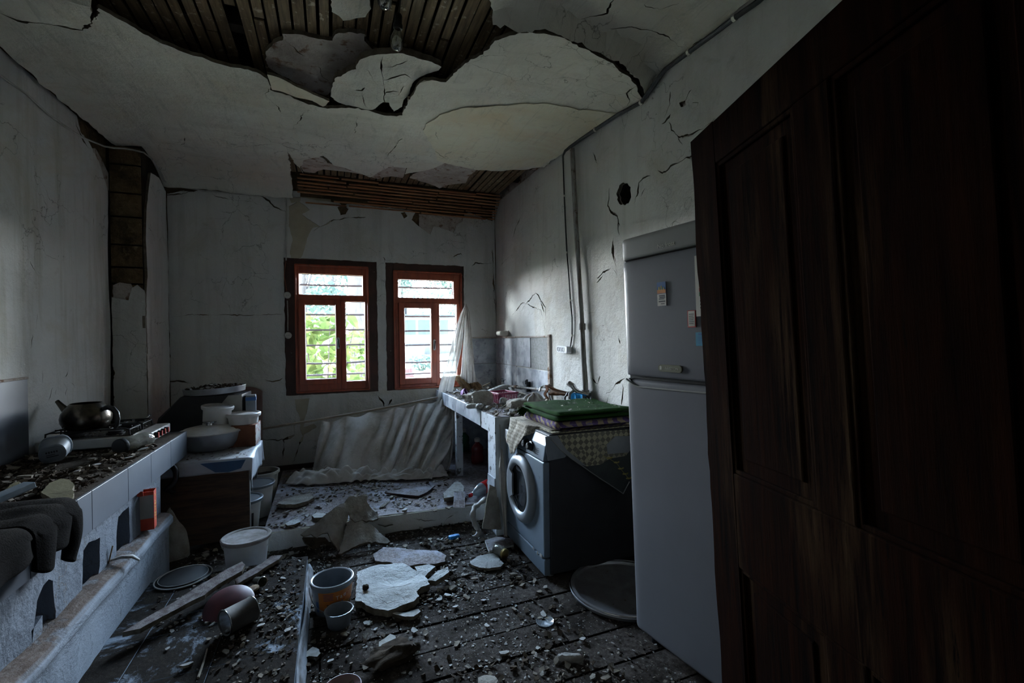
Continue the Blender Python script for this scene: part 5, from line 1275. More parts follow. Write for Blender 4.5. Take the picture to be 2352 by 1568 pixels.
# white appliance corner under the cloth on the left
m = MB(); m.rbox((hp.x + .055, CY - .035, hp.z + .0), (.16, .05, .16), .01, axis='y'); 
# mud-brick lump against the counter foot
m = MB(); lp = onZ(392, 1310, 0)
m.grid(lambda a, b: Vector((lp.x - .06 + (.11 + .025 * noise.noise(Vector((a * 6, b * 3, 2)))) * sin(pi * min(.98, b) * .5 + .02) * cos(a * 6.283), lp.y + .22 + .09 * sin(a * 6.283) * sin(pi * b * .5 + .02), .33 * (1 - b) + .015 * noise.noise(Vector((a * 9, b * 9, 4))))), 26, 14, closed_u=True); mesh_thing(m, 'mud_brick', MT['grey_chunk'], 'large mud brick standing between the counter end and the dark table', 'brick', smooth=60)

# ================================================================== on the hearth step
lp = onZ(422, 1327, HZ)
pl = thing('pan_lid', 'dark round pan lid lying on the hearth step by the broken board', 'lid', (lp.x, lp.y, HZ + .002))
m = MB(); m.lathe([(0, .010), (.10, .010), (.122, .006), (.128, .0), (.138, .002), (.138, .005), (.128, .006), (.120, .011), (.10, .015), (0, .015)], 44); m.build('disc', MT['black_iron'], pl, smooth=40)
m = MB(); m.tube([(.136 * cos(a), .136 * sin(a), .006) for a in [2 * pi * k / 44 for k in range(45)]], .004, 6, caps=False); m.tube([(.118 * cos(a), .118 * sin(a), .013) for a in [2 * pi * k / 44 for k in range(45)]], .002, 6, caps=False); m.build('rim', MT['paper_grey'], pl)
MT['board'] = M('dusty_fibre_board', (.20, .175, .168), (.11, .09, .085), scale=26, lo=.42, hi=.6, rough=1, bump=.8, bscale=90, bdist=.008)
traced_slab('broken_board', [(281, 1446), (318, 1424), (365, 1398), (430, 1362), (486, 1330), (522, 1310), (556, 1294), (562, 1300), (556, 1312), (530, 1326), (500, 1342), (470, 1364), (440, 1377), (404, 1396), (360, 1420), (322, 1438)], HZ + .075, .022, [MT['board'], MT['broken_edge']], 'long pointed broken board tilted across the hearth step', 'board', tilt=(.0, .05), seed=611, amp=.003)
traced_slab('broken_board', [(540, 1330), (572, 1310), (606, 1290), (624, 1278), (648, 1276), (640, 1286), (612, 1300), (590, 1314), (560, 1330), (545, 1338)], HZ + .03, .02, [MT['board'], MT['broken_edge']], 'shorter splintered board on the hearth step in front of the lidded bucket', 'board', tilt=(.0, .03), seed=612, amp=.004)
# support rubble under the long board is part of the loose debris; a fallen tin and red lid in front
a, b = onZ(520, 1428, HZ + .062), onZ(566, 1404, HZ + .062)
dd = (b - a).normalized(); tin = thing('tin_can', 'dusty tin can lying on the hearth step in front of the red lid', 'can', a - dd * .01)
Mj = axis_mat((0, 0, 0), dd)
m = MB(); m.lathe([(0, .005), (.052, .005), (.055, 0), (.0575, 0), (.0575, .006), (.055, .010), (.055, .125), (.0575, .129), (.0575, .135), (.053, .135), (.052, .130), (0, .128)], 36, Mj); m.build('body', MT['rusty_tin'], tin, smooth=40)
m = MB(); m.lathe([(0, .0035), (.050, .0035)], 36, Mj); m.tube([Mj @ Vector((.056 * cos(t), .056 * sin(t), .003)) for t in [6.2832 * k / 36 for k in range(37)]], .0025, 6, caps=False); m.tube([Mj @ Vector((.056 * cos(t), .056 * sin(t), .132)) for t in [6.2832 * k / 36 for k in range(37)]], .0025, 6, caps=False); m.build('end', MT['bright_steel'], tin)
lp = onZ(518, 1412, HZ)
rl = thing('red_lid', 'maroon dome lid with cream lettering propped behind the tin can', 'lid', (lp.x + .01, lp.y + .03, HZ + .03), (radians(24), radians(-12), .35))
m = MB(); m.lathe([(0, .026), (.05, .024), (.085, .015), (.105, .004), (.112, .0), (.114, -.004), (.108, -.004), (.08, .011), (0, .020)], 40); m.build('dome', MT['maroon'], rl, smooth=50)
m = MB()
for k in range(7):
    aa = -2.1 + k * .16; m.tube([Vector((.084 * cos(aa), .084 * sin(aa), .0165)), Vector((.090 * cos(aa + .05), .090 * sin(aa + .05), .0145)), Vector((.082 * cos(aa + .1), .082 * sin(aa + .1), .0175))], .0016, 5)
m.build('lettering', MT['leaf_print'], rl)
lp = onZ(566, 1388, HZ)
m = MB(); m.rbox((0, 0, .012), (.15, .05, .012), .024); o = mesh_thing(m, 'wooden_spatula', MT['grain_wood'], 'flat wooden spatula end sticking out behind the tin can', 'spatula', bevel=.003); o.location = (lp.x - .01, lp.y + .03, HZ + .03); o.rotation_euler = (0, -.1, .75)
lp = onZ(588, 1344, HZ)
gl = thing('glass_tumbler', 'small glass tumbler lying on the hearth step near the bucket', 'tumbler', (lp.x, lp.y, HZ + .026), (radians(80), 0, .6))
m = MB(); m.lathe([(0, 0), (.020, 0), (.026, .07), (.024, .07), (.018, .005), (0, .005)], 24); m.build('body', MT['jar_glass'], gl, smooth=40)
m = MB(); m.tube([(.0255 * cos(t), .0255 * sin(t), .07) for t in [6.2832 * k / 24 for k in range(25)]], .002, 6, caps=False); m.build('rim', MT['bright_steel'], gl)
a, b = onZ(455, 1556, HZ + .004), onZ(476, 1490, HZ + .004)
m = MB(); m.tube([a, (a + b) / 2 + Vector((.004, 0, .006)), b], [.005, .004, .003], 6); mesh_thing(m, 'stick', MT['rod_wood'], 'thin grey stick lying on the hearth step in the foreground', 'stick')
# ================================================================== sink counter in the right corner
SX = 1.10
nc = onX(1135, 957, SX); SN, ST = nc.y, nc.z
SF = onX(1046, 932, SX).y
seam = onX(1103, 948, SX).y
sk = thing('sink_counter', 'tiled sink counter with flaking paint and an open shelf below', 'counter', (1.5, 4.3, 0))
m = MB(); m.box2((SX + .014, SN, ST - .13), (XR - .03, YB - .03, ST - .006)); m.grid(lambda a, b: Vector((SX + .006 + (XR - .026 - SX) * a, SN + (YB - .02 - SN) * b, ST - .004 + .004 * noise.noise(Vector((a * 6, b * 12, 2))))), 16, 34)
wpart(sk, m, 'worktop', MT['platform'], smooth=50)
for a, b in ((seam + .003, SF - .25), (SF - .247, SF + .18), (SF + .183, YB - .02)):
    pass
for a, b in ((seam + .004, SF), (SF + .003, SF + .40), (SF + .403, YB - .03)):
    m = MB(); m.box2((SX, a, ST - .125), (SX + .014, b, ST)); wpart(sk, m, 'edge_tile', MT['blue_tile'], smooth=0, bevel=.002)
m = MB(); m.box2((SX + .006, SN, ST - .135), (SX + .016, seam, ST - .004)); wpart(sk, m, 'bare_edge', MT['worn_white'], smooth=0, bevel=.003)
py = onX(1118, 1000, SX).y
m = MB(); m.box2((SX + .008, SN, .0), (XR - .02, py, ST - .13)); wpart(sk, m, 'pier', MT['worn_white'], smooth=0, bevel=.005)
m = MB(); m.box2((SX + .0, SN + .012, .13), (SX + .010, py - .004, .42)); wpart(sk, m, 'pier_tile', MT['blue_tile'], smooth=0, bevel=.002)
m = MB(); m.grid(lambda a, b: Vector((SX + .012 + (XR - .035 - SX) * a, SN - .008 + .003 * noise.noise(Vector((a * 5, b * 5, 1))), .005 + (ST - .012) * b)), 24, 26); wpart(sk, m, 'side_wall', MT['counter_paint'], smooth=60, solid=.01, offset=-1)
m = MB(); m.box2((SX + .008, SF - .0, PFZ), (SX + .07, SF + .06, ST - .13)); wpart(sk, m, 'post', MT['worn_white'], smooth=0, bevel=.004)
for z0, z1 in ((PFZ + .01, .47), (.475, ST - .14)):
    for a, b in ((py + .01, py + .55), (py + .555, YB - .03)):
        m = MB(); m.box2((XR - .03, a, z0), (XR - .016, b, z1)); wpart(sk, m, 'back_tile', MT['blue_tile'], smooth=0, bevel=.002)
m = MB(); m.box2((SX + .1, YB - .03, PFZ + .01), (XR - .03, YB - .016, ST - .14)); wpart(sk, m, 'back_tile', MT['blue_tile'], smooth=0)
# two detergent bottles on the shelf below
for (u, mat, cap, lab) in ((1066, 'green_bottle', 'cream_plastic', 'green detergent bottle with a pale cap under the sink counter'), (1097, 'red_bottle', 'cream_plastic', 'red detergent bottle with a pale cap under the sink counter')):
    p = onZ(u, 1090, PFZ + .01); p = onX(u, 1086, 1.42); 
    b = thing('detergent_bottle', lab, 'bottle', (p.x, p.y, PFZ + .008)); k_ = 1.0
    m = MB(); m.lathe([(0, .002), (.062, 0), (.068, .01), (.070, .07), (.060, .10), (.066, .13), (.066, .165), (.045, .195), (.024, .212), (.022, .235)], 28, sx=1, sy=.62); m.build('body', MT[mat], b, smooth=50)
    m = MB(); m.lathe([(.026, .226), (.030, .228), (.030, .256), (.018, .268), (0, .270)], 20); m.build('cap', MT[cap], b, smooth=40)
Z = ST
def at_top(u, v, z=None): return onZ(u, v, Z if z is None else z)
# magenta basket
a, b = at_top(1126, 930), at_top(1166, 926)
c = (a + b) / 2 + Vector((.06, .08, 0)); L = (b - a).length; ang = atan2((b - a).y, (b - a).x)
bk = thing('plastic_basket', 'dark magenta slatted plastic basket among the plaster on the sink counter', 'basket', (c.x, c.y, Z + .004), (0, 0, ang))
m = MB(); hw, hd, hh = L / 2, .10, .088
m.box((0, 0, .004), (2 * hw, 2 * hd, .008)); m.build('base', MT['magenta'], bk, smooth=0)
m = MB()
for s in (-1, 1): m.box((0, s * (hd + .004), hh), (2 * hw + .03, .014, .016)); m.box((s * (hw + .004), 0, hh), (.014, 2 * hd + .02, .016))
m.build('rim', MT['magenta'], bk, smooth=0, bevel=.003)
m = MB()
for k in range(11):
    x = -hw + 2 * hw * k / 10
    for s in (-1, 1): m.box((x, s * hd, hh / 2), (.009, .005, hh))
for k in range(8):
    y = -hd + 2 * hd * k / 7
    for s in (-1, 1): m.box((s * hw, y, hh / 2), (.005, .009, hh))
m.build('slats', MT['magenta'], bk, smooth=0)
def lump(name, label, cat, p, size, mat, seed, rot=(0, 0, 0), ridges=0, nn=22, sq=.75, group=None, amp=.16):
    """solid irregular lump: rounded block pushed about by noise"""
    m = MB()
    def f(a, b):
        th, ph = a * 2 * pi, (b - .5) * pi
        cx, sx, cz, sz = cos(th), sin(th), cos(ph), sin(ph)
        g = lambda q: math.copysign(abs(q) ** sq, q)
        v = Vector((g(cx) * g(cz), g(sx) * g(cz), g(sz)))
        n_ = 1 + amp * noise.noise(v * 1.6 + Vector((seed, 0, 0))) + amp * .6 * noise.noise(v * 4.2 + Vector((0, seed, 0)))
        if ridges: n_ += .05 * sin(v.y * ridges + 2 * noise.noise(v * 2))
        return Vector((v.x * size[0] * n_, v.y * size[1] * n_, v.z * size[2] * n_))
    m.grid(f, nn, nn // 2, closed_u=True)
    o = mesh_thing(m, name, mat, label, cat, group, smooth=50); o.location = p; o.rotation_euler = rot
    return o
p = at_top(1072, 926); lump('plaster_lump', 'flat-topped pale plaster lump at the far end of the sink counter', 'plaster', (p.x + .08, p.y + .05, Z + .045), (.090, .055, .036), MT['grey_chunk'], 3, (0, 0, .3), sq=.5, amp=.34)
p = at_top(1104, 932); lump('plaster_lump', 'broad pale plaster lump leaning on the magenta basket', 'plaster', (p.x + .03, p.y + .045, Z + .062), (.090, .032, .062), MT['grey_chunk'], 7, (-.25, 0, .0), sq=.6)
p = onX(1136, 897, 1.52); lump('plaster_lump', 'long ribbed plaster lump lying across the back of the magenta basket', 'plaster', (p.x, p.y, p.z), (.15, .05, .030), MT['pale_slab'], 11, (0, -.30, .05), ridges=16)
p = at_top(1180, 942); lump('plaster_lump', 'ridged plaster lump in the middle of the sink counter near the crumpled rag', 'plaster', (p.x + .07, p.y + .03, Z + .04), (.115, .07, .042), MT['grey_chunk'], 15, (0, 0, .2), ridges=12, sq=.6)
p = at_top(1156, 930); lump('plaster_lump', 'small whitish plaster lump in front of the magenta basket', 'plaster', (p.x, p.y, Z + .032), (.034, .028, .034), MT['pale_slab'], 19, sq=.8)
p = at_top(1077, 938); lump('plaster_lump', 'small dusty plaster lump at the front edge of the sink counter', 'plaster', (p.x + .03, p.y, Z + .018), (.055, .03, .020), MT['chip'], 23)
p = at_top(1094, 940); lump('plaster_lump', 'small whitish plaster lump beside the dusty one on the front edge', 'plaster', (p.x + .03, p.y, Z + .022), (.032, .03, .024), MT['pale_slab'], 27)
# crumpled rag in a pink basket
p = at_top(1216, 944)
m = MB()
def rag(a, b):
    th = a * 2 * pi; r = .085 * sin(b * pi * .5 + .05) * (1 + .22 * noise.noise(Vector((cos(th) * 2, sin(th) * 2, b * 3))))
    r *= 1 + .12 * sin(th * 7 + b * 3)
    return Vector((r * cos(th) * 1.05, r * sin(th), .115 * cos(b * pi * .5) + .012 * noise.noise(Vector((cos(th) * 5, sin(th) * 5, b * 5)))))
m.grid(rag, 60, 18, closed_u=True); o = mesh_thing(m, 'crumpled_rag', MT['white_rag'], 'crumpled off-white rag on the sink counter behind the green blanket', 'rag', smooth=180); o.location = (p.x + .09, p.y + .10, Z + .012)
pb = thing('plastic_basket', 'pale pink slatted plastic basket at the near edge of the sink counter', 'basket', (p.x + .055, p.y + .035, Z + .002), (0, 0, .05))
m = MB(); m.box((0, 0, .003), (.19, .08, .005)); m.build('base', MT['pink_plastic'], pb, smooth=0)
m = MB()
for k in range(13):
    for s in (-1, 1): m.box((-.09 + .015 * k, s * .038, .02), (.006, .003, .036))
m.build('slats', MT['pink_plastic'], pb, smooth=0)
m = MB()
for s in (-1, 1): m.box((0, s * .038, .040), (.196, .006, .006)); m.box((s * .095, 0, .040), (.006, .08, .006))
m.build('rim', MT['print_white'], pb, smooth=0)
# rotten wood chunk leaning in the corner behind, and a pale lath
p0, p1 = onY(1072, 900, 4.92), onY(1052, 862, 5.02)
def woodchunk(name, label, A, B, w, th, seed):
    m = MB(); Mx = axis_mat(A, B); Lc = (Vector(B) - Vector(A)).length
    m.grid(lambda a, b: Vector(((a - .5) * w * (1 + .15 * noise.noise(Vector((b * 6, seed, 1)))), -th / 2 + .012 * noise.noise(Vector((a * 22, b * 2, seed))) , b * Lc * (1 + .10 * noise.noise(Vector((a * 16, seed, 3)))))), 34, 12, M=Mx)
    return mesh_thing(m, name, MT['grain_wood'], label, 'wood', smooth=30, solid=th, offset=0)
woodchunk('rotten_plank', 'splintered rotten plank leaning against the curtain on the sink counter', (onY(1092, 904, 4.86)), (onY(1052, 862, 4.98)), .20, .03, 2)
woodchunk('rotten_plank', 'shorter rotten plank beside the splintered one in the sink corner', (onY(1110, 902, 4.84)), (onY(1090, 878, 4.95)), .13, .03, 5)
a, b = onY(1098, 892, 5.0), onY(1124, 880, 5.0)
m = MB(); m.box((0, 0, .06), (.02, .014, (b - a).length + .05), axis_mat(a, b)); mesh_thing(m, 'lath_offcut', MT['rod_wood'], 'pale lath offcut with nails in the sink corner', 'lath', smooth=0)
p = onY(1055, 916, 4.45)
m = MB(); m.grid(lambda a, b: Vector((p.x + .02 + .055 * a + .02 * b, p.y - .05 + .16 * b, Z + .004 + .075 * sin(pi * a) * (1 - .4 * b) + .01 * noise.noise(Vector((a * 6, b * 6, 3))))), 14, 12); mesh_thing(m, 'purple_cloth', MT['purple_cloth'], 'crumpled purple and lilac cloth at the far front corner of the sink counter', 'cloth', smooth=180, solid=.006)
# ---- taps and pipes on the right wall
def tap(name, label, u, v, reach, s=1.0):
    p = onX(u, v, XR - reach); t = thing(name, label, 'tap', (XR - .014, p.y, p.z))
    m = MB(); m.tube([(0, 0, 0), (-reach * .55, 0, 0), (-reach, 0, .005), (-reach - .03, 0, -.006), (-reach - .045, 0, -.035), (-reach - .046, 0, -.05)], [.016, .016, .018, .014, .012, .013], 12); m.build('spout', MT['chrome'], t)
    m = MB(); m.lathe([(0, 0), (.022, 0), (.024, .02), (.014, .035), (.022, .045), (.026, .06), (.018, .07), (0, .072)], 14, T(-reach * .9, 0, .005)); m.build('valve', MT['chrome'], t)
    m = MB(); m.lathe([(.016, 0), (.030, 0), (.028, .008), (.016, .010)], 16, axis_mat((-.002, 0, 0), (-.05, 0, 0))); m.build('flange', MT['chrome'], t)
    return t
q0, q1 = onX(1168, 886, XR - .05), onX(1262, 896, XR - .05)
wp = thing('water_pipe', 'thin grey water pipe running along the tiles to the chrome tap', 'pipe', (XR - .05, (q0.y + q1.y) / 2, q0.z))
m = MB(); m.tube([q0, (q0 + q1) / 2, q1], .011, 10); wpart(wp, m, 'tube', MT['rust_pipe'])
e = q0 + (q1 - q0) * .22; m = MB(); m.tube([e - (q1 - q0) * .03, e + (q1 - q0) * .03], .017, 10); wpart(wp, m, 'coupling', MT['brown_wood'])
e = q0 + (q1 - q0) * .50; m = MB(); m.box((e.x + .02, e.y, e.z + .01), (.05, .022, .10)); m.box((e.x - .004, e.y - .012, e.z + .06), (.02, .008, .05)); m.box((e.x - .004, e.y + .012, e.z + .055), (.02, .008, .04)); wpart(wp, m, 'bracket', MT['black'], smooth=0)
t1 = thing('tap', 'chrome tap with curved spout over the magenta basket', 'tap', (q0.x, q0.y, q0.z))
m = MB(); m.tube([(0, -.03, 0), (0, .02, 0), (-.03, .04, .004), (-.10, .055, .0), (-.135, .06, -.012), (-.145, .06, -.045)], [.013, .015, .016, .013, .011, .012], 12); m.build('spout', MT['chrome'], t1)
m = MB(); m.lathe([(0, 0), (.018, 0), (.020, .022), (.012, .034), (.020, .046), (.030, .056), (.030, .066), (.016, .074), (0, .075)], 14, T(-.045, .045, .008)); m.build('handle', MT['chrome'], t1)
# tap with the brown rag
q2 = onX(1262, 905, XR - .05)
t2 = thing('tap', 'chrome tap hung with a brown rag above the green blanket', 'tap', (q2.x, q2.y, q2.z))
m = MB(); m.tube([(.03, .0, -.10), (.01, 0, -.04), (0, 0, 0), (-.02, 0, .05), (-.05, 0, .075), (-.085, 0, .06), (-.095, 0, .03)], .011, 10); m.build('spout', MT['chrome'], t2)
m = MB(); m.tube([(.0, .0, -.06), (-.03, .02, -.10), (-.035, .03, -.16)], [.013, .013, .011], 10); m.build('valve', MT['chrome'], t2)
rg0, rg1, rg2, rg3 = onX(1262, 882, XR - .12), onX(1312, 902, XR - .04), onX(1264, 907, XR - .13), onX(1308, 909, XR - .05)
m = MB()
def ragf(a, b):
    top = rg0.lerp(rg1, a); bot = rg2.lerp(rg3, a); k_ = sin(pi * a)
    p = top.lerp(bot, b); p.z += -.012 * k_ * (1 - b)
    p.x += -.018 * sin(b * 9 + a * 4) * (1 - a * .4) + .008 * noise.noise(Vector((a * 8, b * 8, 2)))
    return p
m.grid(ragf, 30, 20)
s0, s1 = onX(1252, 884, XR - .12), onX(1252, 915, XR - .10)
m.grid(lambda a, b: s0.lerp(s1, b) + Vector((.01 * sin(b * 7), -.05 * a + .006 * sin(b * 12), .004 * a)), 5, 14)
mesh_thing(m, 'brown_rag', MT['brown_rag'], 'stiff brown rag slung over the tap and the pipe', 'rag', smooth=180, solid=.007)
q3 = onX(1345, 905, XR - .05)
t3 = thing('tap', 'tarnished tap on the thick pipe with a black hose', 'tap', (q3.x, q3.y, q3.z))
m = MB(); m.tube([(.02, -.03, -.005), (0, .0, 0), (-.03, .05, .012), (-.05, .07, .03), (-.06, .09, .06)], [.022, .020, .018, .020, .022], 12); m.build('body', MT['chrome'], t3)
m = MB(); m.tube([(-.05, .08, .03), (-.085, .095, .0), (-.09, .095, -.05)], [.014, .012, .011], 10); m.build('spout', MT['rust_pipe'], t3)
m = MB(); m.tube([(-.055, .085, .055), (-.075, .12, .075), (-.08, .14, .07)], [.02, .022, .014], 10); m.build('handle', MT['rust_pipe'], t3)
hz_ = [onX(1314, 899, XR - .10), onX(1304, 902, XR - .13), onX(1298, 912, XR - .14), onX(1297, 930, XR - .14), onX(1299, 945, XR - .12)]
m = MB(); m.tube(hz_, .007, 8); mesh_thing(m, 'water_hose', MT['black'], 'black rubber hose curving down left of the blue cloth', 'hose')
m = MB(); m.tube([onX(1348, 910, XR - .06), onX(1354, 922, XR - .07), onX(1357, 940, XR - .08)], .007, 8); m.tube([onX(1357, 912, XR - .06), onX(1358, 925, XR - .07), onX(1357, 940, XR - .08)], .006, 8); mesh_thing(m, 'water_hose', MT['black'], 'pair of black hoses dropping right of the blue cloth', 'hose')
b0, b1, b2, b3_ = onX(1311, 900, XR - .11), onX(1338, 906, XR - .09), onX(1306, 946, XR - .11), onX(1339, 946, XR - .09)
m = MB(); m.grid(lambda a, b: b0.lerp(b1, a).lerp(b2.lerp(b3_, a), b) + Vector((-.014 * sin(a * 13 + b * 2) * (.3 + .7 * b), 0, 0)), 30, 14); mesh_thing(m, 'blue_cloth', MT['blue_towel'], 'bright blue cloth hanging from the tap behind the green blanket', 'cloth', smooth=180, solid=.004)
# thick waste pipe up the wall
pts = [onX(u, v, XR - .035) for u, v in ((1314, 342), (1318, 420), (1323, 520), (1329, 620), (1334, 700), (1337, 750), (1340, 820), (1344, 880), (1347, 960))]
vp = thing('vertical_pipe', 'thick painted pipe running up the right wall to the ceiling', 'pipe', (pts[-1].x, pts[-1].y, pts[-1].z))
m = MB(); m.tube(pts, [.019] * 6 + [.022] * 3, 14); wpart(vp, m, 'tube', MT['rust_pipe'])
m = MB(); m.tube([pts[5] - Vector((0, 0, .025)), pts[5] + Vector((0, 0, .025))], .028, 14); wpart(vp, m, 'collar', MT['rust_pipe'])
pj = onX(1345, 904, XR - .035); m = MB(); m.tube([pj - Vector((0, 0, .03)), pj + Vector((0, 0, .03))], .030, 14); wpart(vp, m, 'joint', MT['rust_pipe'])
# black cable
cpts = [onX(u, v, XR - .022) for u, v in ((1830, -70), (1745, 4), (1690, 42), (1640, 80), (1585, 120), (1530, 158), (1475, 200), (1420, 244), (1370, 285), (1335, 314), (1312, 330), (1300, 342), (1295, 358))] + [onX(u, v, XR - .012) for u, v in ((1294, 390), (1296, 450), (1299, 520), (1302, 580), (1307, 640), (1310, 690), (1314, 730), (1314, 770), (1310, 796))]
for p in cpts[:13] : p.x = XR - .030; p.z = min(p.z, zc(p.x, min(max(p.y, .3), 5.1)) - .018)
bc = thing('cable', 'black cable clipped along the ceiling corner and down the right wall', 'cable', cpts[-1])
m = MB(); m.tube(cpts, [.013] * 11 + [.010, .008] + [.006] * 9, 8); wpart(bc, m, 'sheath', MT['black_cable'])
for k in (2, 4, 6, 8, 14, 16, 18, 20):
    c = cpts[k]; m = MB(); r_ = .017 if k < 10 else .010; d = (cpts[k + 1] - cpts[k - 1]).normalized() * .008
    m.tube([c - d, c + d], r_, 8); wpart(bc, m, 'clip', MT['cream_plastic'])
# power strip
ps = onX(1296, 802, XR - .03)
st = thing('power_strip', 'white three-way socket block on the right wall under the black cable', 'socket', (XR - .008, ps.y, ps.z), (radians(2), 0, 0))
m = MB(); m.rbox((-.024, 0, 0), (.046, .175, .055), .012, axis='x'); m.build('body', MT['print_white'], st, smooth=40)
for k in range(3):
    y = .058 - .042 * k
    m = MB(); Mx = axis_mat((-.047, y, 0), (-.06, y, 0)); m.lathe([(.0225, 0), (.0225, .003), (.018, .003), (.016, -.002), (0, -.002)], 20, Mx); s_ = m.build('socket', MT['print_white'], st)
    m = MB(); m.lathe([(.018, .0032), (.0165, .0032), (.0165, -.001), (.018, -.001)], 20, Mx); m.box((0, .006, .0), (.004, .004, .004), Mx); m.box((0, -.006, .0), (.004, .004, .004), Mx); m.build('socket_face', MT['print_grey'], s_)
# little white dish on the corner of the tiles
sd = onX(1157, 765, XR - .04)
so = thing('soap_dish', 'small white rounded soap dish on the right wall above the tiles', 'dish', (XR - .008, sd.y, sd.z))
m = MB(); m.rbox((-.05, 0, 0), (.10, .13, .052), .025, axis='y'); m.build('shell', MT['cream_plastic'], so, smooth=40)
m = MB(); m.box((-.004, 0, 0), (.008, .14, .06)); m.build('back_plate', MT['cream_plastic'], so, smooth=0, bevel=.002)
# ---- wall boxes by the left window
for (v, lab) in ((678, 'round white junction box on the window wall, upper of the pair'), (770, 'round white junction box on the window wall, lower of the pair')):
    p = onY(660 + (v - 678) * .02, v, YB - .004); jb = thing('junction_box', lab, 'socket', (p.x, YB - .006, p.z))
    Mx = axis_mat((0, 0, 0), (0, -1, 0)); m = MB(); m.lathe([(.034, 0), (.034, .012), (.030, .018), (.024, .018), (.022, .012), (0, .012)], 24, Mx); m.build('shell', MT['cream_plastic'], jb, smooth=40)
    m = MB(); m.lathe([(.021, .0125), (.021, .0145), (0, .0145)], 24, Mx); m.build('cover', MT['cream_plastic'], jb)
    m = MB()
    for q in (-1, 1): m.box((q * .008, -.0155, 0), (.004, .003, .006))
    m.build('screw', MT['black_iron'], jb, smooth=0)
p0, p1 = onY(660, 690, YB - .012), onY(661, 760, YB - .012)
m = MB(); m.tube([p0, (p0 + p1) / 2 + Vector((.003, 0, 0)), p1], .005, 6); mesh_thing(m, 'cable', MT['white_cable'], 'short white cable between the two round junction boxes', 'cable')
m = MB(); m.tube([onY(u, v, YB - .014) for u, v in ((657, 600), (654, 618), (653, 636), (656, 652), (658, 668))], .004, 6); mesh_thing(m, 'cable', MT['orange_wire'], 'brown-orange wire running down to the upper junction box', 'cable')
# white cable round the room
wpts = [onX(u, v, XL + .012) for u, v in ((-40, 140), (0, 172), (20, 188), (60, 215), (110, 262), (150, 290), (190, 316), (215, 326))] + [onX(u, v, XL + .03) for u, v in ((240, 336),)] + [onY(u, v, PY - .035) for u, v in ((262, 340), (285, 341), (305, 344), (330, 350), (350, 366))] + [onX(u, v, PX + .012) for u, v in ((358, 380), (372, 400), (377, 415))] + [onY(u, v, YB - .012) for u, v in ((386, 421), (420, 430), (470, 438), (540, 444), (600, 448), (652, 449), (657, 456), (658, 500), (658, 560), (657, 598))]
for p in wpts: p.z = min(p.z, zc(p.x, min(p.y, 5.1)) - .018) if p.y < 5.0 else p.z
m = MB(); m.tube(wpts, .0065, 8); mesh_thing(m, 'cable', MT['white_cable'], 'long white cable looped along the left wall, pillar and window wall', 'cable')
# ---- bulbs
def pendant(u, v, depth, label, tilt, cord_to):
    p = EYE + ray(u, v) * depth
    b = thing('light_bulb', label, 'light bulb', p, tilt)
    m = MB(); m.lathe([(.0, .0), (.016, .001), (.026, .014), (.031, .034), (.029, .054), (.020, .078), (.0145, .092), (.0135, .10)], 28); m.build('glass', MT['bulb_glass'], b, smooth=180)
    m = MB(); m.lathe([(.0145, .092), (.020, .094), (.022, .10), (.022, .112), (.018, .118), (.017, .15), (.012, .158), (.005, .162), (0, .163)], 20); m.build('socket', MT['black'], b)
    m = MB(); m.tube([(0, 0, .03), (.003, 0, .06), (0, 0, .095)], .0022, 5); m.tube([(-.006, 0, .045), (0, .002, .05), (.006, 0, .045)], .0008, 4); m.build('filament', MT['bright_steel'], b)
    m = MB(); m.tube([(0, 0, .16), (.004, .002, .16 + (3.10 - p.z - .16) * .5), (0, 0, 3.10 - p.z)], .004, 6); m.build('cord', MT['black_cable'], b)
    return b
pendant(910, 116, 2.12, 'bare light bulb hanging in the ceiling hole in front of the cracked slab', (radians(8), radians(4), 0), None)
pendant(883, 20, 1.86, 'bare light bulb at the very top edge above the ceiling hole', (0, radians(3), 0), None)
# ================================================================== washing machine
wn, wf = onZ(1250, 1333, .0), onZ(1165, 1234, .0)
WXF = (wn.x + wf.x) / 2; WY0, WY1 = wn.y, wf.y; WH = .865; WW = WY1 - WY0
ws = thing('washing_machine', 'silver-grey front-loading washing machine against the right wall', 'washing machine', (WXF, (WY0 + WY1) / 2, 0))
hw = WW / 2; WD = XR - .02 - WXF
m = MB(); m.box((WD / 2 + .02, 0, .02 + (WH - .02) / 2), (WD - .04, WW, WH - .02)); m.build('body', MT['washer_dark'], ws, smooth=0, bevel=.008)
m = MB(); m.box((.0215, 0, .125 + .29), (.043, WW - .004, .575)); m.build('front_panel', MT['washer_grey'], ws, smooth=0, bevel=.010, bseg=3)
m = MB(); m.box((.022, 0, .07), (.040, WW - .006, .10)); m.build('plinth', MT['washer_grey'], ws, smooth=0, bevel=.006)
m = MB(); m.add([(.0, -hw + .002, .708), (.0, hw - .002, .708), (.014, hw - .002, .80), (.040, hw - .002, .852), (.075, hw - .002, .862), (.075, hw - .002, .708), (.014, -hw + .002, .80), (.040, -hw + .002, .852), (.075, -hw + .002, .862), (.075, -hw + .002, .708)],
    [(1, 0, 6, 2), (2, 6, 7, 3), (3, 7, 8, 4), (1, 2, 3, 4, 5), (0, 9, 8, 7, 6), (0, 1, 5, 9), (4, 8, 9, 5)]); m.build('control_panel', MT['washer_grey'], ws, smooth=0, bevel=.006, bseg=3)
m = MB(); m.box((-.002, hw - .10, .762), (.020, .17, .075), T(0, 0, 0)); dr = m.build('detergent_drawer', MT['print_white'], ws, smooth=0, bevel=.006)
m = MB(); m.box((-.013, hw - .10, .735), (.006, .12, .012)); m.build('drawer_grip', MT['print_grey'], dr, smooth=0)
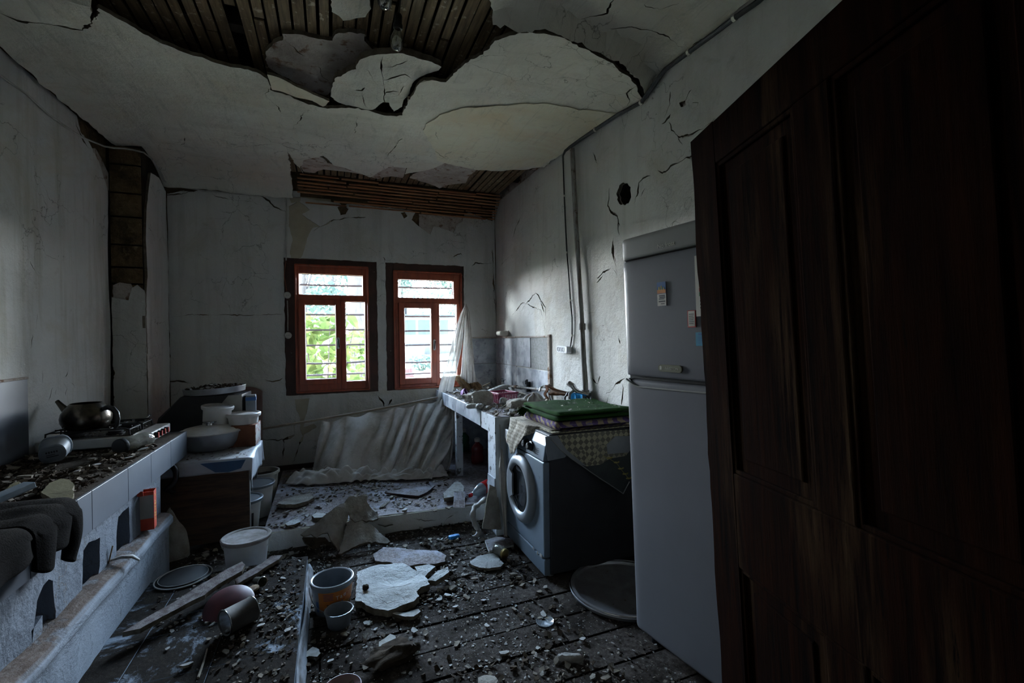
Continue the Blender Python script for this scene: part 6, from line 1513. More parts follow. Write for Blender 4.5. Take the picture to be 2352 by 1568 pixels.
for y, z in ((-.06, .765), (-.13, .762)):
    m = MB(); Mx = axis_mat((.008, y, z), (-.05, y, z + .006)); m.lathe([(.030, 0), (.030, .010), (.024, .012), (.022, .030), (.018, .034), (0, .034)], 26, Mx); kn = m.build('knob', MT['black'], ws)
    m = MB(); m.box((0, .011, .034), (.004, .016, .004), Mx); m.build('knob_mark', MT['print_white'], kn, smooth=0)
m = MB()
for k in range(4): m.box((.001, -hw + .10, .735 + .012 * k), (.002, .05, .003))
m.build('print', MT['print_dark'], ws, smooth=0)
DC = axis_mat((.0, .015, .455), (-1, .015, .455)); DR = .205
m = MB(); m.lathe([(DR + .02, -.01), (DR + .02, .006), (DR + .012, .022), (DR - .01, .036), (DR - .035, .040), (DR - .052, .030), (DR - .056, .012), (DR - .056, -.01)], 64, DC); dd_ = m.build('door', MT['satin'], ws, smooth=60)
m = MB(); m.lathe([(DR - .050, .024), (DR - .06, .014), (DR - .10, .009), (.06, .006), (0, .005)], 48, DC); m.build('porthole', MT['dark_glass'], dd_, smooth=180)
m = MB(); m.add([Vector((x, y, .036 + .004)) for x, y in [((DR - .03) * cos(a), (DR - .03) * sin(a)) for a in [-.62 + 1.24 * k / 12 for k in range(13)]]] + [Vector((x, y, .034)) for x, y in [((DR - .085 - .018 * cos((a) * 2.2)) * cos(a), (DR - .085) * sin(a)) for a in [.62 - 1.24 * k / 12 for k in range(13)]]], [tuple(range(26))], 0, DC @ Matrix.Rotation(pi, 4, 'Z')); m.build('door_handle', MT['satin'], dd_, smooth=0, solid=.012, offset=-1)
for y in (-hw + .05, hw - .05):
    for x in (.06, WD - .06):
        m = MB(); m.lathe([(0, 0), (.022, 0), (.018, .022), (0, .022)], 12, T(x, y, 0)); m.build('foot', MT['white_enamel'] if x < .1 else MT['black'], ws)
m = MB(); m.box((-.001, -hw + .16, .1255), (.003, .02, .012)); m.box((-.001, -hw + .05, .128), (.003, .03, .02)); m.box((-.001, -hw + .10, .122), (.003, .012, .02)); m.build('scratch', MT['chip'], ws, smooth=0)
# ---- cloths on top
TZ = WH + .003
tc = thing('tablecloth', 'diamond-patterned tablecloth with grey borders hanging over the washing machine', 'tablecloth', (WXF + .3, WY0 + .3, TZ))
def w2l(p): return p
yn = WY0 - .012
m = MB(); m.grid(lambda a, b: Vector((WXF + .06 + (XR - .05 - WXF - .06) * a, WY0 - .010 + (WW - .03) * b, TZ + .003 + .002 * noise.noise(Vector((a * 9, b * 9, 1))))), 20, 16); wpart(tc, m, 'top', MT['diamond_cloth'], smooth=180, solid=.002, offset=1)
def hang(u, v): p = onY(u, v, yn); return Vector((p.x, yn, p.z))
def poly_sheet(px, mat, name, dy, seed):
    P = [hang(u, v) for u, v in px]
    return sheet(name, [mat, mat], [(p.x, p.z) for p in P], [], lambda s, t: Vector((s, yn - dy - .010 * (TZ - t) / .3 - .006 * noise.noise(Vector((s * 7, t * 3, seed))) * min(1, max(0, (TZ - t) / .06)), t)), lambda s, t: Vector((0, .003, 0)), .03, None, seed)
def adopt(o, root):
    o.location = -Vector(root.location); o.parent = root; return o
ztop = onY(1300, 1000, yn)
def topv(u): return 784 + (EYE.z - (TZ + .004)) / ((onY(u, 1000, yn) - EYE).dot(_F)) * FPX - 4
adopt(poly_sheet([(1278, topv(1278)), (1440, topv(1440)), (1470, topv(1470)), (1470, 1020), (1444, 1050), (1436, 1070), (1378, 1080), (1346, 1070), (1300, 1032)], MT['diamond_cloth'], 'patterned_drop', 0, 1), tc)
adopt(poly_sheet([(1346, 1070), (1378, 1066), (1400, 1052), (1436, 1046), (1470, 1000), (1470, 1090), (1440, 1102), (1425, 1129), (1400, 1112), (1372, 1094), (1356, 1083)], MT['grey_cloth'], 'grey_border', .004, 2), tc)
adopt(poly_sheet([(1392, 1020), (1412, 1001), (1470, 1000), (1470, 1036), (1440, 1038), (1412, 1040), (1394, 1042)], MT['pale_cloth'], 'pale_border', .005, 3), tc)
adopt(poly_sheet([(1262, topv(1262)), (1280, topv(1280)), (1300, 1032), (1346, 1070), (1330, 1065), (1310, 1050), (1284, 1030)], MT['pale_cloth'], 'folded_edge', .003, 4), tc)
m = MB()
hp_ = [hang(u, v) for u, v in ((1264, 1008), (1284, 1031), (1310, 1052), (1332, 1067), (1356, 1084), (1372, 1095), (1400, 1113), (1425, 1130), (1440, 1103))]
m.tube([p + Vector((0, -.016 - .010 * (TZ - p.z) / .3, 0)) for p in hp_], .0035, 6); wpart(tc, m, 'hem', MT['hem'])
m = MB()
lp_ = [hang(u, v) + Vector((0, -.024, 0)) for u, v in ((1380, 1044), (1396, 1052), (1412, 1062), (1422, 1076), (1432, 1088), (1440, 1098))]
m.tube(lp_, .0016, 5)
for k, p in enumerate(lp_[1:]):
    for s in (-1, 1): m.lathe([(0, 0), (.010, .001), (0, .002)], 8, T(p.x + s * .010, p.y, p.z + .008, pi / 2, 0, s * .4), 0, 1.3, .6)
wpart(tc, m, 'leaf_print', MT['leaf_print'], smooth=0)
adopt(poly_sheet([(1252, topv(1252)), (1264, topv(1264)), (1284, 1030), (1300, 1046), (1296, 1050), (1258, 1058), (1255, 1040)], MT['clear_grey'], 'plastic_liner', .001, 5), tc)
# crochet runner over the front
rn = thing('crochet_runner', 'checked crochet runner hanging over the front of the washing machine', 'runner', (WXF, WY1 - .25, WH))
RY0, RY1 = onX(1237, 1000, WXF).y, onX(1170, 985, WXF).y
def runner(a, b):
    y = RY0 + (RY1 - RY0) * a; L1 = float(np.interp(a, (0, .25, .42), (.215, .24, .30))); drop = np.interp(a, (0, .25, .42, .62, .78, 1), (.012, .03, .085, .20, .215, .15)); s = b * (L1 + drop)
    n_ = .006 * noise.noise(Vector((a * 7, b * 6, 3)))
    if s < L1: return Vector((WXF + .305 - s, y, WH + .010 + n_ + .010 * a))
    q = s - L1
    if a < .40: return Vector((WXF + .305 - L1 - q * .5, y, WH + .008 - q * .8 + n_))
    yy = y + (RY0 + .66 * (RY1 - RY0) - y) * min(1, q / .22) * .30
    return Vector((WXF + .012 - min(.045, q * .30) - .004 + n_ * 1.5, yy, WH + .006 - q * .97))
m = MB(); m.grid(runner, 36, 44); wpart(rn, m, 'cloth', MT['crochet'], smooth=180, solid=.004)
# ---- folded blankets
def folded(name, label, x0, x1, y0, y1, z, th, layers, mat, seed, droop=0.0, fringe=None):
    root = thing(name, label, 'blanket', ((x0 + x1) / 2, (y0 + y1) / 2, z))
    for k in range(layers):
        t = th / layers; r = t / 2 * .98; zz = z + t * (k + .5); m = MB(); xo = x0 + (.018 if k % 2 else 0) + r
        def sec(a, b):
            y = y0 + (y1 - y0) * b; w = .012 * noise.noise(Vector((y * 6, k, seed)))
            yo = (.014 if k % 2 else 0)
            q = a * 2.0
            n_ = .006 * noise.noise(Vector((a * 12, y * 9, seed + k)))
            e_ = min(b, 1 - b); sh = (1 - (1 - min(1, e_ / .06)) ** 2) ** .5 if e_ < .06 else 1
            rr = r * (.25 + .75 * sh)
            dz = (-droop * sin(pi * min(1, max(0, (xx := (q - .3) if q < 1 else 1.7 - q)))) * sin(pi * b)) if k == layers - 1 else 0
            if q < .15: f = q / .15 * .5; an = pi + f * pi; an = -pi / 2 - f * pi
            if q <= .3:
                an = -pi / 2 - pi * q / .3
                return Vector((xo + rr * cos(an) + w, y + yo, zz + rr * sin(an)))
            f = (q - .3) / .7 if q <= 1 else (1.7 - q) / .7
            if q <= 1: return Vector((xo + w + (x1 - xo) * f, y + yo, zz + rr + n_ + dz))
            return Vector((xo + w + (x1 - xo) * max(0, f), y + yo, zz - rr))
        n = 60; mbv = [[sec(min(i / n * .5 + .0, .5), j / 24) for i in range(n + 1)] for j in range(25)]
        m.grid(lambda a, b: mbv[round(b * 24)][round(a * n)], n, 24)
        m.grid(lambda a, b: Vector((xo + (x1 - xo) * a, mbv[round(b * 24)][0].y, zz - r + .001)), 6, 24)
        for j in (0, 24):                                      # the folded ends
            row = mbv[j]; base = [Vector((p.x, p.y, zz - r * .3)) for p in row]
            m.add(row + base, [(i, i + 1, n + 2 + i, n + 1 + i) if j else (i + 1, i, n + 1 + i, n + 2 + i) for i in range(n)])
        wpart(root, m, 'fold', mat, smooth=180)
    if fringe:
        m = MB(); r_ = random.Random(2)
        for k in range(60):
            y = y1 - .10 * r_.random() - .04; p = Vector((x0 - .005, y, z + th * .35)); m.tube([p + Vector((.03, 0, .01)), p + Vector((-.006, r_.uniform(-.01, .01), 0)), p + Vector((-.02 - .02 * r_.random(), r_.uniform(-.02, .02), -.02 - .025 * r_.random()))], .0022, 4)
        tag(wpart(root, m, 'fringe', fringe), kind='stuff')
    return root
BX0 = WXF + .10; BZ = TZ + .012
folded('folded_blanket', 'purple and tan patterned blanket folded under the green blanket', BX0 - .005, XR - .05, WY0 + .0, WY1 - .10, BZ, .056, 1, MT['striped_blanket'], 3)
folded('folded_blanket', 'dark green felt blanket folded on top of the purple one', BX0 - .01, XR - .04, WY0 - .005, WY1 - .08, BZ + .056, .054, 2, MT['green_felt'], 9, .012, MT['green_felt'])
# ---- glass jar by the plinth
jp = onZ(1166, 1272, .036)
j2 = thing('glass_jar', 'small glass jar with brass lid lying at the washing machine plinth', 'jar', (jp.x - .015, jp.y, .036))
Mj = axis_mat((0, 0, 0), Vector((-.3, .75, .05)))
m = MB(); m.lathe([(0, .01), (.030, .012), (.034, .03), (.034, .085), (.028, .10), (0, .10)], 26, Mj); m.build('body', MT['jar_glass'], j2, smooth=50)
m = MB(); m.lathe([(0, -.001), (.030, 0), (.0335, .003), (.0335, .018), (.028, .018)], 26, Mj); m.build('lid', MT['brass'], j2)

# ================================================================== refrigerator
f0, f1 = onZ(1456, 1458, .03), onZ(1600, 1570, .03)
fd = Vector((f1.x - f0.x, f1.y - f0.y, 0)).normalized()           # along the front, towards the viewer
FWd = .62; fang = atan2(fd.y, fd.x)                                # local x = along the front, local -y = into the room? see below
lean = radians(2.1)
Mf = Matrix.Translation(f0) @ Matrix.Rotation(fang, 4, 'Z') @ Matrix.Rotation(lean, 4, 'X')
# local frame: +x runs along the front towards the viewer, +y points to the wall, -y is the face
if (Mf.to_3x3() @ Vector((0, 1, 0))).x < 0: raise SystemExit('fridge frame')
fr = thing('refrigerator', 'tall grey-white two-door refrigerator beside the dark door', 'refrigerator', f0, Mf.to_euler())
FB, GAP, TRM, FT = .012, 1.235, 1.765, 1.865; FDp = .385
m = MB(); m.box((FWd / 2, .075 + FDp / 2 - .02, .03 + (FT - .05) / 2), (FWd - .004, FDp - .06, FT - .06)); m.build('body', MT['fridge'], fr, smooth=0, bevel=.012)
def fdoor(name, z0, z1, mat):
    m = MB(); n = 44
    def f(a, b):
        x = FWd * a; e = min(x, FWd - x); r = .040
        y = (r - sqrt(max(0, r * r - (r - e) ** 2))) if e < r else 0
        y += -.004 * sin(pi * a)
        z = z0 + (z1 - z0) * b; ez = min(z - z0, z1 - z); rz_ = .016
        if ez < rz_: y += (rz_ - sqrt(max(0, rz_ * rz_ - (rz_ - ez) ** 2))) * .6
        return Vector((x, y, z))
    xs = sorted(set([k / 24 for k in range(25)] + [.004, .01, .018, .027, .05, .996, .99, .982, .973, .95])); zs = sorted(set([k / 10 for k in range(11)] + [.002, .006, .012, .02, .998, .994, .988, .98]))
    vs = [f(a, b) for b in zs for a in xs]; w = len(xs)
    fs = [(j * w + i, j * w + i + 1, (j + 1) * w + i + 1, (j + 1) * w + i) for j in range(len(zs) - 1) for i in range(w - 1)]
    nb = len(vs); rim = [i for i in range(w)] + [j * w + w - 1 for j in range(1, len(zs))] + [(len(zs) - 1) * w + i for i in range(w - 2, -1, -1)] + [j * w for j in range(len(zs) - 2, 0, -1)]
    for q in rim: vs.append(Vector((vs[q].x, .062, vs[q].z)))
    for k in range(len(rim)): fs.append((rim[(k + 1) % len(rim)], rim[k], nb + k, nb + (k + 1) % len(rim)))
    fs.append(tuple(nb + k for k in range(len(rim))))
    m.add(vs, fs); return m.build(name, mat, fr, smooth=50)
lower = fdoor('lower_door', .05, GAP - .012, MT['fridge'])
upper = fdoor('upper_door', GAP + .006, TRM - .004, MT['fridge'])
trim = fdoor('top_trim', TRM + .004, FT, MT['fridge_trim'])
for gz_, gh in ((GAP - .003, .022), (TRM, .012)): m = MB(); m.box((FWd / 2, .05, gz_), (FWd - .03, .05, gh)); m.build('gasket', MT['gasket'], fr, smooth=0)
m = MB(); m.grid(lambda a, b: Vector((.03 + (FWd - .05) * a, -.001 + .03 * b, GAP - .012 - .030 * (min(1, a / .10)) * (1 - .55 * a) * (1 - b) + .004)), 30, 4); m.build('recess_shade', MT['gasket'], lower, smooth=60, solid=.002)  # near-black strip stands in for the shade of the handle recess
m = MB(); m.tube([(.02 + (FWd - .04) * k / 24, -.004, GAP - .012 - .032 * min(1, k / 2.5) * (1 - .35 * k / 24)) for k in range(25)], .0045, 8); m.build('handle_lip', MT['fridge_trim'], lower)
for x in (.05, FWd - .05):
    for y in (.09, FDp - .07):
        m = MB(); m.lathe([(0, -.036), (.02, -.036), (.02, .05), (0, .05)], 12, T(x, y, 0)); m.build('foot', MT['black'], fr)
Fi = Mf.inverted()
def onF(u, v):
    """point on the refrigerator face under a pixel, in its local frame"""
    o_, d_ = Fi @ EYE, Fi.to_3x3() @ ray(u, v); return o_ + d_ * (-o_.y / d_.y)
p = onF(1542, 846)
m = MB(); Mb = T(p.x, -.004, p.z, pi / 2); m.rbox((0, 0, .003), (.125, .030, .006), .0148, M=Mb); bd = m.build('badge', MT['badge'], upper, smooth=30)
MT['badge_letter'] = M('badge_lettering', (.50, .50, .42), rough=.35)
m = MB(); m.rbox((0, 0, .0063), (.119, .0255, .0008), .0125, M=Mb); m.build('badge_face', M('badge_face', (.16, .16, .105), rough=.4), bd, smooth=0)
text_part('ARISTON', 'badge_lettering', MT['badge_letter'], bd, Mb @ T(.010, 0, .0070), .0165)
m = MB(); m.box((-.047, 0, .0072), (.010, .012, .0006), Mb); m.add([(-.054, .005, .0075), (-.040, .005, .0075), (-.047, .011, .0075)], [(0, 1, 2)], 0, Mb); m.build('badge_emblem', MT['badge_letter'], bd, smooth=0)
p = onF(1532, 590); text_part('No frost', 'trim_lettering', MT['badge_letter'], trim, T(p.x, -.0052, TRM + .030, pi / 2, 0, 0), .026)
# magnets and papers on its face
def magnet(u0, v0, u1, v1, label, cat, name, paint):
    a, b = onF(u0, v0), onF(u1, v1); w, h = abs(b.x - a.x), abs(a.z - b.z); cx, cz = (a.x + b.x) / 2, (a.z + b.z) / 2
    M0 = Mf @ T(cx, -.0066, cz, pi / 2)
    o = thing(name, label, cat, M0.translation, M0.to_euler()); paint(o, w, h); return o
def card(o, w, h, mat, name='sheet', z=.002):
    m = MB(); m.box((0, 0, z / 2), (w, h, z)); return m.build(name, mat, o, smooth=0)
def rects(o, name, mat, rs, w, h, z=.0024):
    m = MB()
    for (x0, y0, x1, y1) in rs: m.box(((x0 + x1) / 2 * w, (y0 + y1) / 2 * h, z), ((x1 - x0) * w, (y1 - y0) * h, .0005))
    return m.build(name, mat, o, smooth=0)
def pm(o, w, h):
    card(o, w, h, MT['cream_plastic'])
    pic = rects(o, 'picture', MT['print_blue'], [(-.5, .0, .5, .5)], w, h); rects(pic, 'picture_ground', MT['print_orange'], [(-.48, .02, .48, .18)], w, h, .0030); rects(pic, 'picture_buildings', MT['print_yellow'], [(-.3, .16, -.18, .30), (-.05, .16, .06, .34), (.2, .16, .3, .27)], w, h, .0032)
    rects(o, 'print', MT['print_dark'], [(-.3, -.10, .38, -.05), (-.25, -.17, .40, -.12), (-.32, -.23, .30, -.19), (-.35, -.34, .40, -.29), (-.1, -.43, .3, -.40)], w, h)
magnet(1512, 649, 1534, 701, 'picture magnet with blue sky and lines of print on the upper fridge door', 'magnet', 'fridge_magnet', pm)
def pr(o, w, h):
    card(o, w, h, MT['print_red']); rects(o, 'card_face', MT['cream_plastic'], [(-.40, -.44, .40, .46)], w, h)
    rects(o, 'print', MT['print_dark'], [(-.3, .25 - .11 * k, .3 - .05 * (k % 2), .29 - .11 * k) for k in range(6)], w, h, .0030)
magnet(1582, 713, 1602, 751, 'small red-bordered card on the upper fridge door', 'card', 'note_card', pr)
MT['cyan_print'] = M('cyan_card', (.02, .20, .32), rough=.5)
def pbm(o, w, h):
    card(o, w, h, MT['cyan_print']); rects(o, 'print', MT['print_blue'], [(-.3, .30, .3, .42), (-.38, .12, .2, .16), (-.38, .0, .1, .04), (-.38, -.14, .2, -.10), (-.38, -.3, .0, -.26), (.1, -.1, .3, .12)], w, h)
magnet(1601, 763, 1632, 794, 'cyan square card low on the upper fridge door beside the dark door', 'card', 'note_card', pbm)
def pcal(o, w, h):
    card(o, w, h, MT['cream_plastic'], z=.0015)
    for (c, y0, y1) in (('print_blue', .22, .31), ('print_grey', .12, .20), ('print_yellow', .06, .12), ('print_orange', -.02, .05), ('print_red', -.10, -.03), ('print_green', -.17, -.105)): rects(o, 'colour_bar', MT[c], [(-.3, y0, .5, y1)], w, h, .0019)
    m = MB()
    for i in range(7):
        for j in range(6): m.lathe([(0, .0030), (.0035, .0030)], 8, T((-.22 + .11 * i + .03 * (j % 2)) * w, (-.36 + .028 * j) * h, 0))
    m.build('dots', MT['print_dark'], o, smooth=0)
    rects(o, 'heading', MT['print_dark'], [(-.35, .41, .3, .44), (-.35, .37, .1, .39), (-.35, .33, .2, .35)], w, h, .0019)
magnet(1598, 588, 1646, 724, 'tall paper with coloured energy bars on the fridge, half hidden by the door', 'paper', 'energy_label', pcal)
# ---- big round tray on the floor between them
tr = thing('serving_tray', 'large round metal tray on the floor between washing machine and refrigerator', 'tray', (1.535, 2.19, .004))
m = MB(); m.lathe([(0, .012), (.265, .012), (.272, .016), (.280, .026), (.300, .028), (.306, .024), (.308, .018), (.300, .0), (.27, 0), (0, .0)], 72); m.build('disc', MT['steel'], tr, smooth=40)
m = MB(); m.tube([(.303 * cos(a), .303 * sin(a), .026) for a in [2 * pi * k / 72 for k in range(73)]], .004, 8, caps=False); m.build('rim', MT['bright_steel'], tr)

# ================================================================== curtain pulled down with its rod
rA, rB = onY(598, 985, 5.02), onY(1048, 904, 4.86)
rod = thing('curtain_rod', 'fallen thin wooden curtain rod slanting below the windows', 'rod', rA)
m = MB(); m.tube([rA + (rB - rA) * k / 12 + Vector((0, 0, -.012 * sin(pi * k / 12))) for k in range(13)], .011, 10); wpart(rod, m, 'pole', MT['rod_wood'])
m = MB(); m.tube([rA + (rB - rA) * k / 12 + Vector((0, -.012, -.008 - .012 * sin(pi * k / 12))) for k in range(13)], .004, 6); wpart(rod, m, 'track_wire', MT['rod_wood'])
cu = thing('curtain', 'torn sheer curtain slumped from its fallen rod and pinned at the window corner', 'curtain', (.7, 4.9, PFZ))
def smooth_path(pts, k):
    n = len(pts) - 1; x = k * n; i = min(int(x), n - 1); f = x - i
    p0, p1, p2, p3 = pts[max(i - 1, 0)], pts[i], pts[i + 1], pts[min(i + 2, n)]
    return 0.5 * ((2 * p1) + (p2 - p0) * f + (2 * p0 - 5 * p1 + 4 * p2 - p3) * f * f + (3 * p1 - p0 - 3 * p2 + p3) * f ** 3)
topc = [onY(u, 991 - .182 * (u - 598), 5.005 - .145 * (u - 598) / 450) for u in (738, 775, 815, 850, 890, 930, 965, 1000, 1040)]
botc = [onZ(u, v, PFZ + .02) for u, v in ((716, 1092), (760, 1096), (800, 1096), (845, 1092), (880, 1092), (915, 1094), (950, 1094), (985, 1094), (1010, 1088))]
def lower(a, b):
    t, q = smooth_path(topc, a), smooth_path(botc, a)
    p = t.lerp(q, b ** 1.05)
    aa = a * (1 + .55 * b * a)
    aa += .10 * noise.noise(Vector((a * 3.5, b * 1.3, 8)))
    fold = sin(aa * 25 + 1.9 * sin(a * 9) + 1.1 * b + 1.2 * b * sin(a * 14)) * (.022 + .050 * sin(pi * min(1, b * 1.1)))
    fold += .030 * b * sin(6.28 * (2.3 * a + .8 * b)) + .034 * noise.noise(Vector((a * 6, b * 2.2, 2)))
    sw = .10 * sin(pi * b) * max(0, a - .45)                     # the right part is dragged towards the sink
    pinch = -.028 * (abs(sin(a * 17)) ** 1.5) * (1 - b) ** 4
    return p + Vector((sw * .6 + .01 * sin(a * 60) * b, -abs(fold) * 1.2 - .02 * b, pinch))
m = MB(); m.grid(lower, 170, 46); wpart(cu, m, 'lower_drop', MT['sheer'], smooth=180)
# cloth heaped on the step
pool = [onZ(u, v, PFZ + .012) for u, v in ((655, 1112), (700, 1116), (760, 1112), (820, 1108), (860, 1104), (920, 1104), (980, 1100), (1030, 1094))]
def heap(a, b):
    p = smooth_path(pool, a); q = smooth_path(botc, max(0, a * 1.08 - .08))
    r = p.lerp(q, b)
    return r + Vector((0, -.0, .004 + abs(.10 * noise.noise(Vector((a * 13, b * 3, 4))) + .022 * sin(a * 55 + b * 6 + 3 * noise.noise(Vector((a * 7, b * 5, 1))))) * sin(pi * (b * .85 + .08)) + .085 * sin(pi * b) * (.4 + .6 * sin(pi * min(1, a * 2.2)))))
m = MB(); m.grid(heap, 140, 26); wpart(cu, m, 'heaped_cloth', MT['sheer'], smooth=180, solid=.004)
# swags dragged across to the sink corner
def strip(P, Q, folds, amp, seed, nu=26, nv=60):
    def f(a, b):
        p = smooth_path(P, b).lerp(smooth_path(Q, b), a)
        w = sin(a * folds + 2.2 * noise.noise(Vector((a * 2, b * 3, seed)))) * amp + amp * .8 * noise.noise(Vector((a * 5, b * 4, seed + 5)))
        return p + Vector((-w * .35, -abs(w), w * .25))
    return f, nu, nv
P = [onY(u, v, y) for u, v, y in ((1040, 900, 4.80), (1036, 940, 4.72), (1030, 990, 4.68), (1012, 1040, 4.62), (975, 1074, 4.56), (925, 1092, 4.50), (888, 1100, 4.45))]
Q = [onY(u, v, y) for u, v, y in ((1000, 928, 4.86), (985, 960, 4.80), (965, 1000, 4.76), (930, 1040, 4.72), (890, 1066, 4.66), (860, 1082, 4.60), (840, 1092, 4.55))]
f, nu, nv = strip(P, Q, 13, .035, 2, 34, 70); m = MB(); m.grid(f, nu, nv); wpart(cu, m, 'swag', MT['sheer'], smooth=180)
P = [onY(u, v, y) for u, v, y in ((1046, 905, 4.76), (1044, 950, 4.68), (1042, 1000, 4.62), (1038, 1050, 4.58), (1030, 1086, 4.54))]
Q = [onY(u, v, y) for u, v, y in ((1030, 925, 4.78), (1016, 970, 4.70), (1000, 1010, 4.66), (976, 1055, 4.60), (950, 1088, 4.55))]
f, nu, nv = strip(P, Q, 20, .028, 6, 40, 60); m = MB(); m.grid(f, nu, nv); wpart(cu, m, 'swag', MT['sheer'], smooth=180)
# the part still pinned to the window corner
nail = onY(1070, 696, 5.10)
Pa = [nail + Vector((-.012, 0, 0)), onY(1052, 740, 5.04), onY(1036, 790, 4.98), onY(1022, 840, 4.94), onY(1010, 885, 4.90), onY(1004, 925, 4.86)]
Pb = [nail + Vector((.004, -.004, 0)), onY(1066, 740, 5.02), onY(1058, 790, 4.95), onY(1050, 840, 4.90), onY(1044, 880, 4.87), onY(1038, 912, 4.84)]
f, nu, nv = strip(Pa, Pb, 12, .022, 11, 26, 60)
def taper(f, k=3):
    return lambda a, b: f(a, b) if b > .12 else (nail.lerp(f(a, .12), b / .12) if b > 0 else nail)
m = MB(); m.grid(taper(f), nu, nv); wpart(cu, m, 'pinned_drop', MT['sheer'], smooth=180)
Pa = [nail, onY(1068, 740, 5.05), onY(1064, 790, 5.02), onY(1060, 840, 5.0), onY(1056, 880, 4.98)]
Pb = [nail + Vector((.012, 0, 0)), onY(1078, 740, 5.06), onY(1083, 790, 5.04), onY(1088, 840, 5.02), onY(1094, 880, 5.0)]
f, nu, nv = strip(Pa, Pb, 17, .024, 15, 30, 60); m = MB(); m.grid(taper(f), nu, nv); wpart(cu, m, 'pinned_drop', MT['sheer'], smooth=180)
# little woven flecks
m = MB(); r = random.Random(6)
for k in range(150):
    a, b = r.random(), r.uniform(.05, .97); p = lower(a, b); q = lower(min(1, a + .004), b); s = lower(a, min(1, b + .02))
    n_ = (q - p).cross(s - p); n_ = n_.normalized() if n_.length > 0 else Vector((0, -1, 0))
    if n_.y > 0: n_ = -n_
    d = Vector((r.uniform(-1, 1), 0, r.uniform(-1, 1))); d = (d - n_ * d.dot(n_)).normalized() * .011
    m.tube([p + n_ * .004 - d, p + n_ * .004 + d], .0016, 4)
tag(wpart(cu, m, 'woven_fleck', MT['fleck'], smooth=0), kind='stuff')
# ---- rags and a board by the pier
ny = SN - .03
P = [Vector((onY(1150, 1030, ny).x, ny, onY(1150, 1030, ny).z)), onY(1146, 1080, ny - .02), onY(1148, 1130, ny - .03), onY(1154, 1180, ny - .04), onY(1158, 1232, ny - .06)]
Q = [P[0] + Vector((.012, 0, -.005)), onY(1160, 1080, ny - .04), onY(1163, 1130, ny - .05), onY(1163, 1180, ny - .07), onY(1163, 1228, ny - .09)]
f, nu, nv = strip(P, Q, 9, .014, 21, 16, 40); m = MB(); m.grid(f, nu, nv); m.tube([P[0] + Vector((.004, .01, -.01)), onY(1149, 1000, ny + .01), onY(1148, 975, ny + .02)], .0015, 4)
mesh_thing(m, 'hanging_rag', MT['sheer'], 'narrow off-white rag hanging on a string between sink pier and washing machine', 'rag', smooth=180, solid=.003)
def screen_slab(name, px, pt, nrm, th, mats, label, cat, seed, amp=.6, bend=None, spacing=14, group=None, cracks=()):
    """traced piece standing on a plane through pt with normal nrm, given its own thickness"""
    pt, nrm = Vector(pt), Vector(nrm).normalized()
    def pl(u, v):
        d = ray(u, v); q = EYE + d * ((pt - EYE).dot(nrm) / d.dot(nrm))
        return q + (nrm * bend(u, v) if bend else Vector())
    outl = []
    r_ = random.Random(seed); n = len(px)
    for k in range(n):
        a, b = px[k], px[(k + 1) % n]; L = math.dist(a, b); mm = max(1, int(L / 7))
        for j in range(mm): outl.append((a[0] + (b[0] - a[0]) * j / mm + r_.uniform(-amp, amp), a[1] + (b[1] - a[1]) * j / mm + r_.uniform(-amp, amp)))
    bk = nrm * (th if (pt - EYE).dot(nrm) > 0 else -th)
    o = sheet(name, mats, outl, list(cracks), pl, lambda s, t: bk, spacing, None, seed)
    c = sum((v.co for v in o.data.vertices), Vector()) / len(o.data.vertices); zmin = min(v.co.z for v in o.data.vertices); c.z = zmin
    for v in o.data.vertices: v.co -= c
    o.location = c
    return tag(o, label, cat, group)
screen_slab('plaster_board', [(1126, 1113), (1141, 1120), (1147, 1160), (1152, 1216), (1108, 1214), (1112, 1190), (1118, 1150)], (1.25, SN - .05, .1), (0, -1, .22), .015, [MT['grey_chunk'], MT['broken_edge']], 'pointed grey plasterboard piece leaning against the sink pier', 'plaster', 31)
P = [onY(1116, 1146, SN - .05), onY(1098, 1158, SN - .09), onY(1086, 1176, SN - .12), onY(1090, 1200, SN - .12), onY(1100, 1222, SN - .14), onY(1086, 1232, SN - .17)]
m = MB(); m.tube([smooth_path(P, k / 30) + Vector((0, .008 * sin(k * .9), .004 * sin(k * 1.7))) for k in range(31)], [.021 * (.75 + .35 * abs(sin(k * .55 + .4))) * (1 if k < 26 else (31 - k) / 5) for k in range(31)], 14, flat=.7); mesh_thing(m, 'twisted_rag', MT['paper_grey'], 'twisted dirty white rag hanging from the step beside the sink pier', 'rag', smooth=180)
# ---- soft drink bottle
a, b = onZ(1079, 1138, PFZ + .035), onZ(1124, 1112, PFZ + .06)
dd = (b - a).normalized(); bo = thing('plastic_bottle', 'empty clear plastic bottle with red cap and red label lying on the step', 'bottle', a)
Mj = axis_mat((0, 0, 0), dd)
m = MB(); m.lathe([(.012, .018), (.013, .035), (.022, .055), (.040, .095), (.048, .13), (.050, .16), (.049, .25), (.050, .30), (.046, .33), (.030, .34), (0, .335)], 32, Mj); m.build('body', MT['clear_plastic'], bo, smooth=60)
m = MB(); m.lathe([(0, -.002), (.0145, -.002), (.016, .001), (.016, .022), (.013, .022)], 20, Mj); m.build('cap', MT['red_plastic'], bo)
m = MB(); m.lathe([(.0505, .158), (.0508, .20), (.0500, .248)], 32, Mj); lb = m.build('label', MT['red_plastic'], bo, smooth=60)
vw = (EYE - a); vw = (vw - dd * vw.dot(dd)).normalized()
tx = Matrix((dd.cross(vw) * -1, dd, vw)).transposed(); tx = Matrix((-dd.cross(vw), dd, vw)).transposed().to_4x4()
yax = vw.cross(dd); R3 = Matrix((dd.cross(vw), dd * -1, vw)).transposed()
xx = dd.cross(vw); 
if xx.dot(_R) < 0: xx = -xx
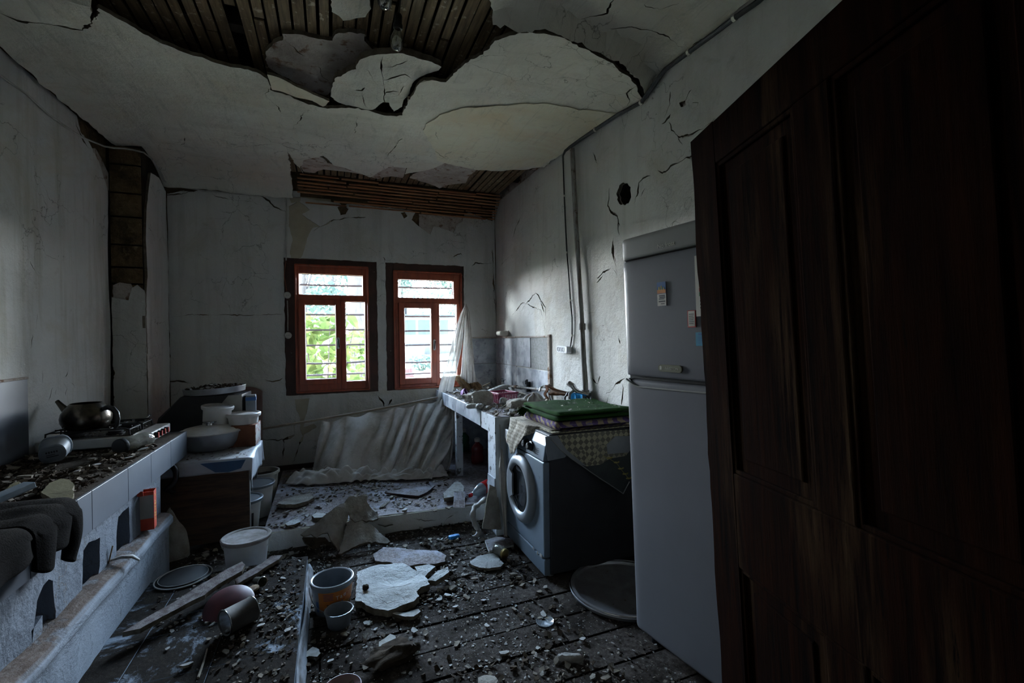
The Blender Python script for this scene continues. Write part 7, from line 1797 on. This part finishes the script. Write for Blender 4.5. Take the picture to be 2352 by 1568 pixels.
R3 = Matrix((xx, vw.cross(xx), vw)).transposed().to_4x4(); R3.translation = dd * .205 + vw * .0515
text_part('Co', 'label_lettering', MT['print_white'], lb, R3, .06, .0012)
# small things on the step and floor
traced_slab('broken_tile', [(1043, 1136), (1068, 1135), (1068, 1157), (1041, 1158)], PFZ + .055, .02, [MT['platform'], MT['wall']], 'square pale broken tile propped on the step left of the bottle', 'tile', tilt=(0, .25), seed=701, amp=.001)
traced_slab('plaster_slab', [(1018, 1132), (1030, 1122), (1045, 1112), (1058, 1112), (1066, 1120), (1064, 1130), (1050, 1134), (1034, 1138), (1020, 1140)], PFZ + .06, .03, [MT['chip'], MT['broken_edge']], 'rough plaster slab lying on the step behind the square tile', 'plaster', tilt=(0, .12), seed=702, amp=.006)
traced_slab('floor_tile', [(884, 1130), (935, 1120), (1000, 1114), (980, 1130), (962, 1138), (935, 1136), (908, 1133)], PFZ + .026, .012, [MT['platform'], MT['dark_brown']], 'loose dusty floor tile lying flat in the middle of the step', 'tile', seed=703, amp=.001, uneven=.001)
traced_slab('plaster_slab', [(655, 1202), (668, 1194), (688, 1192), (690, 1198), (676, 1204), (660, 1206)], PFZ + .022, .016, [MT['pale_slab'], MT['broken_edge']], 'thin white plaster slab near the left front edge of the step', 'plaster', seed=704, amp=.002)
traced_slab('plaster_slab', [(716, 1182), (728, 1176), (748, 1178), (752, 1184), (738, 1188), (722, 1188)], PFZ + .03, .025, [MT['chip'], MT['broken_edge']], 'small grey plaster slab on the step behind the curled sheet', 'plaster', seed=705, amp=.003)
traced_slab('plaster_slab', [(640, 1150), (655, 1142), (690, 1136), (715, 1132), (722, 1142), (706, 1150), (680, 1158), (655, 1162), (640, 1158)], PFZ + .035, .03, [MT['grey_chunk'], MT['broken_edge']], 'lumpy grey plaster slab at the left of the step below the heaped curtain', 'plaster', seed=706, amp=.008, uneven=.02)
# curled sheet of fallen render by the step
PLN = Vector((.25, -1, .75))
p0 = onZ(740, 1262, 0)
def bnd(u, v): return .10 * math.exp(-((u - 768) / 34) ** 2) - .03 * math.exp(-((v - 1240) / 22) ** 2) + .022 * noise.noise(Vector((u * .045, v * .045, 1))) + .006 * noise.noise(Vector((u * .16, v * .16, 5)))
screen_slab('render_sheet', [(692, 1226), (700, 1218), (722, 1204), (748, 1186), (768, 1172), (782, 1163), (796, 1158), (801, 1172), (798, 1184), (793, 1205), (788, 1226), (791, 1240), (784, 1258), (772, 1273), (764, 1262), (757, 1244), (750, 1228), (738, 1226), (728, 1236), (714, 1226), (700, 1228)], p0 + Vector((0, -.02, 0)), PLN, .018, [MT['grey_chunk'], MT['broken_edge']], 'large curled sheet of grey render propped against the front of the step', 'plaster', 41, amp=1.6, bend=bnd, spacing=7)
screen_slab('render_sheet', [(700, 1224), (716, 1222), (730, 1232), (742, 1228), (756, 1244), (762, 1260), (750, 1270), (722, 1262), (700, 1246), (694, 1236)], p0 + Vector((0, .05, 0)), Vector((.2, -1, 1.1)), .018, [MT['clod'], MT['broken_edge']], 'dark piece standing in for the shaded hollow under the curled render sheet', 'plaster', 42)  # dark sheet put in place of the shade inside the curl
screen_slab('render_sheet', [(796, 1204), (815, 1198), (832, 1200), (852, 1214), (876, 1230), (897, 1243), (888, 1250), (860, 1252), (830, 1258), (800, 1268), (776, 1274), (788, 1245)], onZ(830, 1262, .01), Vector((.1, -.55, 1)), .02, [MT['grey_chunk'], MT['broken_edge']], 'flat piece of grey render lying from the step down to the floorboards', 'plaster', 43, amp=1.6, spacing=8, bend=lambda u, v: .05 * math.exp(-((u - 835) / 40) ** 2) + .02 * noise.noise(Vector((u * .05, v * .06, 3))))
screen_slab('render_sheet', [(786, 1162), (806, 1152), (832, 1147), (846, 1148), (842, 1160), (854, 1170), (868, 1176), (870, 1190), (856, 1196), (832, 1194), (815, 1197), (806, 1188), (800, 1176)], onZ(840, 1196, PFZ + .02), Vector((0, -.5, 1)), .018, [MT['grey_chunk'], MT['broken_edge']], 'upper piece of grey render resting on the front edge of the step', 'plaster', 44, amp=1.5, spacing=7, bend=lambda u, v: .05 * math.exp(-((v - 1150) / 12) ** 2) + .02 * noise.noise(Vector((u * .06, v * .06, 7))))
# big slabs on the boards
traced_slab('plaster_slab', [(820, 1310), (850, 1302), (885, 1298), (905, 1292), (925, 1293), (945, 1304), (960, 1316), (980, 1326), (988, 1341), (968, 1348), (956, 1358), (962, 1372), (950, 1382), (926, 1388), (908, 1396), (893, 1401), (868, 1394), (840, 1390), (815, 1381), (816, 1350), (822, 1330)], .052, .035, [MT['pale_slab'], MT['broken_edge']], 'largest pale cracked plaster slab, beside the orange bucket', 'plaster', seed=711, amp=.008, uneven=.014, spacing=.04,
            cracks=[([(880, 1352), (900, 1350), (925, 1346), (945, 1338)], .006), ([(826, 1372), (845, 1362), (872, 1360)], .004), ([(900, 1318), (930, 1330), (952, 1322)], .003), ([(870, 1372), (890, 1384), (918, 1376)], .003)])
traced_slab('plaster_slab', [(856, 1272), (880, 1256), (915, 1258), (960, 1262), (1005, 1264), (1022, 1276), (1024, 1288), (1000, 1294), (960, 1296), (930, 1300), (895, 1290), (862, 1288)], .025, .018, [MT['platform'], MT['broken_edge']], 'wide dusty plaster slab lying flat behind the largest one', 'plaster', seed=712, amp=.008)
traced_slab('plaster_slab', [(1080, 1290), (1096, 1276), (1120, 1272), (1138, 1270), (1148, 1284), (1158, 1292), (1150, 1301), (1124, 1304), (1100, 1302), (1084, 1296)], .022, .016, [MT['pale_slab'], MT['broken_edge']], 'pale oval plaster slab on the boards in front of the washing machine', 'plaster', seed=713, amp=.004)
traced_slab('plaster_slab', [(952, 1302), (985, 1298), (1000, 1302), (984, 1314), (975, 1322), (962, 1316)], .045, .025, [MT['pale_slab'], MT['broken_edge']], 'wedge of white plaster at the back right of the largest slab', 'plaster', tilt=(.05, .1), seed=714, amp=.004)
traced_slab('plaster_slab', [(982, 1328), (1006, 1312), (1028, 1306), (1032, 1314), (1018, 1322), (1000, 1330)], .06, .03, [MT['pale_slab'], MT['broken_edge']], 'tilted wedge of plaster right of the largest slab', 'plaster', tilt=(.1, .2), seed=715, amp=.004)
traced_slab('broken_tile', [(1114, 1240), (1140, 1232), (1178, 1236), (1180, 1250), (1142, 1258), (1124, 1264), (1118, 1252)], .028, .014, [MT['platform'], MT['wall']], 'dusty broken tile on the boards at the far foot of the washing machine', 'tile', seed=716, amp=.002, uneven=.002)
traced_slab('plaster_slab', [(895, 1406), (930, 1406), (960, 1398), (966, 1404), (950, 1416), (930, 1416), (910, 1411)], .03, .018, [MT['chip'], MT['broken_edge']], 'thin pale plaster sliver in front of the largest slab', 'plaster', seed=717, amp=.004)
traced_slab('plaster_slab', [(868, 1490), (870, 1474), (884, 1466), (896, 1456), (908, 1460), (912, 1472), (896, 1480), (880, 1486)], .05, .03, [MT['chip'], MT['broken_edge']], 'bluish white plaster chunk on the boards in the middle foreground', 'plaster', seed=718, amp=.004)
traced_slab('plaster_slab', [(690, 1504), (706, 1494), (718, 1484), (732, 1490), (738, 1500), (728, 1508), (710, 1506), (700, 1510)], .02, .016, [MT['chip'], MT['broken_edge']], 'cracked plaster slab on the boards at the hearth step corner', 'plaster', seed=719, amp=.004)
traced_slab('plaster_slab', [(1098, 1556), (1112, 1550), (1136, 1552), (1144, 1562), (1134, 1580), (1100, 1582)], .05, .04, [MT['grey_chunk'], MT['broken_edge']], 'grey mortar chunk at the bottom edge of the picture', 'plaster', seed=720, amp=.005)
p = onZ(905, 1515, .0); lump('mud_lump', 'large brown mud lump on the boards in the foreground', 'mud', (p.x, p.y, .03), (.10, .06, .030), MT['clod'], 31, (0, 0, .2), amp=.5)
p = onZ(1312, 1520, .0); lump('plaster_lump', 'elongated plaster lump on the boards in front of the tray', 'plaster', (p.x, p.y, .018), (.055, .018, .016), MT['chip'], 33, (0, 0, -.5), amp=.3)
p = onZ(772, 1345, .06); lump('stone', 'small brown stone lying on the largest plaster slab', 'stone', onZ(773, 1346, .065) if False else (onZ(840, 1348, .07)), (.018, .014, .014), MT['clod'], 35)
p = onZ(1043, 1234, .012); m = MB(); m.rbox((0, 0, 0), (.085, .042, .024), .016); o = mesh_thing(m, 'soap_bar', MT['blue_plastic'], 'bright blue soap bar lying on the boards in front of the step', 'soap', bevel=.008, bseg=3); o.location = (p.x, p.y, .018); o.rotation_euler = (0, .05, .25)
# orange bucket, small tub and pink plate
bp = onZ(764, 1398, 0)
ob = thing('bucket', 'open clear plastic bucket with an orange label on the boards', 'bucket', (bp.x, bp.y + .01, .003), (0, 0, facing(bp)))
ob.scale = (.85, .85, .80)
rt, rb, h = .122, .104, .205
m = MB(); m.lathe([(0, 0), (rb, 0), (rb + .002, .004), (rt, h - .03), (rt + .006, h - .028), (rt + .008, h), (rt + .002, h + .002), (rt - .006, h - .002), (rt - .004, h - .03), (rb - .003, .006), (0, .004)], 48); m.build('body', MT['clear_grey'], ob, smooth=40)
m = MB(); lerp_r = lambda z: rb + (rt - rb) * z / (h - .03)
m.lathe([(lerp_r(.012) + .0012, .012), (lerp_r(.165) + .0012, .165)], 48, None, 0, 1, 1, -2.3, 2.9); lb = m.build('label', MT['print_orange'], ob, smooth=60)
def lab(a0, a1, z0, z1, mat, name='print', d=.002):
    m_ = MB(); m_.lathe([(lerp_r(z0) + d, z0), (lerp_r(z1) + d, z1)], 8, None, 0, 1, 1, a0 - pi / 2, a1 - pi / 2); return m_.build(name, MT[mat], lb)
lab(-.42, .0, .025, .062, 'print_white', 'print_panel'); lab(-.02, .20, .022, .062, 'print_blue', 'print_panel')
for k in range(5): lab(-.45, .05 - .03 * (k % 2), .112 + .010 * k, .116 + .010 * k, 'print_violet')
lab(-.95, -.78, .03, .10, 'print_blue'); lab(-.3, -.05, .078, .084, 'print_dark')
def wrap_text(s, a, z, size, mat, tilt=0.0):
    for k, ch in enumerate(s):
        an = a + k * size * .62 / .115; rr = lerp_r(z) + .0022
        Mx = Matrix.Rotation(an, 4, 'Z') @ T(0, -rr, z + tilt * k, pi / 2)
        text_part(ch, 'lettering', MT[mat], lb, Mx, size, .0004)
wrap_text('Tad', .25, .120, .036, 'print_white', .004); wrap_text('DA', .32, .082, .034, 'print_blue', .004); wrap_text('SU', .62, .062, .034, 'print_green', .008)
for k in range(7): lab(.25 + .1 * k, .36 + .1 * k, .055 + .014 * k, .060 + .014 * k, 'print_red')
m = MB(); m.tube([(.128 * cos(a), .128 * sin(a), h - .012 + .0 * a) for a in [2 * pi * k / 48 for k in range(49)]], .004, 6, caps=False); m.build('rim', MT['clear_grey'], ob)
m = MB(); m.tube([((rt + .012) * cos(a), -(rt + .014) * abs(sin(a)) * .6 - .02, h - .03 - .15 * abs(sin(a))) for a in [pi + pi * k / 16 for k in range(17)]], .0025, 6); m.build('handle', MT['clear_grey'], ob)
bp = onZ(779, 1436, 0)
sb = thing('plastic_tub', 'small grey plastic tub standing in front of the orange-labelled bucket', 'tub', (bp.x, bp.y, .003))
m = MB(); m.lathe([(0, .0), (.050, 0), (.054, .006), (.066, .074), (.070, .076), (.070, .082), (.064, .082), (.051, .010), (0, .006)], 40); m.build('body', MT['clear_grey'], sb, smooth=40)
m = MB(); m.tube([(.069 * cos(a), .069 * sin(a), .080) for a in [2 * pi * k / 40 for k in range(41)]], .0028, 6, caps=False); m.build('rim', MT['clear_plastic'], sb)
bp = onZ(786, 1592, 0)
pk = thing('saucer', 'dull pink plastic saucer at the bottom edge of the picture', 'saucer', (bp.x, bp.y, .004))
MT['dull_pink'] = M('dull_pink_plastic', (.24, .12, .13), (.19, .09, .10), scale=8, rough=.5, dust=.7)
m = MB(); m.lathe([(0, .004), (.05, .004), (.068, .016), (.074, .022), (.076, .020), (.070, .012), (.05, 0), (0, 0)], 40); m.build('dish', MT['dull_pink'], pk, smooth=50)
m = MB(); m.tube([(.074 * cos(a), .074 * sin(a), .0215) for a in [2 * pi * k / 40 for k in range(41)]], .0025, 6, caps=False); m.build('rim', MT['dull_pink'], pk)
# splintered white board edging the hearth step
a, b = onZ(697, 1290, .03), onZ(684, 1400, .03)
m = MB(); m.grid(lambda s, t: Vector((HX + .012 + .012 * noise.noise(Vector((t * 6, s, 2))) + .022 * (1 - s), .95 + (HY - .02 - .95) * t, .002 + (.078 + .012 * noise.noise(Vector((t * 22, 3, 1))) - .02 * t) * s)), 6, 70)
mesh_thing(m, 'edging_board', MT['edge_board'], 'splintered white board standing along the edge of the hearth step', 'board', smooth=40, solid=.010, offset=1)

p = onZ(1252, 1428, .004); m = MB(); m.lathe([(0, .003), (.040, .003), (.044, .006), (.046, .004), (.044, 0), (0, 0)], 28)
o = mesh_thing(m, 'jar_lid', MT['clear_plastic'], 'small cloudy blue-grey plastic lid lying on the boards left of the round tray', 'lid', smooth=40); o.location = (p.x, p.y, .006); o.rotation_euler = (.06, -.05, 0)
# ================================================================== loose debris
EXCL = [(1.40, 1.90, 1.2, 1.95), (WXF - .01, 1.9, WY0, WY1)]
def ok(x, y): return not any(a < x < b and c < y < d for a, b, c, d in EXCL)
def scatter(name, label, cat, n, fn, sizes, mats, seed, flat=.3, tilt=.35, ptop=None, nn=6):
    """uncountable crumbs: fn(r) -> (x, y, z)"""
    r = random.Random(seed); m = MB(); k = 0; g = 0
    while k < n and g < n * 6:
        g += 1; q = fn(r)
        if q is None: continue
        s = sizes[0] + (sizes[1] - sizes[0]) * r.random() ** 4.6
        M_ = T(q[0], q[1], q[2], r.uniform(-tilt, tilt), r.uniform(-tilt, tilt), r.uniform(0, 6.28))
        th = s * r.uniform(.15, .55) * (1 if flat is None else flat * 2.2)
        poly = []; N = r.choice((4, 5, 5, 6))
        for j in range(N):
            a = 2 * pi * j / N + r.uniform(-.35, .35); rr = s * r.uniform(.6, 1.2); poly.append((rr * cos(a) * 1.15, rr * sin(a) * .85))
        mi = r.randrange(len(mats))
        vs = [(x * .85, y * .85, -th * .3) for x, y in poly] + [(x, y, th * r.uniform(.5, 1)) for x, y in poly]
        m.add(vs, [tuple(range(N, 2 * N))] + [(j, (j + 1) % N, N + (j + 1) % N, N + j) for j in range(N)], mi, M_); k += 1
    o = m.build(name, mats, smooth=0)
    return tag(o, label, cat, None, 'stuff')
def clumpy(x, y, s=2.2, seed=0): return noise.noise(Vector((x * s, y * s, seed))) + .5 * noise.noise(Vector((x * s * 3, y * s * 3, seed + 4)))
def fl(r):
    x, y = r.uniform(HX + .03, XR - .05), r.uniform(1.25, PFY - .03)
    if not ok(x, y) or clumpy(x, y, 2.2, 1) < r.uniform(-.75, .45): return None
    return (x, y, .003)
scatter('plaster_crumbs', 'pale plaster crumbs strewn over the dark floorboards', 'debris', 9500, fl, (.0018, .010), [MT['chip'], MT['chip'], MT['chip_edge'], MT['clod']], 1)
def fl2(r):
    x, y = r.uniform(HX + .03, 1.15), r.uniform(1.3, PFY - .03)
    if not ok(x, y) or clumpy(x, y, 1.6, 7) < r.uniform(-.25, .55): return None
    return (x, y, .006)
scatter('dirt_clods', 'brown dirt clods and rubble heaped on the floorboards', 'debris', 3200, fl2, (.003, .022), [MT['clod'], MT['chip_edge'], MT['clod'], MT['grey_chunk']], 2, .5, .6)
def pfn(r):
    x, y = r.uniform(PFX0 + .02, 1.08), r.uniform(PFY + .03, YB - .06)
    if r.random() > .35 + .75 * (y - PFY) / (YB - PFY) or clumpy(x, y, 2.4, 3) < r.uniform(-.6, .5): return None
    return (x, y, PFZ + .005)
scatter('step_rubble', 'grey-brown plaster rubble covering the raised step', 'debris', 4600, pfn, (.0025, .020), [MT['chip_edge'], MT['chip_edge'], MT['grey_chunk'], MT['chip'], MT['clod']], 3, .45, .5)
def hfn(r):
    x, y = r.uniform(-.86, HX - .01), r.uniform(1.3, HY - .02)
    if clumpy(x, y, 2.0, 9) < r.uniform(-.5, .5): return None
    return (x, y, HZ + .003)
scatter('hearth_crumbs', 'dark soil and pale crumbs on the low hearth step', 'debris', 4200, hfn, (.002, .014), [MT['clod'], MT['clod'], MT['chip_edge'], MT['chip'], MT['clod']], 4, .5, .5)
def bfn(r):
    x, y = r.uniform(-.95, HX), r.uniform(HY + .02, 3.75)
    return (x, y, .004)
scatter('floor_litter', 'dark litter on the boards between hearth step and dark table', 'debris', 700, bfn, (.004, .026), [MT['clod'], MT['chip_edge'], MT['chip']], 5, .5, .5)
def cfn(r):
    x, y = r.uniform(XL + .04, CX - .02), r.uniform(1.9, 3.45)
    if clumpy(x, y, 3, 11) < r.uniform(-.5, .4): return None
    return (x, y, CT + .012)
scatter('counter_dirt', 'dark dirt and plaster bits covering the stove counter', 'debris', 3600, cfn, (.003, .022), [MT['clod'], MT['clod'], MT['clod'], MT['chip_edge'], MT['clod']], 6, .45, .6)
def sfn(r):
    x, y = r.uniform(SX + .02, XR - .06), r.uniform(SN + .02, YB - .08)
    if r.random() > 1.1 - .5 * (x - SX): return None
    return (x, y, ST + .004)
scatter('sink_debris', 'pale plaster debris covering the sink counter', 'debris', 1700, sfn, (.003, .034), [MT['chip'], MT['chip_edge'], MT['grey_chunk'], MT['pale_slab']], 7, .5, .7)
def ofn(r): return (r.uniform(X0 + .05, X1 - .02), r.uniform(Y0_ + .02, Y1_ - .05), TOPZ + .002)
scatter('oilcloth_crumbs', 'plaster crumbs on the white oilcloth', 'debris', 260, ofn, (.003, .014), [MT['chip_edge'], MT['clod'], MT['chip']], 8)
def gfn(r): return (r.uniform(BX0 + .12, XR - .08), r.uniform(WY0 + .04, WY1 - .12), BZ + .113)
scatter('blanket_crumbs', 'pale plaster flakes on the green blanket', 'debris', 70, gfn, (.003, .014), [MT['chip'], MT['cream_plastic']], 9)
def tfn(r):
    a, d = r.uniform(0, 6.28), .26 * sqrt(r.random()); x, y = 1.535 + d * cos(a), 2.19 + d * sin(a)
    return (x, y, .0175)
scatter('tray_crumbs', 'pale crumbs on the large round tray', 'debris', 90, tfn, (.002, .009), [MT['chip'], MT['chip_edge']], 10)
def htfn(r):
    a, d = r.uniform(0, 6.28), .3 * sqrt(r.random()); return (hob.location.x + r.uniform(-.24, .20), hob.location.y + r.uniform(-.19, .19), CT + .079)
scatter('hob_crumbs', 'dusty plaster crumbs on the gas hob', 'debris', 260, htfn, (.002, .010), [MT['chip_edge'], MT['clod'], MT['chip']], 11)

# countable broken pieces, each its own object
r = random.Random(77)
protos = []
for k in range(6):
    m = MB(); slab_piece(m, .026, .007 + .003 * (k % 3), 900 + k, None, 7, r.uniform(-.06, .08), r.uniform(.85, 1.3)); o = m.build('plaster_piece', [MT['chip'] if k % 2 else MT['chip_edge'], MT['chip_edge']], smooth=0); protos.append(o)
used = [False] * 6
def piece(x, y, z, s, label, group):
    k = r.randrange(6)
    if not used[k]: o = protos[k]; used[k] = True
    else: o = protos[k].copy(); link(o)
    o.location = (x, y, z); o.rotation_euler = (r.uniform(-.2, .2), r.uniform(-.2, .2), r.uniform(0, 6.28)); o.scale = (s, s, min(s, 1.4))
    tag(o, label, 'plaster', group); return o
G = [(700, 1345), (842, 1432), (862, 1446), (905, 1436), (980, 1420), (1010, 1405), (1040, 1352), (1062, 1336), (1090, 1330), (1110, 1380), (1046, 1396), (1180, 1320), (1240, 1360), (1200, 1345), (1285, 1470), (1340, 1470), (1235, 1490), (1226, 1500), (1160, 1502), (1050, 1480), (950, 1450), (760, 1520), (840, 1532), (1010, 1378), (985, 1368), (1030, 1370), (1070, 1372), (1250, 1415), (1390, 1560), (1015, 1240), (1000, 1282), (930, 1255), (1180, 1400), (1120, 1440), (820, 1402), (792, 1458), (745, 1462)]
for (u, v) in G:
    p = onZ(u, v, .004)
    if ok(p.x, p.y) and p.x < 1.85: piece(p.x, p.y, .006, r.uniform(.35, .85), 'loose flake of pale plaster on the dark floorboards', 'plaster flakes on the floorboards')
for (u, v) in [(700, 1140), (760, 1150), (820, 1140), (880, 1165), (930, 1175), (960, 1160), (985, 1150), (1000, 1175), (660, 1180), (730, 1165), (900, 1145), (1030, 1170), (1090, 1160), (640, 1190), (1050, 1108), (860, 1125)]:
    p = onZ(u, v, PFZ); piece(p.x, p.y, PFZ + .008, r.uniform(.5, 1.0), 'loose flake of plaster on the raised step below the windows', 'plaster flakes on the step')
for (u, v) in [(386, 1492), (300, 1490), (520, 1500), (430, 1532), (620, 1372), (640, 1400), (600, 1440), (560, 1470), (650, 1330), (480, 1470), (660, 1450)]:
    p = onZ(u, v, HZ); piece(p.x, p.y, HZ + .005, r.uniform(.4, .8), 'loose flake of pale plaster on the dirty hearth step', 'plaster flakes on the hearth step')
for (u, v) in [(30, 1085), (215, 1062), (250, 1050), (222, 1075), (300, 1058), (180, 1090), (60, 1105), (330, 1040)]:
    p = onZ(u, v, CT); piece(p.x, p.y, CT + .016, r.uniform(.6, 1.1), 'broken plaster flake in the dirt on the stove counter', 'plaster flakes on the stove counter')
for o, u_ in zip(protos, used):
    if not u_: bpy.data.objects.remove(o)
